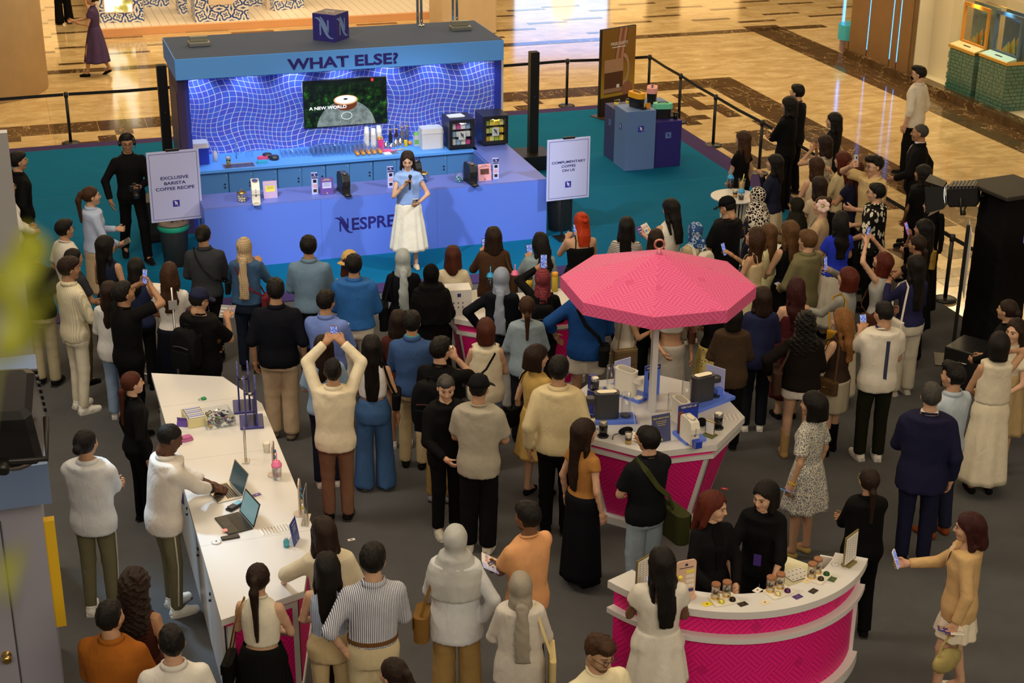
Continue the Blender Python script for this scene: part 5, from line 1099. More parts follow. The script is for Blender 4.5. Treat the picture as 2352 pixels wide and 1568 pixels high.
P_('r_leaf', 'man with glasses in black shirt printed with white leaves', 2014, 425, 1.70, -80, 'm', 'l', ('short', 'black'), ('#131316/leaf/#d8d2c0', .9, .80, .034, 'collar loose'), ('trousers', '#131316'), '#15151a', ('low', 'hold'), extra=(('glasses',),), girth=1.1)
P_('r_clasp', 'woman with long black hair in black tee with hands clasped in front', 2120, 382, 1.64, -62, 'f', 't', ('long:.36', 'black'), ('#141417', .6, .84, .028, 'loose'), ('trousers', '#121214'), '#15151a', ('clasp', 'clasp'), girth=1.08)
P_('r_suit', 'man in black suit with white shirt and shaved head on the marble', 2114, 288, 1.80, -86, 'm', 't', ('buzz', 'grey'), ('#16161a', 2, .80, .03, 'collar'), ('trousers', '#141417'), '#15151a', ('low', 'back'), extra=(('lapel', '#e3e0e6'), ('scollar', '#e3e0e6')), zf=.004)
P_('r_chef', 'man in white jacket, black face mask and black gloves walking on marble', 2112, 155, 1.80, -62, 'm', 'l', ('quiff', 'black'), ('#d8d2c4', 1.45, .78, .032, 'collar'), ('trousers', '#131316'), '#15151a', ('down', 'down'), (-18, 4), extra=(('mask',), ('glasses',)), zf=.004)
P_('r_beanie', 'woman in tight black head covering and black top on the right', 2142, 455, 1.64, -68, 'f', 'l', ('hijab', '#131316', 'tie'), ('#131316', 2, .70, .03), ('skirt', '#131316', .2, .22, .03), '#d8d2c4', ('low', 'low'))
P_('r_pinkph', 'woman with black hair holding a pink phone on the right', 2122, 508, 1.62, -72, 'f', 't', ('long:.22', 'black'), ('#141417', .5, .84, .02), ('skirt', '#141417', .3, .25, .06), '#d8d2c4', ('low', 'mouth'))
P_('r_pinktie', 'woman in black dress with ponytail held by a pink hair tie', 2108, 543, 1.62, -62, 'f', 't', ('lowpony:.30', 'dkbrown'), ('#121214', .35, .80, .018), ('skirt', '#121214', .12, .22, .02), '#15151a', ('fwd', 'fwd'), extra=(('tie', '#d8457e', -.06),))
P_('r_raise', 'woman with long red brown hair in grey tank raising a phone with both hands', 2028, 582, 1.6, -62, 'f', 'l', ('long:.28', 'auburn'), ('#9c9c9a', 0, .92, .012), ('trousers', '#141417'), '#15151a', ('high', 'high'), (0, -22))
P_('r_white_bag', 'woman with long black hair and navy sweater with white shoulder bag', 2104, 590, 1.68, -40, 'f', 'm', ('long:.40', 'black'), ('#232346', 2, .90, .016), ('loose', '#cfc9b6'), '#dcd6c4', ('phone', 'low'))
P_('r_blue', 'woman with long black hair in royal blue tee and white skirt', 1931, 490, 1.62, -28, 'f', 'm', ('wavy:.36', 'black'), ('#2638c0', .55, .88, .022), ('skirt', '#d8d2c4', .2, .24, .04), 'flat:#15151a', ('low', 'low'))
P_('r_flower', 'woman with large pink lily in her hair and beige knit over teal top', 1888, 455, 1.64, -76, 'f', 'l', ('updo', 'brown'), ('#c3a987', 1.8, .86, .014, 'deep'), ('skirt', '#c3a987', .3, .22, .03), 'flat:#15151a', ('low', 'low'), extra=(('flower',), ('lapel', '#2b9aa8')))
P_('r_dhij', 'woman in dark olive headscarf with glasses at bar table on right', 1830, 456, 1.48, -66, 'f', 'm', ('hijab', '#2a2a22', 'cape'), ('#7d6a45', 2, .8, .024), ('trousers', '#2a2a30'), '#15151a', ('low', 'hold'), extra=(('glasses', 'g'),))
P_('r_blackdr', 'woman with straight light brown hair in sleeveless black dress', 1814, 511, 1.7, -42, 'f', 'l', ('long:.30', 'ltbrown'), ('#131316', 0, .82, .012), ('skirt', '#131316', .3, .23, .04), 'flat:#15151a', ('low', 'fwd'))
P_('r_olive', 'young man with brown hair in olive shirt holding leaflet', 1856, 532, 1.74, -50, 'm', 'l', ('fringe', 'ltbrown'), ('#6f6a4c', 1.9, .80, .030, 'collar loose'), ('trousers', '#2c2c30'), '#15151a', ('low', 'low'))
P_('r_clip', 'woman with long wavy brown hair and gold hair clip looking up', 1734, 527, 1.66, -66, 'f', 'm', ('wavy:.30', 'brown'), ('#c9b58f', 0, .84, .014, 'strap'), ('skirt', '#c9c09a', .25, .24, .05), 'flat:#15151a', ('low', 'phone'), (0, -12), extra=(('clip',),))
P_('r_pale', 'woman with straight brown hair in pale yellow dress by the bar table', 1764, 518, 1.56, -52, 'f', 'l', ('long:.30', 'ltbrown'), ('#d3cfa0', 0, .84, .014), ('skirt', '#d3cfa0', .3, .24, .05), 'flat:#15151a', ('low', 'low'))
P_('r_greyc', 'woman with red brown bob in grey cardigan raising a phone', 1947, 618, 1.62, -62, 'f', 'l', ('bob', 'auburn'), ('#8a8a84', 2, .86, .018), ('skirt', '#cfc6ae', .15, .24, .05), '#e9e7de', ('fwd', 'up'), (0, -6))
P_('r_redhair', 'woman with long dark red hair and bare shoulders behind the sunglasses woman', 1829, 642, 1.64, -22, 'f', 'l', ('wavy:.34', 'maroon'), ('#4b1c24', 0, .84, .012, 'strap'), ('skirt', '#4b1c24', .3, .22, .04), 'flat:#15151a', ('low', 'low'))
P_('r_navyb', 'woman with dark brown hair and navy jacket under the right parasol edge', 1752, 663, 1.66, -14, 'f', 'l', ('long:.08', 'dkbrown'), ('#24284a', 2, .80, .03, 'loose'), ('trousers', '#20232e'), '#e9e7de', ('low', 'low'))
P_('r_blazer', 'woman with black bob and brown blazer right of the umbrella kiosk', 1686, 704, 1.62, -6, 'f', 'l', ('bob', 'black'), ('#443527', 2, .78, .034, 'loose'), ('trousers', '#141417'), '#15151a', ('low', 'low'))
P_('k_dots', 'woman in yellow polka dot skirt standing under the parasol', 1652, 648, 1.6, 10, 'f', 'l', ('long:.2', 'dkbrown'), ('#1b1b20', .5, .88, .016), ('skirt', '#d4c37c/dots/#2c2618', .18, .27, .06), 'flat:#15151a', ('low', 'low'))
P_('k_crop', 'woman in white crop top and silver satin skirt facing the kiosk', 1546, 652, 1.62, 172, 'f', 'm', ('long:.2', 'dkbrown'), ('#dcd8d0', .3, 1.12, .012), ('slim', '#a9a49c', .25, .20, .03, 5, .98), 'flat:#15151a', ('down', 'low'))
P_('k_vest', 'woman in white sleeveless vest and taupe skirt reading a leaflet under parasol', 1441, 648, 1.62, 70, 'f', 'm', ('long:.2', 'dkbrown'), ('#d8d2c4', 0, .88, .018), ('slim', '#a38e6e', .2, .18, .02), 'flat:#15151a', ('hold', 'hold'))
P_('k_blackback', 'person in black with backpack under the parasol centre', 1500, 612, 1.64, 4, 'm', 'm', ('short', 'black'), ('#15161a', 2, .82, .026), ('trousers', '#15161a'), '#15151a', ('low', 'low'))
P_('k_blue', 'man in deep blue shirt and white shorts with black crossbody bag', 1352, 634, 1.74, 4, 'm', 'm', ('short', 'black'), ('#1d4a8c', 1.6, .80, .034, 'loose'), ('shorts', '#d6d0c2'), '#15151a', ('side', 'low'), girth=1.08)
P_('r_sung', 'woman with sunglasses on black wavy hair, dark sweater, white shorts and tan boots', 1852, 722, 1.66, -6, 'f', 'l', ('curly:.24', 'black'), ('#211a18', 2, .88, .045, 'loose'), ('minishorts', '#dcd6cc'), 'boot:#a98a5a', ('side', 'low'), extra=(('sun',),), stance='a')
P_('r_blond', 'woman with orange blond hair, brown tank and grey skirt with arm tattoo', 1934, 715, 1.62, -58, 'f', 'l', ('wavy:.34', 'blond'), ('#33261f', 0, .88, .012), ('slim', '#a49b87', .55, .17, .02), 'boot:#141416', ('low', 'fwd'), (-8, 4))
P_('r_polo', 'man in white polo with navy back stripe and dark green trousers', 2032, 698, 1.76, -22, 'm', 'm', ('fade', 'black'), ('#d9d3c6', .7, .80, .028, 'loose'), ('trousers', '#2a2d1c'), '#e9e7de', ('phone', 'low'), (-15, 12), extra=(('scollar', '#262a50'), ('stripe', '#3a3f5c', [(0.02, -.142, z/100) for z in range(82, 142, 6)], .035, (1, 0, 0))), girth=1.06)
P_('r_floral', 'woman with black bob in floral dress holding a blue phone', 1868, 905, 1.66, -62, 'f', 'm', ('bob', 'black'), ('#c8c3ae/floral/#31406a', .75, .86, .024, 'puff'), ('skirt', '#c8c3ae/floral/#31406a', .55, .25, .07), 'flat:#a58d52', ('down', 'down'), (-8, 4), extra=(('watch', 'L', '#b8973c'),))
P_('r_navysuit', 'tall man in navy suit holding a paper cup seen from behind', 2142, 885, 1.80, -4, 'm', 'l', ('fade', 'grey'), ('#1c1d38', 2, .74, .034, 'loose'), ('trousers', '#1a1b33'), '#1a1715', ('hold', 'down'), (4, 4), extra=(('scollar', '#dcd9d4'),), girth=1.1)
P_('r_ltshirt', 'man with spiky black hair in light blue shirt with dark tie looking left', 2192, 840, 1.76, -48, 'm', 'm', ('quiff', 'black'), ('#aab8c4', 1.6, .84, .028, 'collar'), ('trousers', '#1c1f33'), 'flat:#7a3b1e', ('low', 'low'), (-15, 0), extra=(('lanyard',),))
P_('r_white', 'woman with black bob in long white sleeveless outfit touching her hair', 2298, 768, 1.72, -18, 'f', 'm', ('bob', 'black'), ('#d8cfb8', 0, .72, .026, 'loose'), ('skirt', '#d8cfb8', .16, .25, .05), 'flat:#15151a', ('low', 'ear'), head=(10, 4))
P_('r_faceus', 'woman with long brown hair and beige pinafore facing the camera at right edge', 2334, 740, 1.66, -150, 'f', 'l', ('wavy:.3', 'dkbrown'), ('#cfc7b2', .5, .86, .02), ('skirt', '#a58f68', .5, .26, .06, 9, 1.15), 'flat:#15151a', ('low', 'low'))
P_('r_bun', 'woman with dark bun in black top at the right edge', 2316, 692, 1.64, -66, 'f', 'm', ('bun', 'dkbrown'), ('#19191d', 2, .84, .024), ('trousers', BLK), '#15151a', ('low', 'low'))
P_('r_staff', 'woman with glasses and low ponytail all in black by the tasting counter end', 1998, 1080, 1.58, -24, 'f', 'm', ('lowpony:.28', 'dkbrown'), ('#0f0f12', 2, .84, .03, 'loose'), ('trousers', '#0f0f12'), '#15151a', ('fold', 'fold'), extra=(('glasses', 'g'), ('lanyard',)))
P_('r_cardi', 'woman in beige cardigan and short white skirt walking with a phone at lower right', 2228, 1186, 1.64, -92, 'f', 'l', ('long:.08', 'maroon'), ('#c8a674', 2, .78, .026, 'deep loose'), ('skirt', '#dcd3bd', .62, .20, .06, 9), 'flat:#d8d2c4', ('down', 'fwd'), (0, 6), stance='a', extra=(('lapel', '#d9bd97'),))
P_('t_red', 'staff member with long red hair smiling in black blazer behind tasting counter', 1642, 1137, 1.64, 148, 'f', 'l', ('long:.22', 'auburn'), ('#15151a', 2, .80, .026), ('trousers', '#15151a'), '#15151a', ('low', 'low'), (-38, 8), pos=None, extra=(('lapel', '#0d0d10'),))
P_('t_bob', 'staff member with black bob and purple badge leaning on tasting counter', 1758, 1114, 1.64, -168, 'f', 'l', ('bob', 'black'), ('#131316', 1.3, .82, .03, 'collar loose'), ('trousers', '#131316'), '#15151a', (((.17, .38, .88), (1, -.3, 0), 'flat'), ((.20, .36, .88), (1, -.3, 0), 'flat')), (20, 10), lean=(0, .12), extra=(('lanyard',),))
P_('b_dress', 'woman with long black hair in white puff-sleeved dress seen from behind', 1520, 1265, 1.66, -10, 'f', 'd', ('long:.38', 'black'), ('#d8d3c8', .42, .86, .022, 'puff back'), ('skirt', '#d8d3c8', .55, .25, .05), 'flat:#a58d52', ('hold', 'low'), (-12, 8), girth=1.12)
P_('b_glass', 'man with quiff, moustache and black glasses at the bottom edge', 1378, 1467, 1.74, 148, 'm', 'm', ('quiff', 'brown'), ('#e0d6b4', .9, .84, .026), ('trousers', '#33302c'), '#15151a', ('low', 'low'), (-10, 14), extra=(('glasses',),), beard=True)
P_('b_head', 'woman with brown hair whose head shows at the bottom edge', 902, 1518, 1.62, -48, 'f', 'l', ('pony:.2', 'dkbrown'), ('#c9c0b0', .8, .84, .02), ('trousers', '#33302c'), '#15151a')
P_('b_tote', 'woman in taupe headscarf and white shirt with cream tote bag', 1196, 1318, 1.58, -2, 'f', 'm', ('hijab', '#9a9285', 'tail'), ('#cfc9c0', 2, .72, .034, 'loose'), ('trousers', '#9c8a68'), '#e9e7de', ('low', 'low'))
P_('b_grey', 'woman in large pale grey headscarf and white shirt with tan handbag', 1046, 1210, 1.68, 8, 'f', 'm', ('hijab', '#b3b5b3', 'cape'), ('#d2d6dc', 2, .74, .036, 'loose'), ('wide', '#a98a55'), '#15151a', ('low', 'hip'), head=(0, 0), girth=1.06)
P_('b_tan', 'bearded man in tan tee folding his arms', 1212, 1160, 1.72, -42, 'm', 'd', ('short', 'black'), ('#d9a06f', .7, .80, .026), ('trousers', '#191a22'), '#15151a', ('fold', 'fold'), (-6, 6), beard=True)
P_('b_stripe', 'man in blue and white striped shirt with brown belt and cream trousers', 856, 1258, 1.78, -6, 'm', 'l', ('short', 'black'), ('#d8d8da/stripe/#4a5a86', 1.25, .95, .026, 'collar'), ('loose', '#cdbf9c'), '#15151a', ('hip', 'low'), (20, 8), lean=(.03, 0), extra=(('belt', '#6a4a2a'),))
P_('b_peplum', 'woman with long straight dark hair in striped blue peplum top', 750, 1275, 1.62, 4, 'f', 'l', ('long:.34', 'black'), ('#c4cfe2/stripe/#6a84b8', .0, .96, .014), ('slim_t', '#c0ab84'), '#15151a', ('low', 'low'))
P_('b_blouse', 'woman with brown hair in cream blouse reaching onto the white counter', 742, 1195, 1.66, -4, 'f', 'l', ('long:.2', 'dkbrown'), ('#dcd2b8', 1.0, .84, .03, 'loose puff'), ('trousers', '#2a1814'), '#15151a', (((.36, .36, 1.0), (1, -.3, .2), 'flat'), 'low'), (-6, 10), lean=(-.10, .12))
P_('b_pony', 'woman with long ponytail, white crop top and black pleated skirt', 592, 1300, 1.64, 14, 'f', 'l', ('pony:.42', 'dkbrown'), ('#dcd6c4', 0, 1.04, .012), ('pleat', '#141416', .3, .27, .05, 26), '#15151a', ('hold', 'low'))
P_('b_white', 'man with short black hair and white shirt at the bottom edge', 392, 1445, 1.74, 0, 'm', 'l', ('fade', 'black'), ('#d6d3cc', 2, .84, .026, 'collar'), ('trousers', '#33302c'), '#15151a')
P_('b_orange', 'man in rust orange shirt with undercut hair at lower left', 250, 1388, 1.72, 24, 'm', 'm', ('fade', 'black'), ('#9a5a1e', 2, .82, .032, 'collar'), ('trousers', '#33302c'), '#15151a', ('low', 'low'), (12, 0), girth=1.1)
P_('b_curly', 'woman with big curly dark brown hair in maroon sleeveless dress', 308, 1316, 1.68, 28, 'f', 't', ('curly:.26', 'dkbrown'), ('#43211a', 0, .82, .014), ('skirt', '#43211a', .25, .24, .03), 'flat:#15151a', ('down', 'down'))
P_('s_laptop', 'man in white shirt and olive trousers working on laptops at the white counter', 388, 980, 1.76, 66, 'm', 'dd', ('buzz', 'black'), ('#d6d0c8', 1.65, .80, .030, 'collar loose'), ('slim_t', '#6f6a50'), '#e9e7de', (((.02, .50, 1.02), (.9, -.3, -.2), 'flat'), ((.02, .46, 1.02), (.9, -.5, -.2), 'flat')), (6, 26), lean=(0, .16), extra=(('lanyard',), ('watch', 'R'), ('stripe', '#c9c4b4', [(.180, .0, .88), (.172, .01, .7), (.163, .02, .5), (.155, .01, .3), (.150, 0, .13)], .012, (0, 1, 0))))
P_('s_bun', 'man with hair bun in white shirt and olive trousers standing behind the counter', 195, 992, 1.74, 22, 'm', 'm', ('bun', 'black'), ('#d3d6da', .95, .80, .034, 'collar loose'), ('slim_t', '#6f6a50'), '#e9e7de', ('fold', 'fold'), (14, 0), extra=(('stripe', '#c9c4b4', [(.180, .0, .88), (.172, .01, .7), (.163, .02, .5), (.155, .01, .3), (.150, 0, .13)], .012, (0, 1, 0)),))
P_('s_black', 'woman with long dark red-brown hair in black blouse behind the white counter', 303, 858, 1.58, 72, 'f', 'l', ('lowpony:.36', 'redbrown'), ('#131316', 2, .86, .024), ('slim_t', '#121214'), '#15151a', ('down', 'down'))
P_('m_cap', 'man in black cap and grey tee with black trousers in the middle', 1100, 868, 1.76, 10, 'm', 'm', ('buzz', 'black'), ('#a8a292', .8, .78, .034, 'loose'), ('loose', '#151518'), '#dcd6c4', ('low', 'low'), (4, 8), extra=(('cap', '#1a1c22'),))
P_('m_face', 'man with grey streaked hair and black shirt facing the camera', 1024, 868, 1.62, 160, 'm', 'l', ('quiff', 'grey'), ('#141417', 2, .78, .03, 'collar loose'), ('trousers', '#131316'), '#b9b6a6', ('low', 'low'), (14, 12))
P_('m_pack', 'man in black tee with large black backpack drinking from a paper cup', 1012, 780, 1.74, 24, 'm', 'l', ('short', 'black'), ('#121316', .8, .82, .03), ('trousers', '#9f8550'), '#8b8f9a', ('low', 'mouth'), (18, 0), extra=(('glasses',),))
P_('m_vest', 'woman with brown bob in cream sleeveless vest and jeans', 1116, 735, 1.64, -2, 'f', 'l', ('bob', 'redbrown'), ('#d9cfb6', 0, .80, .034, 'loose'), ('jeans', '#7488a6'), '#b9b6a6', ('low', 'low'))
P_('m_cream', 'man with neat black hair in cream jacket and black trousers by the kiosk', 1284, 825, 1.82, 2, 'm', 'm', ('short', 'black'), ('#d6c69c', 2, .84, .034, 'collar loose'), ('trousers', '#121214'), '#15151a', ('down', 'down'), (6, 4))
P_('m_bob', 'woman with fringe bob in mustard dress with chain bag smiling', 1236, 797, 1.62, 42, 'f', 'l', ('bob:f', 'dkbrown'), ('#c2a15e', .3, .84, .022), ('skirt', '#c2a15e', .5, .24, .05), 'flat:#15151a', ('down', 'low'), head=(28, 8))
P_('m_brown', 'woman with very long dark brown hair, caramel top and black long skirt', 1345, 968, 1.62, 46, 'f', 'l', ('long:.46', 'dkbrown'), ('#a3723c', .35, .94, .016), ('skirt', '#12141c', .10, .21, .03), 'flat:#15151a', ('down', 'down'), head=(14, 0))
P_('m_olivebag', 'man with glasses in black tee and pale jeans with olive messenger bag', 1490, 985, 1.68, -34, 'm', 'l', ('fringe', 'black'), ('#1d1f24', .75, .82, .03), ('loose', '#8fa0ae'), '#15151a', ('low', 'mouth'), (-8, 6), extra=(('glasses', 'g'),))
P_('presenter', 'woman presenter in pale blue blouse and white midi skirt speaking into a microphone', 936, 352, 1.64, 176, 'f', 'l', ('long:.10', 'dkbrown'), ('#8faee6', .28, .96, .020, 'collar loose'), ('pleat', '#e6e2d2', .30, .27, .045, 11), 'heel:#cdb99b', (((.13, .25, 1.05), (.8, -.2, -.8), 'hold'), ((.05, .19, 1.30), (.8, -.1, -1), 'grip')), (6, 14), zf=.032)
P_('w_purple', 'woman in purple midi dress and black heels walking on marble at top left', 208, -14, 1.66, -78, 'f', 'm', ('bun', 'black'), ('#4a3a5e', .5, .84, .02), ('skirt', '#4a3a5e', .30, .30, .06), 'heel:#141416', ('hold', 'fwd'), stance='w', zf=.004)
P_('w_trous', 'person in black trousers walking at the top left corner', 132, -118, 1.74, -20, 'm', 'm', ('short', 'black'), ('#17171a', 2, .80, .026), ('wide', '#141416'), '#141416', ('down', 'down'), zf=.004)
# ================================================================ objects on and around the stall
M_NAVYP = mat('navy_plastic', (.035, .04, .22), .4); M_PURP = mat('purple_card', (.13, .07, .36), .45); M_PINKC = mat('pink_card', (.80, .38, .42), .5); M_LILC = mat('lilac_card', (.55, .40, .66), .5)
M_YEL = mat('yellow_card', (.82, .72, .12), .5); M_ROYAL = mat('royal_blue_plastic', (.02, .05, .45), .4); M_COFFEE = mat('dark_coffee', (.05, .022, .010), .2); M_MILK = mat('milk_foam', (.85, .74, .55), .5)
M_OJ = mat('orange_juice', (.95, .38, .015), .25); M_HONEY = mat('amber_liquid', (.75, .42, .05), .2); M_INK = mat('dark_ink', (.03, .03, .05), .6)
def put(name, label, cat, px, py, z, rz=0, group=None, dz=0):
    q = G(px, py, z); return thing(name, label, cat, (q[0], q[1], z+dz), rz, group)
def rbox(w, d, h, n=5, r=None, z0=0, taper=0.):
    """upright box with rounded vertical edges"""
    r = r or min(w, d)*.3; P = []
    for cx, cy, a0 in ((w/2-r, d/2-r, 0), (-w/2+r, d/2-r, 90), (-w/2+r, -d/2+r, 180), (w/2-r, -d/2+r, 270)):
        for i in range(n+1): a = math.radians(a0+90*i/n); P.append((cx+r*math.cos(a), cy+r*math.sin(a)))
    m = MB(); Q = [(x*(1-taper), y*(1-taper)) for x, y in P]; m.prism(P, z0, z0+h, pts2=Q); return m
def machine(px, py, z, rz, m, label, s=1.0, tank=True, top=M_STEEL):
    """slim capsule coffee machine: tall body, slanted head, oval lid, spout and drip tray"""
    t = put('coffee_machine', label, 'coffee machine', px, py, z, rz, 'capsule coffee machines'); t.scale = (s, s, s)
    P = [(-.15, 0), (.10, 0), (.10, .11), (.115, .13), (.115, .19), (.085, .265), (.02, .285), (-.13, .285), (-.15, .265)]  # side profile (y forward = -)
    b = MB(); w = .055; V = []; F = []
    for x, i in ((-w, .012), (-w+.014, 0), (w-.014, 0), (w, .012)):
        V += [(x, -(y*(1-i*1.2)), zz*(1-i*.8)+i*.1*(zz > 0)) for y, zz in P]
    n = len(P)
    for k in range(3):
        for i in range(n): F.append((k*n+i, k*n+(i+1) % n, (k+1)*n+(i+1) % n, (k+1)*n+i))
    F += [tuple(range(n-1, -1, -1)), tuple(range(3*n, 4*n))]; b.add(V, F); b.obj('body', m, t)
    l = MB(); l.lathe([(.04, 0), (.042, .004), (.036, .008)], 20, T(0, .02, .284, s=(.95, 2.0, 1))); l.obj('lid', top, t)
    MB().lathe([(.016, 0), (.014, .03)], 12, T(0, -.09, .10)).obj('spout', M_BLKPL, t)
    tr = rbox(.10, .10, .016).obj('drip_tray', m, t); tr.location = (0, -.145, 0); MB().lathe([(.038, 0), (.038, .004)], 18, T(0, 0, .016)).obj('grid', M_STEEL, tr)
    for q in range(3): MB().lathe([(.006, 0), (.006, .003)], 8, T(0, -.116, .135+q*.03, 0, PI/2)).obj('button', M_BLKPL if m is not M_BLKPL else M_STEEL, t)
    if tank:
        k = MB(); k.lathe([(.045, 0), (.048, .20), (.046, .20), (.043, .004)], 18, T(.0, .20, .02), cap=False); k.lathe([(.045, 0), (.045, .004)], 18, T(.0, .20, .02)); k.obj('water_tank', M_PLASTIC, t)
        MB().lathe([(.05, 0), (.05, .02)], 18, T(0, .20, 0)).obj('tank_base', m, t)
    return t
def card(px, py, z, rz, w, h, m, label, panel=None, lines=6, title=None, tm=None, tilt=.16, name='menu_card', cat='sign'):
    t = put(name, label, cat, px, py, z, rz, 'table-top cards'); R_ = (PI/2-tilt, 0, 0)
    o = MB().box(-w/2, w/2, 0, h, -.003, .003).obj('sheet', m, t, rot=R_)
    MB().box(-w/2-.003, w/2+.003, -.002, h+.003, -.006, -.004).obj('acrylic', M_PLASTIC, o)
    MB().add([(-w/2, 0, 0), (w/2, 0, 0), (w/2, h*.38, 0), (-w/2, h*.38, 0), (-w/2, h*.38, .003), (w/2, h*.38, .003), (w/2, 0, .003), (-w/2, 0, .003)], [(0, 3, 2, 1), (4, 7, 6, 5), (0, 1, 6, 7), (2, 3, 4, 5), (0, 7, 4, 3), (1, 2, 5, 6)]).obj('foot', M_PLASTIC, t)
    if panel: MB().box(-w*.34, w*.34, h*.38, h*.72, .003, .004).obj('panel', panel, o)
    if title == '-':
        for a, b in ((-.30, -.01), (.03, .30)): MB().box(w*a, w*b, h*.86, h*.89, .004, .0046).obj('title_line', tm or M_LOGOW, o)
    elif title: text(title, h*.07, tm or M_LOGOW, o, (0, h*.87, .0045), (0, 0, 0), 1.1, .01)
    for i in range(lines):
        ww = w*(.30-.04*(i % 3)); zz = h*(.67-.045*i) if panel else h*(.75-.07*i)
        MB().box(-ww, ww, zz, zz+h*.012, .004, .0046).obj('text_line', M_INK if panel else (tm or M_LOGOW), o)
    logo(w*.13, tm or M_LOGOW, o, (0, h*.09, .0046), (0, 0, 0)); return t
def leaflet_tower(px, py, z, rz, label, h=.30):
    t = put('leaflet_tower', label, 'leaflet stand', px, py, z, rz, 'three-panel leaflet towers'); w = .085
    b = MB().box(-w/2, w/2, 0, .05, 0, h).obj('panel_stack', M_LILAC, t)
    MB().box(-w/2, w/2, -.003, 0, h*.76, h).obj('header', M_NAVYP, t); logo(.03, M_LOGOW, t, (0, -.004, h*.92), FRONT); text('VERTUO UP', .018, M_LOGOW, t, (0, -.004, h*.83), FRONT, 1.1, .01)
    for i, c in enumerate((M_BLKPL, M_PINKC, M_COFFEE)): MB().box(-w*.26, w*.26, -.003, 0, h*(.56-.23*i), h*(.70-.23*i)).obj('picture', c, t)
    for i in range(2): MB().box(-w/2, w/2, -.005, 0, h*(.485-.23*i), h*(.495-.23*i)).obj('divider', M_LOGOW, t)
def capsule_jar(px, py, z, mcap, label, ball=False, knob=True):
    t = put('capsule_jar', label, 'jar', px, py, z, 0, 'glass jars of capsules'); r = .07
    MB().lathe([(.05, 0), (r, .025), (r+.006, .07), (r-.004, .12), (r-.006, .12), (r+.003, .07), (r-.003, .028), (.048, .004)], 22, cap=False).obj('glass', M_GLASS, t)
    k = 0; rr = random.Random(int(px))
    for lv in range(3):
        for i in range(7 if lv < 2 else 4):
            a = i*2*PI/7+lv*.4; R_ = .040 if i else 0
            MB().lathe([(.017, 0), (.017, .006), (.014, .016), (.006, .021)], 10, T(R_*math.cos(a), R_*math.sin(a), .008+lv*.03, rr.uniform(0, 6), rr.uniform(-.7, .7))).obj('capsule', mcap[(i+lv) % len(mcap)], t)
    l = MB().lathe([(.066, .12), (.068, .128), (.03, .145), (.012, .15)], 20).obj('lid', M_GOLD if knob else M_GLASS, t)
    if knob: MB().ball((0, 0, .162), .014, 10).obj('lid_knob', M_WOOD, l)
def cup(px, py, z, label, kind, s=1., group='drinks', cols=None):
    t = put('drink_cup', label, 'cup', px, py, z, 0, group); t.scale = (s,)*3
    if kind == 'paper': MB().lathe([(.027, 0), (.037, .09), (.039, .092), (.036, .092), (.026, .004)], 18).obj('cup_wall', M_CREAM, t); return t
    MB().lathe([(.030, 0), (.036, .11), (.034, .11), (.028, .003)], 18, cap=False).lathe([(.03, 0), (.03, .003)], 18).obj('glass', M_PLASTIC, t)
    z0 = .004
    for m, h in cols or ((M_HONEY, .035), (M_COFFEE, .025), (M_MILK, .03)):
        r0, r1 = .0275+z0*.055, .0275+(z0+h)*.055; MB().lathe([(r0, z0), (r1, z0+h)], 16).obj('layer', m, t); z0 += h
    return t
def tumbler(px, py, z, label, ml, mliq, straw=True, h=.13, mb=None, group='tumblers with lids'):
    t = put('tumbler', label, 'cup', px, py, z, 0, group)
    MB().lathe([(.036, 0), (.044, h), (.042, h), (.034, .004)], 18, cap=False).lathe([(.036, 0), (.036, .004)], 18).obj('wall', mb or M_PLASTIC, t)
    if mliq: MB().lathe([(.033, .005), (.037, h*.5)], 16).obj('drink', mliq, t)
    l = MB().lathe([(.047, h), (.048, h+.018), (.038, h+.022), (.034, h+.045), (.015, h+.055)], 18).obj('lid', ml, t)
    if straw: MB().tube([(0, 0, .02), (.004, .002, h+.13)], .006, 8).obj('straw', ml, t)
BW, BC = .92, .921
# front bar, from left to right
capsule_jar(556, 462, BC, (mat('gold_capsule', (.75, .62, .35), .3, .3), mat('cream_capsule', (.8, .75, .6), .4)), 'glass jar of gold capsules with wooden knob at the left end of the bar')
machine(588, 462, BC, -.1, M_CREAM, 'cream capsule machine beside the gold capsule jar', 1.0); card(622, 455, BC, .0, .19, .24, M_LILC, 'lilac menu card with yellow panel on the bar', M_YEL, 4, '-', M_YEL)
leaflet_tower(724, 446, BC, 0, 'leaflet tower left of the purple menu card'); card(752, 447, BC, 0, .185, .24, M_PURP, 'purple menu card with lilac panel on the bar', M_LILAC, 5, 'ORANGE\nMONT BLANC', M_YEL); machine(791, 443, BC, .1, M_BLKPL, 'black capsule machine right of the purple menu card')
leaflet_tower(898, 431, BC, 0, 'leaflet tower just left of the presenter'); machine(955, 412, BC, .1, M_BLKPL, 'black capsule machine behind the presenter'); capsule_jar(974, 417, BC, (M_ROYAL, mat('teal_capsule', (.03, .3, .5), .3, .3)), 'jar of blue capsules with wooden knob behind the presenter')
capsule_jar(1055, 417, BC, (MC['teal_capsule'], mat('ice_capsule', (.4, .6, .7), .3, .3)), 'open globe jar of ice blue capsules on the right of the bar', knob=False); machine(1082, 420, BC, .1, M_BLKPL, 'black capsule machine beside the pink menu card'); card(1114, 415, BC, 0, .19, .24, M_PINKC, 'pink menu card with brown panel on the bar', mat('brown_panel', (.14, .05, .03), .5), 5, 'AUTUMN\nESPRESSO TONIC', M_INK); leaflet_tower(1139, 411, BC, 0, 'leaflet tower at the right end of the bar')
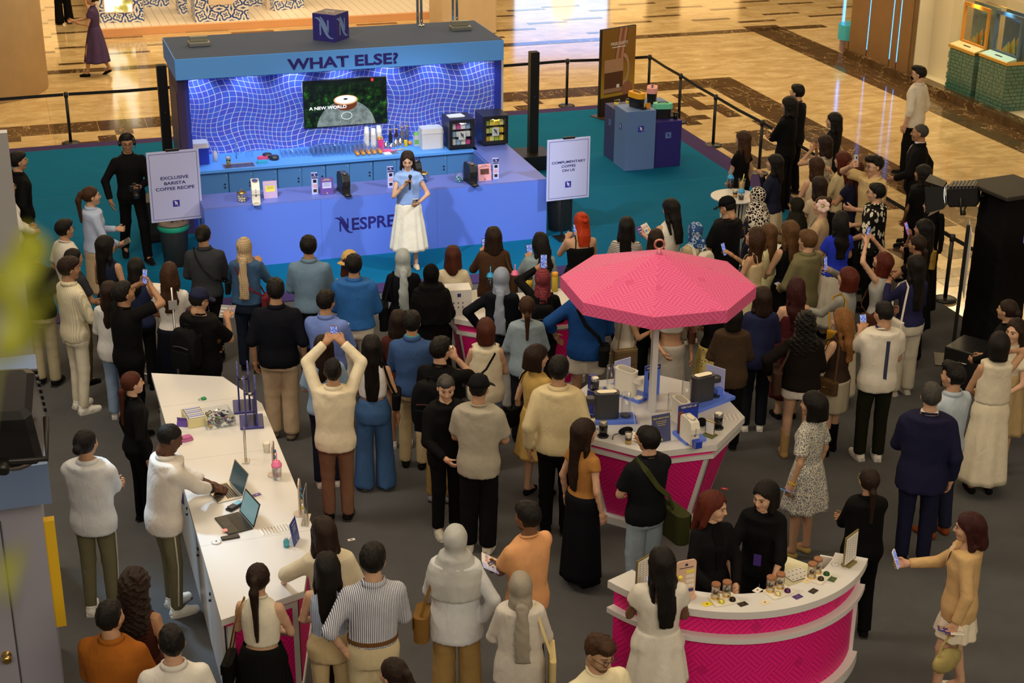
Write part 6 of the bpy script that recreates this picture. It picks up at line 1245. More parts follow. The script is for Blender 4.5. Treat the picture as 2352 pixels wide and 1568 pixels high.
# back worktop
t = put('cool_box', 'blue cool box with white lid at the left end of the worktop', 'cool box', 453, 374, BW+.001, .0); rbox(.34, .25, .25, r=.03).obj('tub', M_ROYAL, t); rbox(.36, .27, .07, r=.04, z0=.25, taper=.08).obj('lid', M_WHITE, t); MB().strap([(-.185, 0, .16), (-.19, -.06, .22), (-.185, -.12, .16)], .02, .008).obj('handle', M_WHITE, t)
t = put('cool_box', 'white cool box beside the mini fridges', 'cool box', 990, 337, BW+.001, .0); rbox(.34, .25, .24, r=.03).obj('tub', M_WHITE, t); rbox(.36, .27, .07, r=.04, z0=.24, taper=.08).obj('lid', M_WHITE, t)
t = put('pump_bottle', 'white hand soap pump bottle', 'bottle', 495, 370, BW+.001); MB().lathe([(.035, 0), (.036, .12), (.012, .15), (.012, .165)], 16).obj('bottle', M_WHITE, t); MB().tube([(0, 0, .16), (0, 0, .20), (.0, -.04, .20)], .006, 8).obj('pump', M_WHITE, t)
cup(525, 376, BW, 'layered coffee glass beside the sink', 'glass', 1.1)
t = put('dish_soap', 'small clear bottle with green cap at the sink', 'bottle', 524, 386, BW+.001); MB().lathe([(.03, 0), (.03, .06), (.012, .085)], 14).obj('bottle', M_PLASTIC, t); MB().lathe([(.013, .085), (.010, .11)], 12).obj('cap', mat('green_cap', (.05, .5, .1), .4), t)
t = put('sink', 'steel inset sink basin in the worktop', 'sink', 548, 380, BW, .0); MB().box(-.23, .23, -.12, -.105, 0, .006).box(-.23, .23, .105, .12, 0, .006).box(-.23, -.215, -.105, .105, 0, .006).box(.215, .23, -.105, .105, 0, .006).obj('rim', M_STEEL, t); MB().box(-.215, .215, -.105, .105, .0005, .002).obj('basin', mat('dull_steel', (.30, .27, .22), .25, 1), t)
tb = MB().tube([(0, 0, 0), (0, 0, .22), (0, -.03, .26), (0, -.08, .26), (0, -.10, .22)], .011, 8).obj('spout', M_CHROME, put('faucet', 'chrome tap standing behind the sink', 'tap', 543, 364, BW)); MB().tube([(.02, 0, .06), (.07, 0, .09)], .007, 8).obj('lever', M_CHROME, tb.parent)
t = put('carafe', 'clear upturned carafe beside the tap', 'carafe', 573, 362, BW+.001); MB().lathe([(.06, 0), (.055, .10), (.03, .15), (.03, .20), (.027, .20), (.027, .15), (.05, .10), (.056, .004)], 18, cap=False).obj('glass', M_GLASS, t)
for i, (c, x, y) in enumerate((((.85, .12, .25), 604, 364), ((.05, .45, .65), 602, 374))):
    t = put('folded_cloth', ('pink' if i == 0 else 'blue')+' folded cleaning cloth beside the sink', 'cloth', x, y, BW+.001); rbox(.16, .10, .018, r=.015).obj('fold', cloth('wipe%d' % i, c), t); rbox(.14, .09, .016, r=.015, z0=.018).obj('fold', MC['wipe%d' % i], t)
for i, (x, y) in enumerate(((614, 361), (630, 366))):
    t = put('round_tin', ('left' if i == 0 else 'right')+' one of two dark round tins on the worktop', 'tin', x, y, BW+.001, 0, 'dark round tins'); MB().lathe([(.07, 0), (.07, .055), (.06, .06)], 24).obj('tin', mat('gunmetal', (.12, .11, .11), .3, .9), t); MB().lathe([(.045, .06), (.04, .066)], 20).obj('lid', MC['gunmetal'], t)
def tumblermesh(r, h): return MB().lathe([(r*.85, 0), (r, h), (r-.0025, h), (r*.83, .006), (.001, .006)], 14, cap=False).mesh('glass')
GM = [tumblermesh(.032, .15), tumblermesh(.034, .085), tumblermesh(.034, .10)]
gi = 0
for r in range(3):
    for c in range(13):
        q = G(652+c*11.5, 362-c*.85, BW); o = link('drinking_glass', GM[1], None, M_GLASS, (q[0], q[1]+r*.085, BW+.001)); tag(o, 'short clear glass in the %s low row left of the tall glasses' % ['front', 'middle', 'back'][r], 'glass', 'short clear glasses')
for r in range(4):
    for c in range(12):
        q = G(722+c*10.5, 361-c*.8, BW); o = link('drinking_glass', GM[0], None, M_GLASS, (q[0], q[1]+r*.08, BW+.001)); tag(o, 'tall clear highball glass in the %s row of the block below the screen' % ['front', 'second', 'third', 'back'][r], 'glass', 'tall clear glasses')
for r in range(3):
    for c in range(5):
        q = G(822+c*13, 358-c*1.1, BW); t = thing('juice_glass', 'clear glass with a little orange juice in the %s row by the paper cups' % ['front', 'middle', 'back'][r], 'glass', (q[0], q[1]+r*.085, BW+.001), 0, 'glasses of orange juice'); link('glass', GM[2], t, M_GLASS); MB().lathe([(.0275, .007), (.030, .045)], 14).obj('juice', M_OJ, t)
for i, (x, y, n) in enumerate(((843, 335, 13), (858, 336, 12), (871, 332, 13))):
    for k in range(n):
        q = G(x, y, BW); o = MB().lathe([(.030, .10), (.041, .008), (.044, .006), (.044, 0), (.040, 0)], 16).mesh('cup') if i == 0 and k == 0 else CUPM
        CUPM = o; o = link('paper_cup', CUPM, None, M_CREAM, (q[0], q[1], BW+.001+k*.0165)); tag(o, 'cream paper cup upturned in the %s stack on the worktop' % ['left', 'middle', 'right'][i], 'cup', 'stacked paper cups')
SYR = [(897, 333, M_BLKPL, (.06, .05, .045)), (911, 331, M_BLKPL, (.09, .07, .05)), (924, 327, M_WHITE, (.35, .3, .28)), (935, 325, M_WHITE, (.30, .30, .34))]
for i, (x, y, pm, c) in enumerate(SYR):
    t = put('syrup_bottle', ['leftmost syrup bottle with black pump', 'second syrup bottle with black pump', 'third syrup bottle with white pump', 'rightmost syrup bottle with white pump'][i], 'bottle', x, y, BW+.001, 0, 'syrup pump bottles'); MB().lathe([(.034, 0), (.034, .15), (.015, .20), (.015, .235)], 14).obj('bottle', mat('syrup%d' % i, c, .1, trans=.6), t); MB().lathe([(.018, .235), (.018, .25)], 12).obj('collar', mat('amber_ring', (.8, .45, .05), .4), t); MB().tube([(0, 0, .25), (0, 0, .31), (-.035, -.01, .312)], .006, 8).obj('pump', pm, t)
t = put('juice_carton', 'pink and orange juice carton beside the paper cups', 'carton', 874, 344, BW+.001, .1); MB().box(-.035, .035, -.035, .035, 0, .17).obj('box', mat('magenta_carton', (.75, .04, .28), .4), t); MB().prism([(-.035, -.035), (.035, -.035), (.035, .035), (-.035, .035)], .17, .21, pts2=[(-.035, -.004), (.035, -.004), (.035, .004), (-.035, .004)]).obj('gable', mat('orange_carton', (.85, .25, .03), .4), t); MB().lathe([(.014, 0), (.014, .02)], 12, T(0, -.02, .185, 0, .6)).obj('cap', mat('green_cap', (.05, .5, .1)), t)
t = put('milk_carton', 'white and green milk carton right of the syrup bottles', 'carton', 956, 334, BW+.001, .1); MB().box(-.035, .035, -.035, .035, 0, .17).obj('box', M_WHITE, t); MB().box(-.036, .036, -.037, -.035, .03, .10).obj('print', mat('green_print', (.2, .55, .1), .4), t); MB().prism([(-.035, -.035), (.035, -.035), (.035, .035), (-.035, .035)], .17, .21, pts2=[(-.035, -.004), (.035, -.004), (.035, .004), (-.035, .004)]).obj('gable', MC['green_print'], t)
for i, (x, y, h) in enumerate(((886, 341, .11), (898, 341, .08), (909, 339, .15), (919, 337, .16))):
    t = put('bar_shaker', ['leftmost small steel bar cup', 'shortest steel bar cup', 'left tall steel shaker', 'right tall steel shaker'][i]+' before the syrup bottles', 'shaker', x, y, BW+.001, 0, 'steel bar cups'); MB().lathe([(.028, 0), (.038, h), (.036, h), (.026, .004)], 18, cap=False).obj('cup', M_CHROME, t)
o = put('drink_can', 'yellow drink can beside the shakers', 'can', 932, 336, BW+.001); MB().lathe([(.024, 0), (.028, .008), (.028, .095), (.023, .105)], 16).obj('can', mat('yellow_can', (.85, .55, .02), .3, .3), o); MB().lathe([(.022, .105), (.022, .107)], 16).obj('top', M_STEEL, o)
o = MB().ball((0, 0, .034), .034, 14).obj('orange_fruit', mat('orange_peel', (.9, .32, .02), .5, bump=.3, bscale=200)); q = G(941, 333, BW); o.location = (q[0], q[1], BW+.001); tag(o, 'single whole orange beside the yellow can', 'orange')
t = put('notebook', 'open white notebook lying on the worktop', 'notebook', 897, 352, BW+.001, .15); MB().box(-.11, 0, -.06, .06, 0, .012).obj('page', M_PAPER, t); MB().box(.002, .11, -.06, .06, 0, .008).obj('page', M_STEEL, t)
t = put('bar_spoon', 'pink and wood muddler lying by the shakers', 'tool', 912, 346, BW+.001, .2); MB().tube([(-.12, 0, .012), (.0, 0, .012)], .010, 8).obj('grip', mat('pink_plastic', (.85, .2, .4), .4), t); MB().tube([(0, 0, .012), (.12, 0, .012)], .011, 8).obj('shaft', mat('pale_wood', (.7, .45, .2), .5), t)
o = put('folded_cloth', 'pink cloth lying in front of the juice carton', 'cloth', 888, 347, BW+.001, .1); rbox(.15, .09, .02, r=.02).obj('fold', MC['wipe0'], o)
def fridge(px, py, lab, shelfcols):
    t = put('mini_fridge', lab, 'fridge', px, py, BW+.001, .0, 'black glass-door mini fridges'); w, d, h = .40, .40, .47
    b = MB(); b.box(-w/2, -w/2+.03, -d/2, d/2, .015, h).box(w/2-.03, w/2, -d/2, d/2, .015, h).box(-w/2+.03, w/2-.03, -d/2, d/2, .015, .06).box(-w/2+.03, w/2-.03, -d/2, d/2, h-.05, h).box(-w/2+.03, w/2-.03, d/2-.03, d/2, .06, h-.05); b.obj('case', M_BLKPL, t)
    fr = MB(); y0 = -d/2-.035; fr.box(-w/2, -w/2+.05, y0, -d/2-.002, .03, h).box(w/2-.05, w/2, y0, -d/2-.002, .03, h).box(-w/2+.05, w/2-.05, y0, -d/2-.002, .03, .08).box(-w/2+.05, w/2-.05, y0, -d/2-.002, h-.05, h); dr = fr.obj('door', M_BLKPL, t)
    MB().box(-w/2+.05, w/2-.05, y0+.01, y0+.014, .08, h-.05).obj('pane', M_PANE, dr)
    st_ = MB().box(-.055, .055, y0+.004, y0+.008, .16, .29).obj('sticker', mat('grey_sticker', (.55, .60, .58), .5), dr); logo(.085, M_INK, dr, (0, y0+.002, .225), FRONT)
    for x in (-.15, .15): MB().lathe([(.018, 0), (.018, .015)], 10, T(x, -d/2+.03, 0)).obj('foot', M_BLKPL, t)
    r = random.Random(int(px))
    for k, z in enumerate((.065, .19, .31)):
        MB().box(-w/2+.03, w/2-.03, -d/2+.03, d/2-.03, z-.006, z-.001).obj('shelf', M_STEEL, t)
        for i in range(4):
            c = shelfcols[(i+k) % len(shelfcols)]; x = -.115+i*.077; MB().box(x-.033, x+.033, -d/2+.04, -d/2+.12, z, z+r.uniform(.06, .09)).obj('carton', mat('fridge_%d_%d_%d' % tuple(int(v*99) for v in c), c, .4), t)
    light('POINT', 'fridge_lamp', (t.location.x, t.location.y-.12, BW+h-.07), (0, 0, 0), .9, (1, .95, .85), shadow_soft_size=.02)
    return t
f1 = fridge(1052, 335, 'left mini fridge with milk bottles and papers on top', ((.75, .78, .8), (.3, .45, .7), (.8, .8, .78), (.6, .08, .3))); f2 = fridge(1128, 326, 'right mini fridge with yellow juice cartons', ((.85, .6, .05), (.85, .8, .3), (.5, .65, .1), (.9, .75, .1)))
o = MB().box(-.12, .12, -.09, .09, 0, .004).box(-.10, .13, -.08, .10, .004, .008, T(rz=.15)).obj('paper_stack', M_PAPER); o.location = (f1.location.x-.04, f1.location.y, BW+.473); tag(o, 'sheets of paper lying on the left mini fridge', 'paper')
# television
M_TV = NG('tv_picture'); _n = M_TV; _s = _n.sep(_n.tex('Object')); _x, _z = _s[0], _s[2]
def _el(n, cx, cz, rx, rz): return n.f('LESS_THAN', n.f('ADD', n.f('POWER', n.f('DIVIDE', n.f('SUBTRACT', _x, cx), rx), 2.), n.f('POWER', n.f('DIVIDE', n.f('SUBTRACT', _z, cz), rz), 2.)), 1.)
_nz = _n.noise(_n.tex('Object'), 9, 5, .7); _g = _n.ramp(_nz, [(.45, (.002, .004, .002)), (.6, (.008, .035, .004)), (.78, (.05, .25, .02))])
_bgc = _n.mix(_n.f('GREATER_THAN', _z, .14), _g, _n.mix(_n.f('MULTIPLY', _n.f('SUBTRACT', _z, .14), 5.), _g, (.004, .006, .005)))
_c = _n.mix(_el(_n, .0, -.42, .46, .46), _bgc, _n.ramp(_nz, [(.3, (.05, .07, .06)), (.7, (.20, .23, .21))])); _c = _n.mix(_el(_n, .0, -.02, .175, .10), _c, (.10, .025, .008)); _c = _n.mix(_el(_n, .0, .045, .185, .075), _c, (.55, .30, .12)); _c = _n.mix(_el(_n, .0, .05, .16, .06), _c, (.70, .82, .80)); _c = _n.mix(_el(_n, .0, .058, .035, .014), _c, (.01, .005, .003))
_c = _n.mix(_n.f('MULTIPLY', _el(_n, .01, -.2, .085, .06), _n.f('SUBTRACT', 1., _el(_n, .01, -.2, .075, .052))), _c, (.5, .6, .55))
_c = _n.mix(_el(_n, .42, .33, .022, .028), _c, (.5, .03, .02)); M_TV = _n.fin(_c, .25, emit=_c, es=1.0)
tv = thing('television', 'wall-mounted television showing a coffee glass on a mossy stone', 'television', (-2.365, YB-.055, 1.575)); MB().box(-.645, .645, 0, .042, -.365, .365, bev=.004).obj('case', M_BLKPL, tv); MB().box(-.632, .632, -.004, -.001, -.348, .352).obj('screen', M_TV, tv)
text('A NEW WORLD', .066, mat('white_glow', (.9, .9, .9), .5, emit=.9), tv, (-.275, -.006, -.06), FRONT, 1.2, .02)
# roof fittings
cb = thing('emblem_cube', 'navy cube with pale blue emblems on the stall roof', 'cube', (-2.64, 2.12, 2.655), math.radians(-43)); MB().box(-.19, .19, -.19, .19, 0, .39).obj('cube', mat('indigo_paint', (.035, .03, .27), .5), cb); MB().box(-.188, .188, -.188, .188, .39, .392).obj('top_sheet', mat('cube_top', (.10, .085, .16), .5), cb)
PB = mat('pale_blue_print', (.20, .33, .72), .5)
logo(.30, PB, cb, (0, -.1915, .19), FRONT); logo(.30, PB, cb, (.1915, 0, .19), (PI/2, 0, PI/2)); logo(.30, PB, cb, (-.1915, 0, .19), (PI/2, 0, -PI/2)); logo(.28, mat('grey_print', (.3, .29, .36), .5), cb, (0, 0, .394), (0, 0, PI/4))
for i, (x, y) in enumerate(((457, 104), (1057, 68))):
    t = put('floodlight', ['grey floodlight on the left end of the roof', 'grey floodlight on the right end of the roof'][i], 'floodlight', x, y, 2.655, 0, 'roof floodlights'); ga = mat('grey_aluminium', (.30, .31, .27), .35, .5)
    MB().box(-.15, .15, -.11, .09, 0, .06, bev=.006).obj('housing', ga, t); MB().box(-.13, .13, -.02, .08, .06, .13, bev=.006).obj('heat_sink', ga, t); MB().box(-.14, .14, -.115, -.11, .012, .05).obj('lens', M_STEEL, t)
for i, (x, y) in enumerate(((968, 59), (1042, 47))):
    q = G(x, y, 2.655); t = thing('ladder_rail', ['left chrome grab rail rising at the back of the roof', 'right chrome grab rail rising at the back of the roof'][i], 'rail', (q[0], min(q[1], 2.75), 2.655), 0, 'chrome grab rails')
    MB().tube([(0, 0, 0), (0, 0, .55), (0, .04, .63), (-.0, .13, .66), (-.0, .20, .62), (0, .22, .54), (0, .22, -2.6)], .022, 10).obj('rail', M_CHROME, t); MB().lathe([(.05, 0), (.05, .012), (.03, .02)], 16).obj('flange', M_CHROME, t)
# sign boards on stands
def signboard(px, py, zb, w, h, lines, label, rz=0, fs=.062):
    q = G(px, py, .03); t = thing('sign_stand', label, 'sign', (q[0], q[1], .032), rz, 'lilac sign boards')
    MB().box(-.16, .16, -.14, .14, 0, .012).obj('base', M_BLACK, t)
    for x in (-.07, .07): MB().box(x-.012, x+.012, -.012, .012, .012, zb+h*.5).obj('pole', M_BLACK, t)
    b = MB().box(-w/2, w/2, -.03, -.014, zb, zb+h).obj('board', M_LILAC, t); MB().box(-.09, .09, -.036, -.008, zb+h-.004, zb+h+.022).obj('clip', M_BLACK, b)
    e = .03; m = MB()
    for a in ((-w/2+e, w/2-e, zb+e, zb+e+.005), (-w/2+e, w/2-e, zb+h-e-.005, zb+h-e)): MB().box(a[0], a[1], -.0315, -.03, a[2], a[3]).obj('border_line', M_NAVY, b)
    for x in (-w/2+e, w/2-e-.005): MB().box(x, x+.005, -.0315, -.03, zb+e, zb+h-e).obj('border_line', M_NAVY, b)
    for i, l in enumerate(lines): text(l, fs, M_NAVY, b, (0, -.032, zb+h*.62-i*fs*1.25), FRONT, 1.28, .02)
    MB().box(-.045, .045, -.0325, -.03, zb+h*.25-.045, zb+h*.25+.045).obj('emblem_patch', mat('emblem_blue', (.03, .03, .45), .4), b); logo(.065, M_LOGOW, b, (0, -.0335, zb+h*.25), FRONT)
signboard(415, 606, .64, .70, .98, ['EXCLUSIVE', 'BARISTA', 'COFFEE RECIPE'], 'lilac sign board reading exclusive barista coffee recipe left of the bar', .05, .060)
signboard(1300, 547, .60, .66, .90, ['COMPLIMENTARY', 'COFFEE', 'ON US'], 'lilac sign board reading complimentary coffee on us right of the bar', .05, .050)
def bin_(px, py, label, bag=False):
    t = put('waste_bin', label, 'bin', px, py, .03, 0, 'grey lidded bins', .002); gb = mat('grey_bin', (.085, .08, .075), .5); MB().lathe([(.16, 0), (.20, .56), (.21, .57)], 26).obj('tub', gb, t); l = MB().lathe([(.215, .575), (.22, .60), (.17, .615), (.12, .62), (.11, .612)], 26).obj('lid', mat('bin_lid', (.17, .13, .10), .5), t)
    MB().tube([(-.05, 0, .61), (-.05, 0, .65), (.05, 0, .65), (.05, 0, .61)], .008, 8).obj('handle', M_STEEL, l)
    if bag: MB().lathe([(.205, .50), (.222, .53), (.214, .574)], 26, cap=False).obj('bin_bag', mat('green_bag', (.03, .45, .30), .3), t)
    else:
        for sx in (-1, 1): MB().tube([(sx*.20, -.03, .53), (sx*.24, 0, .545), (sx*.20, .03, .53)], .01, 6).obj('side_handle', M_STEEL, t)
bin_(405, 604, 'grey bin with green liner behind the barista recipe sign', True); bin_(1284, 524, 'grey bin behind the complimentary coffee sign')
sp = put('loudspeaker', 'black loudspeaker cabinet behind the barista recipe sign', 'loudspeaker', 372, 545, .03, .08, None, .002); MB().box(-.24, .24, -.22, .22, 0, .62, bev=.012).obj('cabinet', M_BLKPL, sp); MB().box(-.21, .21, -.225, -.22, .04, .58).obj('grille', mat('grille', (.02, .02, .02), .9, bump=.5, bscale=400), sp)
# coffee banner
M_BAN = NG('banner_print'); _n = M_BAN; _s = _n.sep(_n.tex('Object')); _x, _z = _s[0], _s[2]
def _bx(n, x0, x1, z0, z1): return n.f('MULTIPLY', n.f('MULTIPLY', n.f('GREATER_THAN', _x, x0), n.f('LESS_THAN', _x, x1)), n.f('MULTIPLY', n.f('GREATER_THAN', _z, z0), n.f('LESS_THAN', _z, z1)))
_c = _n.ramp(_n.f('DIVIDE', _z, 1.7), [(.25, (.42, .26, .02)), (.6, (.26, .12, .015)), (1., (.25, .12, .02))])
_str = _n.f('ABSOLUTE', _n.f('SUBTRACT', _n.f('SUBTRACT', _x, .0), _n.f('MULTIPLY', _n.f('SUBTRACT', _z, .95), .16))); _c = _n.mix(_n.f('MULTIPLY', _n.f('LESS_THAN', _str, .115), _n.f('GREATER_THAN', _z, .95)), _c, _n.ramp(_n.f('DIVIDE', _str, .115), [(.1, (.28, .09, .04)), (.6, (.55, .30, .19)), (.95, (.10, .025, .01))]))
_c = _n.mix(_bx(_n, -.34, .12, .42, .98), _c, (.09, .028, .016)); _c = _n.mix(_bx(_n, -.34, .12, .82, 1.06), _c, (.45, .26, .16)); _c = _n.mix(_bx(_n, -.34, .10, .44, .52), _c, (.35, .20, .13))
_hr = _n.f('SQRT', _n.f('ADD', _n.f('POWER', _n.f('DIVIDE', _n.f('SUBTRACT', _x, .12), .13), 2.), _n.f('POWER', _n.f('DIVIDE', _n.f('SUBTRACT', _z, .85), .26), 2.))); _c = _n.mix(_n.f('MULTIPLY', _n.f('LESS_THAN', _n.f('ABSOLUTE', _n.f('SUBTRACT', _hr, 1.)), .14), _n.f('GREATER_THAN', _x, .12)), _c, (.45, .30, .22))
_c = _n.mix(_n.f('LESS_THAN', _n.f('ADD', _n.f('POWER', _n.f('DIVIDE', _n.f('SUBTRACT', _x, .24), .13), 2.), _n.f('POWER', _n.f('DIVIDE', _n.f('SUBTRACT', _z, .46), .15), 2.)), 1.), _c, (.30, .12, .07)); _c = _n.mix(_n.f('LESS_THAN', _z, .36), _c, (.035, .012, .006)); M_BAN = _n.fin(_c, .4)
bn = thing('banner_stand', 'brown upright banner reading free gifts with a glass coffee mug', 'banner', (3.56, 6.3, .032), .35); MB().box(-.41, .41, -.012, .0, .02, 1.62).obj('print', M_BAN, bn); MB().box(-.42, .42, .0, .06, .0, 1.63).obj('frame', M_BLACK, bn); MB().box(-.48, .46, -.2, .2, 0, .012).obj('base', mat('bronze_base', (.10, .06, .03), .4, .5), bn)
text('FREE GIFTS', .075, M_LOGOW, bn, (.0, -.014, 1.34), FRONT, 1.15, .01); MB().box(-.17, .17, -.014, -.012, 1.27, 1.283).obj('text_line', M_LOGOW, bn); MB().box(-.065, .065, -.014, -.012, .17, .29).obj('emblem_patch', mat('grey_sticker', (.55, .6, .58)), bn); logo(.09, M_INK, bn, (0, -.016, .23), FRONT); text('WHAT ELSE?', .055, M_LOGOW, bn, (.0, -.014, .10), FRONT, 1.2, .01); MB().box(-.035, .035, -.014, -.012, .52, .58).obj('emblem_patch', M_LOGOW, bn)
# plinths with portable machines
def plinth(name, lab, x0, x1, y0, y1, h, m, lm, pm):
    t = thing('display_plinth', lab, 'plinth', (x0, y0, .032), 0, 'blue display plinths'); w, d = x1-x0, y1-y0
    MB().box(0, w, 0, d, 0, h, bev=.004).obj('block', m, t); MB().box(w*.5-.05, w*.5+.05, -.002, .0, h*.70-.05, h*.70+.05).obj('emblem_patch', pm, t); logo(.07, lm, t, (w*.5, -.0035, h*.70), FRONT); MB().box(-.002, 0, d*.5-.05, d*.5+.05, h*.70-.05, h*.70+.05).obj('emblem_patch', pm, t); logo(.07, lm, t, (-.0035, d*.5, h*.70), (PI/2, 0, -PI/2))
EB = mat('emblem_blue', (.03, .03, .45)); LB = mat('plinth_blue', (.12, .22, .50), .5)
plinth('a', 'tallest pale blue plinth in front with yellow machine', 2.34, 2.86, 2.80, 3.32, 1.0, LB, M_LOGOW, EB); plinth('b', 'dark navy plinth at right with mint machine', 2.87, 3.35, 2.84, 3.34, .78, mat('deep_navy', (.025, .018, .19), .5), EB, LB); plinth('c', 'dark plinth half hidden at left behind the pale blue one', 2.36, 2.86, 3.34, 3.84, .90, mat('dusk_navy', (.04, .045, .18), .5), EB, LB); plinth('d', 'pale blue plinth at the back with pink machine', 2.88, 3.38, 3.36, 3.84, .93, LB, M_LOGOW, EB)
def portable(x, y, z, rz, c, lab):
    t = thing('portable_machine', lab, 'coffee machine', (x, y, z+.002), rz, 'portable coffee machines'); rbox(.15, .26, .16, r=.05, taper=-.12).obj('base', M_BLKPL, t); cp = rbox(.185, .34, .085, r=.08, z0=.163, taper=.06).obj('cover', mat(lab.split()[0]+'_cover', c, .35), t); MB().strap([(-.0, -.09, .25), (0, -.05, .266), (0, .05, .266), (0, .09, .25)], .03, .008, (1, 0, 0)).obj('handle', M_BLKPL, cp); rbox(.11, .11, .03, r=.04).obj('cup_tray', M_BLKPL, t, loc=(0, -.17, 0))
portable(2.62, 3.08, 1.032, .3, (.85, .42, .02), 'yellow portable capsule machine on the tallest plinth'); portable(3.10, 3.1, .812, 1.35, (.16, .66, .46), 'mint portable capsule machine on the navy plinth'); portable(3.12, 3.62, .962, -.45, (.78, .36, .40), 'pink portable capsule machine on the back plinth')
for i, (x, y, z, m) in enumerate(((2.46, 3.56, .932, M_YEL), (2.68, 3.6, .932, M_YEL), (3.29, 2.98, .812, M_BLKPL))):
    t = thing('travel_mug', ['left yellow travel mug on the half hidden plinth', 'right yellow travel mug on the half hidden plinth', 'black travel mug on the navy plinth'][i], 'mug', (x, y, z+.002), 0, 'travel mugs'); MB().lathe([(.036, 0), (.042, .085)], 16).obj('body', m, t); MB().lathe([(.044, .085), (.044, .105), (.03, .11)], 16).obj('lid', M_BLKPL, t)
t = thing('price_card', 'small orange folded card beside the yellow machine', 'card', (2.76, 2.92, 1.034), .2); MB().box(-.045, .045, 0, .004, 0, .09).obj('face', mat('orange_card', (.85, .35, .02), .5), t); MB().box(-.045, .045, .02, .024, 0, .085).obj('back', MC['orange_card'], t)
# ================================================================ objects on the kiosks and counters
KT = 1.001
def riser(px, py, rz, w, d, label):
    t = put('display_riser', label, 'riser', px, py, KT, rz, 'periwinkle display risers'); MB().box(-w/2, w/2, -d/2, d/2, 0, .035, bev=.003).obj('block', M_PERI, t); MB().box(-.022, .022, -d/2-.002, -d/2, .004, .034).obj('emblem_patch', EB, t); return t
def bigmachine(px, py, rz, m, label, s=1., tank_side=1):
    """kiosk machine: wide rounded block, brushed lid plate, brew arm at the front, clear tank at the back"""
    t = put('coffee_machine', label, 'coffee machine', px, py, KT+.036, rz, 'capsule coffee machines'); t.scale = (s,)*3
    rbox(.12, .24, .25, r=.05).obj('body', m, t); rbox(.125, .245, .012, r=.05, z0=.25).obj('rim', m, t); rbox(.075, .19, .008, r=.035, z0=.262).obj('lid', M_STEEL if m is not M_CREAM else mat('warm_grey', (.42, .39, .34), .4), t)
    hd_ = rbox(.09, .10, .05, r=.035, z0=.165).obj('brew_head', m, t, loc=(0, -.15, 0)); MB().lathe([(.045, 0), (.045, .012)], 18, T(0, -.16, 0)).obj('cup_plate', m if m is not M_DKGREY else M_BLKPL, t)
    MB().lathe([(.05, .0), (.05, .015)], 20, T(0, .19, 0)).obj('tank_base', m, t); MB().lathe([(.045, .015), (.047, .24), (.044, .24), (.042, .018)], 20, T(0, .19, 0), cap=False).obj('water_tank', M_GLASS, t)
    return t
riser(1440, 905, .5, .20, .46, 'blue riser under the white machine at the back left of the kiosk'); bigmachine(1437, 903, .5, M_CREAM, 'white coffee machine with clear tank at back left of the umbrella kiosk')
riser(1400, 965, 1.35, .20, .50, 'blue riser under the dark machine at the left of the kiosk'); bigmachine(1392, 957, -1.75, M_DKGREY, 'dark grey coffee machine at left of the umbrella kiosk')
riser(1630, 925, -1.2, .20, .52, 'blue riser under the dark machine at the right of the kiosk'); bigmachine(1612, 917, 1.75, M_DKGREY, 'dark grey coffee machine at right of the umbrella kiosk')
riser(1583, 1005, .1, .22, .26, 'blue riser under the cream machine at the front of the kiosk'); bigmachine(1562, 968, .1, M_CREAM, 'white coffee machine behind the blue display board', .9)
def dboard(px, py, rz, w, h, m, label, title=None, dz=0):
    t = put('display_board', label, 'board', px, py, KT+dz, rz, 'upright display boards'); MB().box(-w/2, w/2, -.006, .006, 0, h).obj('board', m, t)
    if title: MB().box(-w/2, w/2, -.008, -.006, h*.84, h).obj('header', M_NAVYP, t); text(title, w*.13, M_LOGOW, t, (0, -.0095, h*.92), FRONT, 1.15, .015)
    return t
dboard(1428, 888, .3, .20, .30, M_LILAC, 'pale lilac board behind the white kiosk machine'); t = dboard(1496, 908, .1, .17, .33, M_PERI, 'blue leaflet board with emblem beside the white machine', 'VERTUO UP'); MB().box(-.05, .05, -.008, -.006, .18, .26).obj('picture', M_BLKPL, t); MB().box(-.04, .04, -.008, -.006, .03, .10).obj('picture', M_PINKC, t)
dboard(1640, 905, -1.0, .22, .30, M_LILAC, 'pale lilac board beside the right dark machine'); dboard(1368, 960, -.95, .2, .27, M_NAVYP, 'navy board beside the left dark machine')
t = dboard(1578, 990, .1, .21, .28, M_ROYAL, 'bright blue display board with red panel around the cream machine', 'VERTUO UP', .036); MB().box(-.105, -.055, -.008, -.006, 0, .22).obj('red_panel', mat('copper_print', (.30, .06, .03), .4), t)
machine(1585, 1012, KT+.036, .1, M_CREAM, 'small cream machine with blue cube in front of the bright blue board', .82, False)
t = put('gift_cube', 'small royal blue cube held by the cream machine', 'box', 1584, 1013, KT+.036+.0165, .1); MB().box(-.035, .035, -.17, -.10, 0, .07, bev=.003).obj('cube', M_ROYAL, t); MB().box(-.035, -.034, -.165, -.105, .01, .06).obj('emblem_patch', M_LILAC, t)
t = put('gift_cube', 'small lilac cube beside the right dark machine', 'box', 1650, 905, KT+.036, .2); MB().box(-.035, .035, -.035, .035, 0, .07, bev=.003).obj('cube', M_PERI, t)
def frother(px, py, label):
    t = put('milk_frother', label, 'milk frother', px, py, KT, 0, 'milk frothers'); MB().lathe([(.052, 0), (.054, .012), (.042, .016)], 22).obj('base', M_BLKPL, t); MB().lathe([(.040, .016), (.042, .12), (.041, .125)], 22).obj('jug', mat('black_gloss', (.01, .01, .012), .15, coat=.5), t); MB().lathe([(.043, .125), (.044, .15), (.034, .158)], 22).obj('lid', mat('smoke_lid', (.35, .35, .36), .15, .6), t)
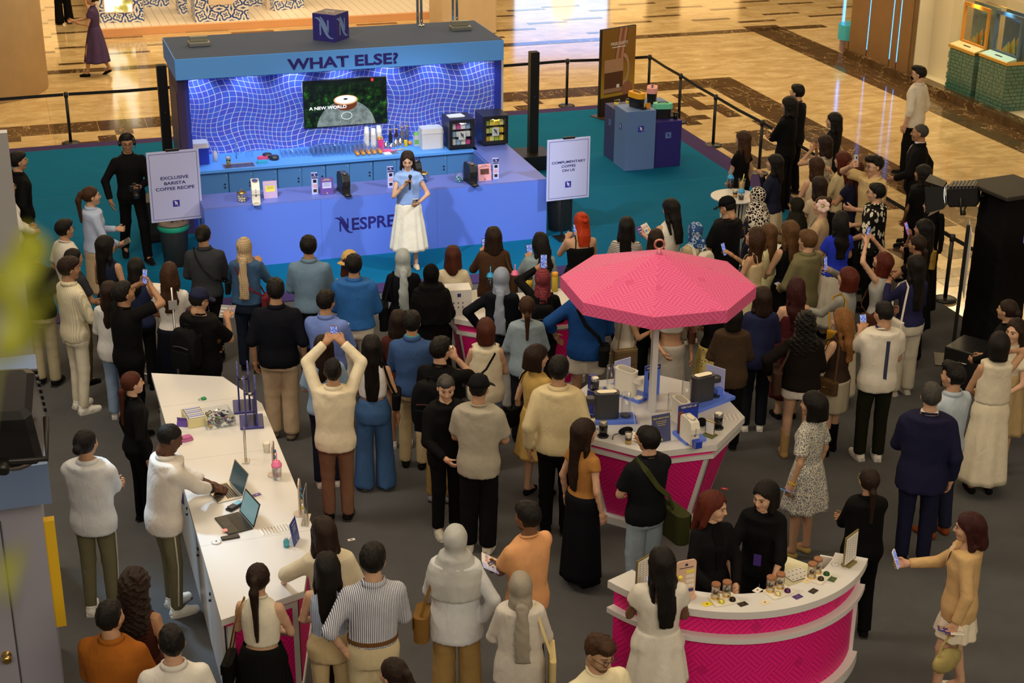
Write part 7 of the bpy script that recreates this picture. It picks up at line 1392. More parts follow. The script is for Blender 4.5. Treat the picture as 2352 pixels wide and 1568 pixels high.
frother(1385, 1002, 'black milk frother at front left of the kiosk'); frother(1649, 983, 'black milk frother at right corner of the kiosk'); frother(1366, 900, 'black milk frother with printed box at the back left of kiosk')
t = put('printed_box', 'tall navy printed carton beside the rear frother', 'box', 1361, 893, KT, .3); MB().box(-.035, .035, -.035, .035, 0, .15).obj('box', M_NAVYP, t); MB().box(-.025, .025, -.037, -.035, .03, .09).obj('picture', M_BLKPL, t)
cup(1443, 1018, KT, 'layered coffee glass at front edge of the kiosk', 'glass', 1.0); cup(1360, 985, KT, 'layered coffee glass beside the front left frother', 'glass', 1.0)
t = put('stirrer_pouch', 'crumpled black drawstring pouch on the kiosk', 'pouch', 1437, 994, KT, .4); MB().ball((0, 0, .025), (.085, .05, .028), 12).obj('pouch', cloth('pouch', (.012, .012, .014)), t); MB().tube([(-.08, 0, .02), (-.12, .03, .01), (-.17, 0, .008), (-.2, -.03, .008)], .004, 6).obj('cord', M_BLKPL, t)
t = put('stirrer_pouch', 'black drawstring pouch beside the right machine', 'pouch', 1612, 975, KT, 1.2); MB().ball((0, 0, .03), (.07, .05, .033), 12).obj('pouch', MC['pouch'], t)
card(1520, 1015, KT, .1, .19, .27, mat('slate_card', (.07, .08, .20), .4), 'slate blue card about a free frother on the kiosk', None, 3, 'FREE AEROCCINO', M_YEL)
card(1462, 1000, KT, 1.25, .16, .26, M_LILAC, 'lilac card seen edge-on beside the pole', None, 3)
t = put('frame_stand', 'small gold framed card on green base at the kiosk right', 'sign', 1630, 1000, KT, -1.0); MB().box(-.05, .05, -.004, .004, .01, .15).obj('frame', M_GOLD, t); MB().box(-.042, .042, -.006, -.004, .02, .14).obj('card', M_PAPER, t); MB().box(-.06, .06, -.05, .05, 0, .01).obj('base', mat('olive_base', (.13, .16, .07), .5), t)
def paper(px, py, z, rz, w, h, label, m=M_PAPER, rows=4, cols=6):
    t = put('printed_sheet', label, 'paper', px, py, z, rz, 'loose printed sheets'); MB().box(-w/2, w/2, -h/2, h/2, 0, .0015).obj('sheet', m, t)
    b = MB()
    for i in range(cols):
        for j in range(rows): x = -w*.4+i*w*.8/max(1, cols-1); y = -h*.36+j*h*.72/max(1, rows-1); b.box(x-w*.03, x+w*.03, y-h*.03, y+h*.03, .0015, .002)
    o = b.obj('print', M_INK, t); o['kind'] = 'stuff'
paper(1668, 958, KT, -.2, .26, .14, 'printed sheet at the right corner of the kiosk')
# second kiosk goods
t = put('cardboard_box', 'white product carton standing on the second kiosk', 'box', 1052, 716, KT, -.15); MB().box(-.14, .14, -.11, .11, 0, .30).obj('carton', M_WHITE, t); MB().box(-.14, .14, -.002, .002, .30, .302).obj('tape_seam', M_PAPER, t); MB().box(-.02, .02, -.112, -.11, .22, .26).obj('emblem_patch', M_NAVYP, t)
for i in range(6): MB().lathe([(.008, 0), (.008, .002)], 8, T(-.06+(i % 3)*.05, -.111, .10 if i < 3 else .15, 0, PI/2)).obj('icon', M_INK, t)
t = put('storage_jar', 'yellow jar with black lid on the second kiosk', 'jar', 1214, 660, KT); MB().lathe([(.045, 0), (.045, .11)], 18).obj('jar', mat('mustard', (.62, .42, .03), .3), t); MB().lathe([(.047, .11), (.047, .14)], 18).obj('lid', M_BLKPL, t)
t = put('water_bottle', 'tall yellow bottle with orange lid on the second kiosk', 'bottle', 1274, 668, KT); MB().lathe([(.036, 0), (.036, .18), (.032, .19)], 18).obj('body', MC['mustard'], t); MB().lathe([(.037, .19), (.037, .225), (.03, .23)], 18).obj('lid', mat('orange_lid', (.85, .38, .02), .4), t)
tumbler(1182, 655, KT, 'clear tumbler with pink lid on the second kiosk', mat('pink_plastic', (.85, .2, .4)), None); tumbler(1126, 660, KT, 'clear tumbler with blue lid on the second kiosk', mat('blue_plastic', (.03, .35, .75), .35), None); card(1088, 690, KT, .2, .10, .12, M_CREAM, 'small cream card beside the white carton', None, 2)
# white counter goods
CT = 1.001
def paddle(px, py, rz, label):
    t = put('capsule_display', label, 'display stand', px, py, CT, rz, 'navy round-topped display stands'); MB().box(-.15, .15, -.11, .11, 0, .02, bev=.004).obj('base', M_NAVYP, t)
    P = [(-.12, 0), (.12, 0), (.12, .34)]+[(.12*math.cos(math.radians(a)), .34+.12*math.sin(math.radians(a))) for a in range(15, 180, 15)]+[(-.12, .34)]
    for y in (-.05, .05): MB().prism(P, -.008, .008, T(0, y, .02, 0, PI/2)).obj('upright', M_NAVYP, t)
    MB().lathe([(.012, -.06), (.012, .06)], 10, T(0, 0, .30, 0, PI/2)).obj('spindle', M_STEEL, t)
paddle(562, 935, 1.45, 'rear navy round-topped stand on the white counter'); paddle(578, 970, 1.45, 'front navy round-topped stand on the white counter')
t = put('leaflet_tray', 'pale yellow tray of upright leaflets on the white counter', 'tray', 447, 967, CT, .12)
py_ = mat('pale_yellow_card', (.75, .68, .36), .5); MB().box(-.09, .09, -.14, .14, 0, .006).obj('bottom', py_, t)
for a in ((-.09, -.084, -.14, .14), (.084, .09, -.14, .14), (-.084, .084, -.14, -.134), (-.084, .084, .134, .14)): MB().box(*a, .006, .085).obj('side', py_, t)
for i in range(6): MB().box(-.075, .075, -.115+i*.042, -.100+i*.042, .006, .095).obj('leaflet_stack', M_LILAC if i % 2 else M_PAPER, t)
t = put('charm_box', 'clear box filled with coloured key charms on the white counter', 'box', 500, 968, CT, .1)
for a in ((-.14, -.136, -.15, .15), (.136, .14, -.15, .15), (-.136, .136, -.15, -.146), (-.136, .136, .146, .15), (-.136, .136, -.004, .0)): MB().box(*a, .004, .10).obj('side', M_PLASTIC, t)
MB().box(-.14, .14, -.15, .15, 0, .004).obj('bottom', M_PLASTIC, t)
cc_ = [(.02, .02, .12), (.02, .22, .06), (.75, .42, .03), (.5, .5, .52), (.10, .02, .15), (.03, .03, .04)]; rr = random.Random(3)
for i in range(84):
    c = cc_[rr.randrange(6)]; x, y = rr.uniform(-.12, .12), rr.uniform(-.13, -.01) if i < 52 else rr.uniform(.01, .13); MB().box(-.014, .014, -.010, .010, -.006, .006, T(x, y, .015+rr.uniform(0, .07), rr.uniform(0, 3), rr.uniform(-.6, .6), rr.uniform(-.6, .6))).obj('charm', mat('charm_%d' % cc_.index(c), c, .35, .4 if c[0] == .5 else 0) if i < 52 else M_STEEL, t)
t = put('keychain', 'green and orange keychain lying on the white counter', 'keychain', 468, 917, CT, .4); MB().box(-.02, .02, -.02, .02, 0, .02).obj('charm', mat('green_charm', (.02, .3, .1), .4), t); MB().tube([(-.03+.02*math.cos(a), .01+.02*math.sin(a), .004) for a in [i*PI/6 for i in range(12)]], .003, 6, closed=True).obj('ring', M_STEEL, t)
t = put('folded_card', 'small purple folded card on the white counter', 'card', 417, 980, CT, -.5); MB().box(-.05, .05, 0, .003, 0, .07, T(rx=-.4)).obj('leaf', M_PURP, t); MB().box(-.05, .05, .05, .053, 0, .07, T(rx=.4)).obj('leaf', M_PURP, t)
t = put('folded_cloth', 'crumpled pink cloth on the white counter', 'cloth', 428, 1010, CT, .3); rbox(.12, .09, .02, r=.03).obj('fold', cloth('pinkrag', (.52, .16, .36)), t); rbox(.10, .07, .018, r=.03, z0=.02).obj('fold', MC['pinkrag'], t)
def laptop(px, py, rz, label, m, screenc, open_=1.9):
    t = put('laptop', label, 'laptop', px, py, CT, rz, 'laptops on the white counter'); MB().box(-.16, .16, -.11, .11, 0, .014, bev=.003).obj('base', m, t)
    for r in range(5):
        for c in range(12): 
            if r == 0 and c == 0: KM = MB().box(-.0095, .0095, -.0075, .0075, 0, .002).mesh('key')
            link('key', KM, t, M_BLKPL, (-.125+c*.0227, .075-r*.0195, .014))
    MB().box(-.045, .045, -.095, -.04, .014, .0146).obj('touchpad', M_DKGREY if m is M_BLKPL else M_STEEL, t)
    l = MB().box(-.16, .16, 0, .21, -.006, 0).obj('lid', m, t, loc=(0, .112, .014), rot=(PI-open_+.0, 0, 0)); MB().box(-.148, .148, .012, .198, .0005, .001).obj('screen', mat(label.split()[0]+'_screen', screenc, .2, emit=.35), l)
laptop(513, 1132, -1.35, 'silver laptop with dark screen under the typing hands', M_STEEL, (.03, .06, .07)); laptop(537, 1203, -1.35, 'black laptop with pink note on its palm rest', M_BLKPL, (.16, .28, .30))
q = G(517, 1221, CT); o = MB().box(-.02, .02, -.025, .025, 0, .001).obj('sticky_note', mat('sticky_pink', (.85, .35, .38), .6)); o.location = (q[0], q[1], CT+.0155); tag(o, 'pink sticky note on the black laptop', 'note')
t = put('card_reader', 'grey card terminal in a black cradle between the laptops', 'card reader', 540, 1165, CT, -.9); MB().box(-.035, .035, -.085, .085, 0, .018, bev=.004).obj('cradle', M_BLKPL, t); MB().box(-.03, .03, -.07, .075, .018, .032, bev=.004).obj('body', M_DKGREY, t); MB().box(-.024, .024, .0, .065, .032, .033).obj('screen', mat('pos_screen', (.1, .3, .4), .2, emit=.5), t)
t = put('wallet', 'flat black wallet beside the black laptop', 'wallet', 529, 1235, CT, -1.5); MB().box(-.03, .03, -.075, .075, 0, .014, bev=.004).obj('body', M_BLKPL, t)
t = put('computer_mouse', 'small white round puck near the counter edge', 'puck', 497, 1245, CT); MB().lathe([(.04, 0), (.042, .006), (.03, .010)], 20).obj('body', M_WHITE, t); MB().lathe([(.008, .010), (.008, .012)], 10).obj('centre', M_DKGREY, t)
paper(633, 1215, CT, .12, .26, .12, 'laminated menu sheet with black edge on the white counter', M_PAPER, 5, 9); t = put('business_card', 'small purple business card on the white counter', 'card', 590, 1136, CT, .3); MB().box(-.035, .035, -.022, .022, 0, .002).obj('card', M_PURP, t); MB().box(-.01, .01, -.004, .004, .002, .0025).obj('print', M_LOGOW, t)
t = put('sanitiser_bottle', 'clear bottle of blue liquid near the white counter end', 'bottle', 658, 1255, CT); MB().lathe([(.024, 0), (.025, .05), (.012, .075)], 14).obj('bottle', mat('aqua_liquid', (.10, .5, .6), .1, trans=.5), t); MB().lathe([(.013, .075), (.013, .092)], 12).obj('cap', M_WHITE, t)
card(682, 1245, CT, 1.1, .15, .20, mat('info_blue', (.03, .06, .30), .4), 'blue information card standing at the white counter end', None, 4, '-', M_LOGOW)
def capsule_wave(px, py, rz, label):
    t = put('capsule_stand', label, 'display stand', px, py, CT, rz, 'beige capsule stands'); bm = mat('beige_board', (.62, .52, .44), .5); MB().prism([(-.05, 0), (.05, 0), (.05, .30), (.0, .34), (-.05, .30)], -.006, .006, T(rx=PI/2)).obj('board', bm, t); MB().lathe([(.06, 0), (.06, .008)], 18).obj('base', bm, t)
    for i, c in enumerate(((.75, .6, .05), (.6, .5, .35), (.05, .3, .45), (.06, .15, .4))): MB().lathe([(.018, 0), (.018, .005), (.012, .018)], 10, T(0, -.008, .06+i*.058, 0, PI/2)).obj('capsule', mat('wave_capsule_%d' % i, c, .3, .3), t)
capsule_wave(630, 1090, 1.25, 'beige capsule stand with pink tumbler on the white counter'); capsule_wave(690, 1180, 1.25, 'beige capsule stand at the far end of the white counter')
tumbler(637, 1100, CT, 'clear tumbler with pink lid on the white counter', mat('pink_plastic', (.85, .2, .4)), None); cup(613, 1037, CT, 'cream paper cup beside the metal sign holder', 'paper', 1., 'paper cups in use')
t = put('sign_holder', 'thin metal upright sign holder on the white counter', 'sign holder', 565, 1060, CT, 1.3); MB().box(-.05, .05, -.03, .03, 0, .012).obj('base', M_STEEL, t); MB().tube([(-.045, 0, .012), (-.045, 0, .34), (.045, 0, .34), (.045, 0, .012)], .005, 6).obj('frame', M_STEEL, t)
for i, (x, y, rz, h, w) in enumerate(((585, 965, 1.3, .26, .17), (703, 1195, 1.25, .30, .20))):
    t = put('acrylic_stand', ['clear acrylic sheet stand beside the navy stands', 'clear framed stand at the right end of the white counter'][i], 'sign holder', x, y, CT, rz, 'acrylic stands'); MB().box(-w/2, w/2, -.002, .002, .01, h).obj('sheet', M_PLASTIC, t); MB().box(-w/2, w/2, -.03, .03, 0, .01).obj('foot', M_PLASTIC if i == 0 else M_STEEL, t)
    if i: MB().tube([(-w/2, 0, .01), (-w/2, 0, h), (w/2, 0, h), (w/2, 0, .01)], .005, 6).obj('frame', M_STEEL, t)
# tasting counter goods
def tray(px, py, rz, label, caps):
    t = put('tasting_tray', label, 'tray', px, py, KT, rz, 'cream tasting trays'); rbox(.21, .15, .012, r=.02).obj('tray', M_CREAM, t)
    for k, (x, c) in enumerate(((-.045, caps[0]), (.05, caps[1]))):
        j = MB().lathe([(.034, 0), (.034, .11), (.0325, .11), (.0325, .003)], 18, T(x-.01, .035, .012), cap=False).obj('jar', M_GLASS, t); MB().lathe([(.036, .11), (.036, .128), (.033, .131)], 18, T(x-.01, .035, .012)).obj('cork_lid', M_WOOD, j); MB().lathe([(.035, 0), (.035, .02)], 18, T(x-.01, .035, .0125), cap=False).obj('gold_band', M_GOLD, j); MB().ball((x-.01, .035, .062), (.026, .02, .018), 10).obj('beans', M_COFFEE, j)
        MB().lathe([(.026, 0), (.026, .004), (.023, .018), (.010, .028)], 14, T(x+.005, -.04, .012)).obj('capsule', mat('tray_capsule_%d' % int(c[0]*900+c[1]*90+c[2]*9), c, .25, .4), t)
tray(1662, 1378, .03, 'leftmost cream tasting tray with yellow and black capsules', ((.70, .62, .10), (.02, .012, .01))); tray(1788, 1360, .22, 'middle cream tasting tray with gold and purple capsules', ((.72, .6, .3), (.08, .02, .12))); tray(1880, 1325, .6, 'rightmost cream tasting tray with dark and green capsules', ((.05, .035, .02), (.02, .09, .02)))
for i, (x, y, rz, c, lab) in enumerate(((1624, 1387, .1, (.85, .72, .05), 'small yellow coffee card left of the leftmost tray'), (1706, 1387, .2, (.03, .02, .018), 'small black coffee card right of the leftmost tray'), (1757, 1383, .3, (.78, .66, .46), 'small cream coffee card left of the middle tray'), (1832, 1370, .3, (.06, .02, .18), 'small purple coffee card right of the middle tray'), (1868, 1357, .5, (.03, .025, .02), 'small black coffee card left of the rightmost tray'), (1912, 1330, .7, (.05, .10, .03), 'small green coffee card behind the rightmost tray'), (1740, 1355, .5, (.80, .74, .66), 'small white coffee card behind the middle tray'), (1855, 1333, .4, (.82, .66, .30), 'small orange coffee card behind the rightmost tray'))):
    t = put('coffee_card', lab, 'card', x, y, KT, rz, 'coffee cards on the tasting counter'); MB().box(-.038, .038, -.026, .026, 0, .002).obj('card', mat('cc%d' % i, c, .4), t); MB().box(-.008, .008, -.006, .006, .002, .0025).obj('print', M_GOLD, t)
paper(1830, 1318, KT-.15, .2, .20, .15, 'white order sheet on the inner desk of the tasting counter', M_PAPER, 3, 5)
t = put('counter_sign', 'pink rounded menu sign with yellow capsule on the tasting counter', 'sign', 1572, 1372, KT, .05); P = [(-.085, 0), (.085, 0)]+[(.055+.03*math.cos(math.radians(a)), .29+.03*math.sin(math.radians(a))) for a in range(0, 91, 30)]+[(-.055+.03*math.cos(math.radians(a)), .29+.03*math.sin(math.radians(a))) for a in range(90, 181, 30)]
MB().prism(P, -.005, .005, T(0, 0, .012, 0, PI/2)).obj('board', mat('blush_board', (.72, .48, .36), .5), t); MB().lathe([(.10, 0), (.10, .012)], 22, T(s=(1, .6, 1))).obj('base', MC['blush_board'], t); MB().ball((-.055, -.02, .20), .02, 12).obj('capsule', M_YEL, t)
for i in range(5): MB().box(0, .07, -.0065, -.005, .05+i*.042, .078+i*.042).obj('price_panel', (M_NAVYP, M_CREAM, M_CREAM, M_CREAM, M_YEL)[i], t)
MB().box(-.012, .012, -.0065, -.005, .285, .305).obj('emblem_patch', M_INK, t); MB().box(-.06, .06, -.0065, -.005, .266, .272).obj('text_line', M_INK, t)
for i, (x, y, rz, lab) in enumerate(((1950, 1295, .55, 'gold framed menu sheet at the right end of the tasting counter'), (1478, 1350, .5, 'gold framed menu sheet behind the woman in white dress'))):
    t = put('framed_menu', lab, 'sign', x, y, KT, rz, 'gold framed menus'); og = mat('olive_gold', (.30, .25, .10), .35, .6); MB().box(-.10, .10, -.006, .006, .015, .28).obj('frame', og, t); MB().box(-.088, .088, -.008, -.006, .027, .268).obj('sheet', M_PAPER, t); MB().box(-.06, .06, -.04, .04, 0, .015).obj('base', og, t)
    b = MB()
    for r in range(11):
        for c in range(4): b.box(-.075+c*.04, -.05+c*.04, -.009, -.008, .05+r*.019, .056+r*.019)
    b.obj('print', mat('grey_ink', (.35, .34, .33), .6), t)['kind'] = 'stuff'
t = put('round_tin', 'small flat white disc beside the gold framed menu', 'disc', 1918, 1296, KT); MB().lathe([(.03, 0), (.031, .005), (.02, .007)], 18).obj('disc', M_WHITE, t); MB().lathe([(.006, .007), (.006, .009)], 8).obj('centre', M_STEEL, t)
# bar tables
def bartable(x, y, r, label, z=1.0):
    t = thing('bar_table', label, 'table', (x, y, .012), 0, 'white round bar tables'); wm = mat('white_metal', (.74, .72, .66), .4); MB().lathe([(r, z-.035), (r+.005, z-.03), (r+.005, z-.015), (r, z-.012)], 36).obj('tabletop', M_WHITE, t)
    MB().tube([(r*.62*math.cos(i*PI/12), r*.62*math.sin(i*PI/12), .02) for i in range(24)], .012, 6, closed=True).obj('base_ring', wm, t); MB().tube([(r*.62*math.cos(i*PI/12), r*.62*math.sin(i*PI/12), z-.05) for i in range(24)], .010, 6, closed=True).obj('top_ring', wm, t)
    for i in range(22): a = i*2*PI/22; MB().tube([(r*.62*math.cos(a), r*.62*math.sin(a), .02), (r*.50*math.cos(a), r*.50*math.sin(a), .5), (r*.62*math.cos(a), r*.62*math.sin(a), z-.04)], .006, 5).obj('rod', wm, t)
bartable(2.13, -1.72, .32, 'white round bar table with drinks beside the stage at right'); bartable(1.60, -3.95, .30, 'white round bar table among the crowd at right'); bartable(-5.95, -3.15, .28, 'white round bar table hidden behind people at left')
tumbler(1677, 430, KT, 'tumbler of iced coffee with blue lid at the back of the bar table', mat('blue_plastic', (.03, .35, .75)), M_COFFEE); tumbler(1702, 458, KT, 'tumbler of iced coffee with blue lid at the front of the bar table', mat('blue_plastic', (.03, .35, .75)), M_COFFEE, h=.10)
t = cup(1703, 434, KT, 'tall amber iced drink with straw on the bar table', 'glass', 1.35, 'drinks', ((M_HONEY, .07),)); MB().tube([(0, 0, .02), (.02, 0, .16)], .005, 6).obj('straw', M_YEL, t); cup(1688, 452, KT, 'layered coffee glass at the edge of the bar table', 'glass', 1.1); cup(1774, 566, KT, 'iced coffee glass on the bar table in the right crowd', 'glass', 1.3, 'drinks', ((M_COFFEE, .03), (M_MILK, .05)))
t = thing('rod_stand', 'thin metal pole with small square plate standing behind the white counter', 'stand', (-5.83, -4.9, .012)); MB().tube([(0, 0, .01), (0, 0, 1.66)], .011, 8).obj('pole', M_STEEL, t); MB().box(-.045, .045, -.012, -.006, 1.42, 1.52).obj('plate', mat('grey_plate', (.30, .30, .30), .4), t); MB().lathe([(.14, 0), (.14, .012)], 22).obj('base', M_BLACK, t)
# technical tower, lamps and boards on the right
tw = thing('lighting_tower', 'tall black cloth covered tower with flat top at right', 'tower', (3.72, -5.62, .012), .12); bc = cloth('black_drape', (.008, .008, .009)); F = Field((-.3, -.3, 0), (.3, .3, 2.2), .022)
F.loft([(0, .27, .27), (2.1, .25, .25)], 0, 0, pw=8.); F.wrinkle(.016, 4); V, Q = F.net(); link('drape', npmesh('drape', V, Q), tw, bc); MB().box(-.36, .36, -.36, .36, 2.10, 2.15, bev=.01).obj('top_board', mat('black_board', (.02, .018, .016), .6), tw)
def fresnel(loc, tgt, label, s=1., doors=4):
    d = (Vector(tgt)-Vector(loc)); t = link('stage_lamp', None, None, None, loc); t.rotation_euler = d.to_track_quat('-Z', 'Y').to_euler(); t.scale = (s,)*3; tag(t, label, 'stage light', 'black stage lamps')
    b = MB(); b.box(-.10, .10, -.10, .10, -.08, .20, bev=.02); b.obj('body', M_BLKPL, t); 
    for i in range(7): MB().box(-.105, .105, .098, .106, -.05+i*.033, -.03+i*.033).obj('fin', M_BLACK, t)
    MB().lathe([(.095, 0), (.095, .02)], 24, T(0, 0, -.10)).obj('lens_ring', M_STEEL, t); MB().lathe([(.08, 0), (.08, .004)], 24, T(0, 0, -.106)).obj('lens', mat('lamp_lens', (.8, .9, 1.0), .2, emit=3), t)
    for i in range(doors):
        M = Matrix.Rotation(i*PI/2, 4, 'Z'); MB().add([(-.10, .10, -.105), (.10, .10, -.105), (.13, .17, -.26), (-.13, .17, -.26), (-.10, .103, -.105), (.10, .103, -.105), (.13, .173, -.26), (-.13, .173, -.26)], [(0, 1, 2, 3), (7, 6, 5, 4), (0, 4, 5, 1), (2, 6, 7, 3), (1, 5, 6, 2), (3, 7, 4, 0)], M).obj('barn_door', M_BLACK, t)
    MB().tube([(-.12, 0, .05), (-.13, -.16, .05), (.13, -.16, .05), (.12, 0, .05)], .010, 6).obj('yoke', M_BLACK, t)
    MB().lathe([(.02, 0), (.02, .04)], 10, T(0, -.16, .05, 0, PI/2)).obj('clamp', M_BLACK, t)
    return t
LR = (3.20, -5.35, 2.02); fresnel(LR, (-2.1, -.6, .8), 'black stage lamp with barn doors on the right tower', 1.25)
MB().tube([(3.22, -5.37, 2.02), (3.45, -5.5, 2.02), (3.50, -5.5, 2.09)], .012, 6).obj('lamp_bracket', M_BLACK, tw).matrix_parent_inverse = tw.matrix_world.inverted() if False else (Matrix.Translation((3.72, -5.62, .012)) @ Matrix.Rotation(.12, 4, 'Z')).inverted()
_q = G(22, 985, 3.3); LL = (_q[0], _q[1], 3.3); fl_ = fresnel(LL, (LL[0]+.25, LL[1]+1.6, .3), 'black stage lamp out of focus at the left edge', 1.9, 0)
ls = thing('lamp_pole', 'black pole with foot carrying the left stage lamp', 'pole', (_q[0]-.30, _q[1]-.1, .012)); MB().tube([(0, 0, .01), (0, 0, 3.6)], .03, 10).obj('pole', M_BLACK, ls); MB().lathe([(.3, 0), (.3, .02)], 24).obj('foot', M_BLACK, ls); MB().tube([(0, 0, 3.1), (.28, .1, 3.1)], .02, 8).obj('arm', M_BLACK, ls)
sb = thing('sign_stand', 'white sign board seen edge-on beside the black tower', 'sign', (3.22, -5.62, .012), 1.05, 'white sign boards'); MB().box(-.02, .02, -.02, .02, 0, 1.72).obj('pole', M_BLACK, sb); MB().box(-.30, .30, -.03, -.02, .92, 1.70).obj('board', mat('grey_board', (.66, .63, .57), .5), sb); MB().box(-.2, .2, -.2, .2, 0, .012).obj('base', M_BLACK, sb)
sw_ = thing('subwoofer', 'black cube loudspeaker on the carpet at right', 'loudspeaker', (3.02, -6.3, .012), .55); MB().box(-.24, .24, -.24, .24, 0, .50, bev=.01).obj('cabinet', M_BLKPL, sw_); MB().box(-.21, .21, -.246, -.24, .04, .46).obj('grille', mat('grille', (.02, .02, .02)), sw_); MB().tube([(-.241, -.05, .36), (-.262, -.05, .36), (-.262, .05, .36), (-.241, .05, .36)], .008, 6).obj('handle', M_STEEL, sw_)
bt = thing('blue_canopy_kiosk', 'periwinkle canopy and slim pole of a kiosk at the right edge', 'kiosk', (3.15, -7.7, .012)); rbox(1.3, 1.3, .12, r=.15, z0=2.12).obj('canopy', M_PERI, bt); MB().box(-.03, .03, -.03, .03, .95, 2.12).obj('pole', M_PERI, bt); rbox(1.0, 1.0, .9, r=.15).obj('counter_body', mat('deep_navy', (.025, .018, .19)), bt); rbox(1.1, 1.1, .05, r=.15, z0=.9).obj('countertop', M_PERI, bt)
bt.location = (3.35, -7.9, .012)
# sound desk at far left
sd_ = thing('sound_desk', 'small dark desk with papers and music stand at far left', 'desk', (-7.45, 1.1, .032), .1); MB().box(-.35, .35, -.3, .3, .70, .73).obj('top', M_BLKPL, sd_)
for x in (-.32, .32):
    for y in (-.27, .27): MB().box(x-.02, x+.02, y-.02, y+.02, 0, .70).obj('leg', M_BLACK, sd_)
MB().box(-.15, .25, -.28, -.05, .731, .735).obj('paper', M_PAPER, sd_); MB().box(-.2, .2, .0, .02, .74, 1.0, T(0, .05, 0, 0, -.5)).obj('music_stand', M_DKGREY, sd_)
# litter on the carpet
for i, (x, y, rz, c, lab) in enumerate(((807, 1239, .1, (.8, .78, .74), 'small white paper slip dropped on the carpet'), (1664, 1122, -.6, (.75, .05, .05), 'small red and white tag on the carpet by the kiosk'))):
    t = put('paper_slip', lab, 'slip', x, y, .013, rz); MB().box(-.035, .035, -.018, .018, 0, .0015).obj('slip', mat('slip%d' % i, c, .6), t); MB().box(-.01, .01, -.006, .006, .0015, .002).obj('print', M_INK if i == 0 else M_LOGOW, t)
# ================================================================ things in hands and on shoulders
def W_(key, v): return PEOPLE[key]['M'] @ Vector(v)
def handpos(key, side, off=(0, .03, .085)): return PEOPLE[key]['M'] @ (PEOPLE[key]['hand'][side] @ Vector(off))
def facing(pos, target, up=(0, 0, 1)):
    n = (Vector(target)-Vector(pos)).normalized(); u = Vector(up); x = u.cross(n).normalized(); y = n.cross(x); M = Matrix((x, y, n)).transposed().to_4x4(); M.translation = pos; return M
M_PSCR = NG('phone_screen'); _n = M_PSCR; _a = _n.noise(_n.tex('Object'), 60, 2); _c = _n.ramp(_a, [(.35, (.02, .03, .25)), (.5, (.12, .22, .75)), (.62, (.5, .55, .7)), (.7, (.02, .02, .03))]); M_PSCR = _n.fin(_c, .15, emit=_c, es=.6)
PH = (rbox(.074, .155, .008, r=.012, z0=-.008).mesh('case'), MB().box(-.033, .033, -.072, .072, 0, .0006).mesh('screen'), MB().box(-.03, -.006, .035, .068, -.0105, -.008).mesh('camera_bump'))
def phone(key, side, label, casem=None, at=None, lit=True, tilt=0):
    P = PEOPLE[key]; pos = handpos(key, side) if at is None else at; head = P['M'] @ Vector(P['hc']); M = facing(pos, Vector((head.x, head.y, head.z*.35+pos.z*.65+.05)))
    o = link('phone', None); tag(o, label, 'phone', 'phones held by the crowd'); o.matrix_world = M @ T(0, .045, 0, tilt)
    link('case', PH[0], o, casem or M_BLKPL); link('screen', PH[1], o, M_PSCR if lit else M_BLKPL); link('camera_bump', PH[2], o, M_BLKPL)
def mid(key): return (handpos(key, 'L')+handpos(key, 'R'))/2
for k, s, lab, cm in (('l_film', 'm', 'phone raised by the man in black tee at left', M_STEEL), ('c_raise', 'm', 'brown cased phone raised overhead by the man in cream shirt', mat('brown_case', (.25, .10, .05), .5)), ('c_brownsw', 'L', 'phone held to the face of the woman in brown sweater', None), ('c_mhij', 'L', 'phone held up by the woman in maroon headscarf', None), ('c_red', 'R', 'phone in the right hand of the red haired woman', None), ('c_denim', 'L', 'phone held by the woman in denim jacket', None), ('c_cap', 'L', 'phone held by the man in black cap', None), ('r_beige', 'R', 'white phone held high by the man in beige shirt', M_WHITE), ('r_raise', 'm', 'phone raised by both hands of the grey tank woman', None), ('r_greyc', 'R', 'phone raised by the woman in grey cardigan', None), ('r_clip', 'R', 'phone held by the woman with gold hair clip', M_BLKPL), ('r_pinkph', 'R', 'pink phone held by the dark haired woman', mat('hot_pink_case', (.85, .08, .30), .4)), ('r_blackdr', 'R', 'dark phone held by the woman in black dress', None), ('r_polo', 'L', 'phone held by the man in white polo', M_STEEL), ('r_floral', 'L', 'blue phone held low by the woman in floral dress', mat('blue_case', (.05, .25, .6), .35)), ('r_cardi', 'R', 'cream cased phone held out by the woman in beige cardigan', M_CREAM), ('b_dress', 'L', 'phone held by the woman in white puff-sleeved dress', M_WHITE), ('b_pony', 'R', 'dark phone in the hand of the ponytail woman', None), ('c_ghij2', 'R', 'black phone held by the blue grey headscarf woman', None), ('r_nethij', 'R', 'green cased phone held by the lattice headscarf woman', mat('green_case', (.03, .25, .15), .4)), ('presenter', 'L', 'cream phone in the lowered hand of the presenter', M_CREAM)):
    phone(k, s, lab, cm, at=mid(k) if s == 'm' else None)
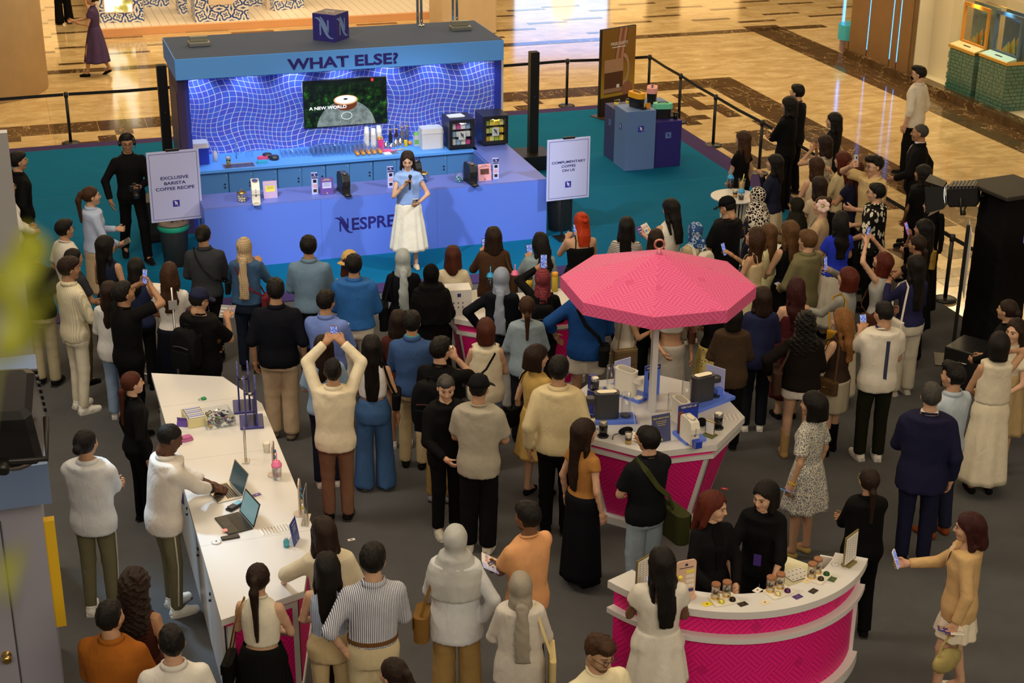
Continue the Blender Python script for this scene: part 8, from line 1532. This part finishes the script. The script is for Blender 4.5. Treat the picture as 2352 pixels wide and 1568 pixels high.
# leaflets and papers
def leaflet(key, side, label, c1=M_LILAC, c2=M_PAPER, s=1.):
    P = PEOPLE[key]; pos = handpos(key, side); head = P['M'] @ Vector(P['hc']); o = link('leaflet', None); tag(o, label, 'leaflet', 'leaflets held by visitors'); o.matrix_world = facing(pos, head) @ T(0, .03, 0, .2, s=s)
    MB().box(-.10, -.001, -.07, .07, 0, .0012, T(ry=.15)).obj('left_page', c1, o); MB().box(.001, .10, -.07, .07, 0, .0012, T(ry=-.15)).obj('right_page', c2, o)
    for i in range(4): MB().box(.02+.04*(i % 2), .045+.04*(i % 2), -.035+.05*(i//2), -.01+.05*(i//2), .006, .0075, T(ry=-.15)).obj('print', (M_PERI, mat('orange_card', (.85, .35, .02)), M_PINKC, M_LILC)[i], o)
    for i in range(3): MB().box(-.085, -.02, -.045+i*.035, -.035+i*.035, .006, .0075, T(ry=.15)).obj('print', M_PAPER if c1 is not M_PAPER else M_NAVYP, o)
for k, s, l, a, b in (('c_broch', 'L', 'open lilac leaflet read by the woman with long black hair', M_PURP, M_CREAM), ('k_vest', 'R', 'navy leaflet held under the parasol', M_NAVYP, M_PAPER), ('r_olive', 'R', 'lilac leaflet held by the young man in olive shirt', M_LILAC, M_LILAC), ('r_cardi', 'L', 'large open leaflet hanging from the cardigan woman', M_CREAM, M_NAVYP), ('l_cap', 'R', 'grey sheet read by the man in navy cap', mat('grey_plate', (.3, .3, .3)), mat('grey_plate', (.3, .3, .3))), ('b_tan', 'R', 'leaflet tucked in the folded arms of the bearded man', M_LILAC, M_PAPER), ('c_peri', 'R', 'printed sheet held by the man in periwinkle shirt', M_LILAC, M_PAPER), ('r_blond', 'R', 'lilac leaflet held by the orange blond woman', M_LILAC, M_LILAC)): leaflet(k, s, l, a, b)
# microphone, tablet, camera, cups
def held(key, side, name, label, cat, off=(0, .03, .085), up=(0, 0, 1)):
    P = PEOPLE[key]; o = link(name, None); tag(o, label, cat); o.matrix_world = facing(handpos(key, side, off), P['M'] @ Vector(P['hc']), up); return o
m = held('presenter', 'R', 'microphone', 'black handheld microphone at the presenter mouth', 'microphone'); MB().lathe([(.012, -.13), (.016, .06)], 14, T(rx=-PI/2+.5)).obj('handle', M_BLKPL, m); MB().ball((0, .075, .04), .026, 12).obj('mesh_head', mat('mic_mesh', (.04, .04, .045), .5, .6), m)
m = held('l_pony', 'R', 'tablet', 'grey tablet held by the ponytail woman beside the stage', 'tablet'); MB().box(-.09, .09, -.12, .12, -.006, 0).obj('case', M_STEEL, m); MB().box(-.082, .082, -.11, .11, 0, .001).obj('screen', M_DKGREY, m)
q = handpos('photog', 'L'); hd_w = PEOPLE['photog']['M'].to_euler().z; t = thing('camera_body', 'black camera with long lens in the photographer hand', 'camera', q, hd_w); MB().box(-.07, .07, -.035, .035, -.05, .045, bev=.01).obj('body', M_BLKPL, t); MB().box(-.03, .03, -.03, .03, .045, .075, bev=.008).obj('viewfinder', M_BLKPL, t); MB().lathe([(.036, .03), (.036, .09), (.040, .095), (.040, .15)], 20, T(0, 0, 0, 0, -PI/2-.9)).obj('lens', M_BLKPL, t); MB().lathe([(.034, .15), (.034, .152)], 18, T(0, 0, 0, 0, -PI/2-.9)).obj('front_glass', M_STEEL, t)
def heldcup(key, side, label):
    q = handpos(key, side, (0, .045, .07)); t = thing('paper_cup', label, 'cup', (q.x, q.y, q.z-.045), 0, 'paper cups in hands'); MB().lathe([(.027, 0), (.037, .09), (.039, .092), (.036, .092), (.026, .004)], 18).obj('cup_wall', M_CREAM, t)
heldcup('m_pack', 'R', 'paper cup at the mouth of the man with backpack'); heldcup('r_navysuit', 'L', 'paper cup in the hand of the man in navy suit'); heldcup('b_pony', 'L', 'yellow lined paper cup held by the ponytail woman')
# bags
def bag(key, side, label, c, w=.28, h=.20, d=.10, drop=.98, y=-.04, out=.0, cross=False, strapc=None, sw_=.022, chain=False, buckle=True, flap=True):
    P = PEOPLE[key]; g = P['g']; sg = -1 if side == 'L' else 1; sh = P['sh']; o = link('handbag', None); tag(o, label, 'bag', 'bags carried by visitors'); o.matrix_world = P['M']
    m = C_(c) if isinstance(c, str) else c; bx = sg*(.235*g+out); hw = .142 if P['sex'] == 'f' else .17
    b = rbox(d, w, h, r=d*.45, z0=drop-h); b2 = b.obj('bag_body', m, o, loc=(bx, y, 0))
    if flap: MB().box(d/2+.001 if sg > 0 else -d/2-.007, d/2+.007 if sg > 0 else -d/2-.001, -w*.42, w*.42, drop-h*.55, drop-.01, bev=.003).obj('flap', m, b2)
    if buckle: MB().box(sg*d/2-.002 if sg > 0 else -d/2-.012, sg*d/2+.012 if sg > 0 else -d/2+.002, -.015, .015, drop-h*.5, drop-h*.4).obj('buckle', M_GOLD, b2)
    sm = C_(strapc) if strapc else (M_GOLD if chain else m); s0 = -sg if cross else sg
    top = sh((s0*(hw-.045 if cross else hw-.03), -.005, 1.428 if cross else 1.415))
    if cross: pts = [(bx, y, drop-.02), (sg*.12*g, -.165*g, 1.10), (0, -.170*g, 1.22), tuple(sh((s0*.09, -.125*g, 1.37))), tuple(top+np.array((0, 0, .012))), tuple(sh((s0*.085, .11*g, 1.33))), (0, .178*g, 1.16), (sg*.13*g, .165*g, 1.04), (bx, y+.02, drop-.02)]
    else: pts = [(bx, y-w*.35, drop-.01), (sg*(hw+.035), -.105*g, 1.24), tuple(sh((sg*(hw-.01), -.075, 1.38))), tuple(top+np.array((0, 0, .018))), tuple(sh((sg*(hw-.01), .085, 1.37))), (sg*(hw+.045), .10*g, 1.22), (bx, y+w*.35, drop-.01)]
    MB().strap(pts, sw_, .006, (sg*.35, .2, .35) if not cross else (0, .3, 1)).obj('strap', sm, o)
def backpack(key, label, c, w=.30, h=.44, d=.16, z=1.36):
    P = PEOPLE[key]; g = P['g']; o = link('backpack', None); tag(o, label, 'backpack', 'backpacks'); o.matrix_world = P['M']; m = C_(c); sh = P['sh']
    F = Field((-.25, -.45, z-h-.05), (.25, 0, z+.05), .014); F.ell((0, -.150*g-d/2, z-h/2), (w*.62, d*.72, h*.60), 0); F.D = np.maximum(np.maximum(F.D, np.abs(F.ax[0][:, None, None])-w/2), np.maximum(np.abs(F.ax[2][None, None, :]-(z-h/2))-h/2, np.abs(F.ax[1][None, :, None]+.150*g+d/2)-d/2)); V, Q = F.net(); link('main_bag', npmesh('main_bag', V, Q), o, m)
    rbox(w*.7, .05, h*.42, r=.02, z0=z-h*.92).obj('front_pocket', m, o, loc=(0, -.150*g-d-.005, 0)); MB().strap([(-w*.3, -.153*g-d, z-h*.40), (0, -.16*g-d, z-h*.36), (w*.3, -.153*g-d, z-h*.40)], .008, .006).obj('zip', M_STEEL, o)
    for sg in (-1, 1): MB().strap([(sg*.09, -.14*g, z-h*.8), (sg*.10, -.13*g, z-.10), tuple(sh((sg*.095, -.06, 1.405))), tuple(sh((sg*.095, .02, 1.42))), tuple(sh((sg*.105, .12*g, 1.33))), (sg*.13, .15*g, 1.18), (sg*.17*g, .05, 1.05)], .05, .012, (1, 0, 0)).obj('shoulder_strap', m, o)
    MB().tube([(-.04, -.15*g-d*.3, z), (-.03, -.15*g-d*.3, z+.04), (.03, -.15*g-d*.3, z+.04), (.04, -.15*g-d*.3, z)], .008, 6).obj('grab_loop', m, o)
backpack('m_pack', 'large black backpack on the man drinking from a cup', '#15171c', .33, .50, .18); backpack('l_cap', 'black backpack on the man in navy cap', '#121317', .32, .44, .16); backpack('c_mhij', 'black backpack of the woman in maroon headscarf', '#17181c', .28, .38, .14); backpack('c_bhijab', 'white backpack of the woman in blue paisley headscarf', '#d8d2c4', .24, .30, .12); backpack('k_blackback', 'black backpack with white charm under the parasol', '#131316', .28, .38, .14)
bag('k_blue', 'R', 'black crossbody bag of the man in deep blue shirt', '#17181a', .26, .18, .10, .98, -.14, -.06, True, None, .04); bag('m_olivebag', 'R', 'large olive green messenger bag of the man in black tee', '#3d4222', .38, .28, .14, .92, -.10, .0, True, None, .05); bag('c_jeans', 'R', 'black leather shoulder bag of the wide jeans woman', '#141416', .26, .16, .08, 1.12, -.02, 0, buckle=False); bag('b_grey', 'L', 'tan leather handbag of the grey headscarf woman', '#7a5a2c', .26, .22, .12, .98, -.06); bag('b_tote', 'R', 'cream canvas tote bag of the taupe headscarf woman', '#d8c48e', .34, .42, .05, 1.02, -.04, .02, flap=False, buckle=False); bag('b_pony', 'L', 'black quilted bag with gold chain of the ponytail woman', '#121214', .26, .18, .08, .90, -.02, .02, False, None, .012, True); bag('m_bob', 'L', 'black bag with gold chain of the mustard dress woman', '#141416', .28, .20, .09, .98, -.03, 0, False, None, .02); bag('r_sung', 'L', 'brown leather shoulder bag of the sunglasses woman', '#3b2a20', .30, .24, .09, 1.10, -.06, .02); bag('r_blond', 'L', 'brown belt bag of the orange blond woman', '#4a3722', .28, .15, .08, .98, -.03, 0)
bag('c_ghij', 'L', 'large black tote of the pale grey headscarf woman', '#16181f', .32, .30, .10, 1.05, -.06, .0, buckle=False); bag('c_brownsw', 'R', 'brown leather shoulder bag of the brown sweater woman', '#4a3620', .28, .22, .09, 1.14, -.04); bag('r_white_bag', 'L', 'white bag with white strap of the navy sweater woman', '#d8d2c4', .26, .20, .06, 1.0, -.05); bag('r_raise', 'L', 'small brown crossbody bag of the woman raising her phone', '#4a2a1c', .20, .14, .06, .98, -.02, 0, True); bag('r_greyc', 'L', 'bag with yellow strap of the grey cardigan woman', '#b98a2a', .22, .18, .06, 1.0, -.04); bag('r_beanie', 'L', 'tan bag of the woman in black head covering', '#a8853a', .28, .24, .08, 1.08, -.08); bag('l_hij', 'R', 'maroon bag strap and bag of the checked headscarf woman', '#6a2230', .24, .18, .07, 1.0, -.02, 0, True); bag('k_vest', 'R', 'taupe slouchy bag of the white vest woman', '#6b5a40', .28, .30, .08, .98, -.06); bag('k_crop', 'L', 'brown shoulder bag of the silver skirt woman', '#4a2c22', .26, .14, .07, 1.16, .02); bag('m_vest', 'L', 'thin black crossbody bag of the cream vest woman', '#17181a', .18, .13, .05, .96, .06, 0, True); bag('l_bun', 'R', 'dark crossbody sling of the person with hair bun', '#24262b', .2, .14, .06, 1.0, .08, 0, True); bag('c_ghij2', 'R', 'thin black strap bag of the blue grey headscarf woman', '#17181a', .2, .14, .06, .96, .06, 0, True)
q = handpos('l_cream', 'R'); t = thing('pouch', 'brown leather pouch held by the man in cream striped shirt', 'pouch', (q.x, q.y, q.z-.02), .5); rbox(.20, .05, .14, r=.02).obj('pouch', C_('#6b3a22'), t, loc=(0, 0, -.07)); MB().box(-.09, .09, -.028, -.025, .03, .04).obj('zip', M_GOLD, t)
q = handpos('r_cardi', 'L'); t = thing('handbag', 'cream quilted handbag hanging beside the cardigan woman', 'bag', (q.x, q.y, q.z-.36), .3); F = Field((-.18, -.08, -.02), (.18, .08, .22), .012); F.ell((0, 0, .09), (.15, .06, .10), 0); X, Y, Z = F.xyz((slice(None),)*3); F.D = F.D+(.006*np.abs(np.sin(22*X))*np.abs(np.sin(22*Z))-.003).astype(np.float32); V, Q = F.net(); link('bag_body', npmesh('bag_body', V, Q), t, C_('#a99a62')); MB().strap([(-.12, 0, .14), (-.08, 0, .26), (0, 0, .33), (.08, 0, .26), (.12, 0, .14)], .02, .006, (0, 1, 0)).obj('handle', C_('#a99a62'), t)
t = thing('plush_charm', 'small brown plush toy hanging from the black backpack', 'plush', tuple(W_('l_cap', (.20, .02, 1.18)))); bmt = C_('#4a3020')
MB().ball((0, 0, 0), (.035, .03, .04), 10).obj('torso', bmt, t); h_ = MB().ball((0, 0, .06), .032, 10).obj('head', bmt, t)
for sx in (-1, 1): MB().ball((sx*.024, 0, .088), .012, 8).obj('ear', bmt, h_)
# foreground plant, close to the lens and out of focus
plant = thing('balcony_plant', 'blurred yellow green leaves close to the lens at left', 'plant', tuple(CAM+CF*.61+CR*-.22+CU*-.13)); M_LEAF = mat('yellow_leaf', (.20, .22, .015), .5); r9 = random.Random(5)
def leaf(px, py, dist, size, ang):
    c = CAM+(CF+CR*(px-1176)/FPX-CU*(py-784)/FPX)*dist-np.array(plant.location); b = MB(); n = 6; V = []; F = []
    for i in range(n+1):
        t_ = i/n; w = size*.30*math.sin(PI*min(.98, t_*.95+.03)); z = size*(t_-.5); V += [(-w, .02*math.sin(t_*3), z), (0, -.01, z), (w, .02*math.sin(t_*3), z)]
    for i in range(n): F += [(3*i, 3*i+1, 3*i+4, 3*i+3), (3*i+1, 3*i+2, 3*i+5, 3*i+4)]
    b.add(V, F, sm=True); o = b.obj('leaf', M_LEAF, plant, loc=c, rot=(r9.uniform(-.4, .4), ang, YAW*-1+r9.uniform(-.6, .6)))
for px, py, d_, s_, a_ in ((55, 640, .62, .026, .5), (40, 700, .6, .029, -.3), (75, 590, .63, .016, .9), (25, 760, .6, .026, .3), (15, 1340, .6, .018, 0), (62, 715, .62, .016, 1.2), (10, 650, .6, .024, 1.5)): leaf(px, py, d_, s_, a_)
MB().tube([tuple(CAM+(CF+CR*(px-1176)/FPX-CU*(py-784)/FPX)*.61-np.array(plant.location)) for px, py in ((-60, 1500), (-30, 1350), (-35, 1000), (0, 760), (50, 650))], .0008, 6).obj('stem', M_LEAF, plant)
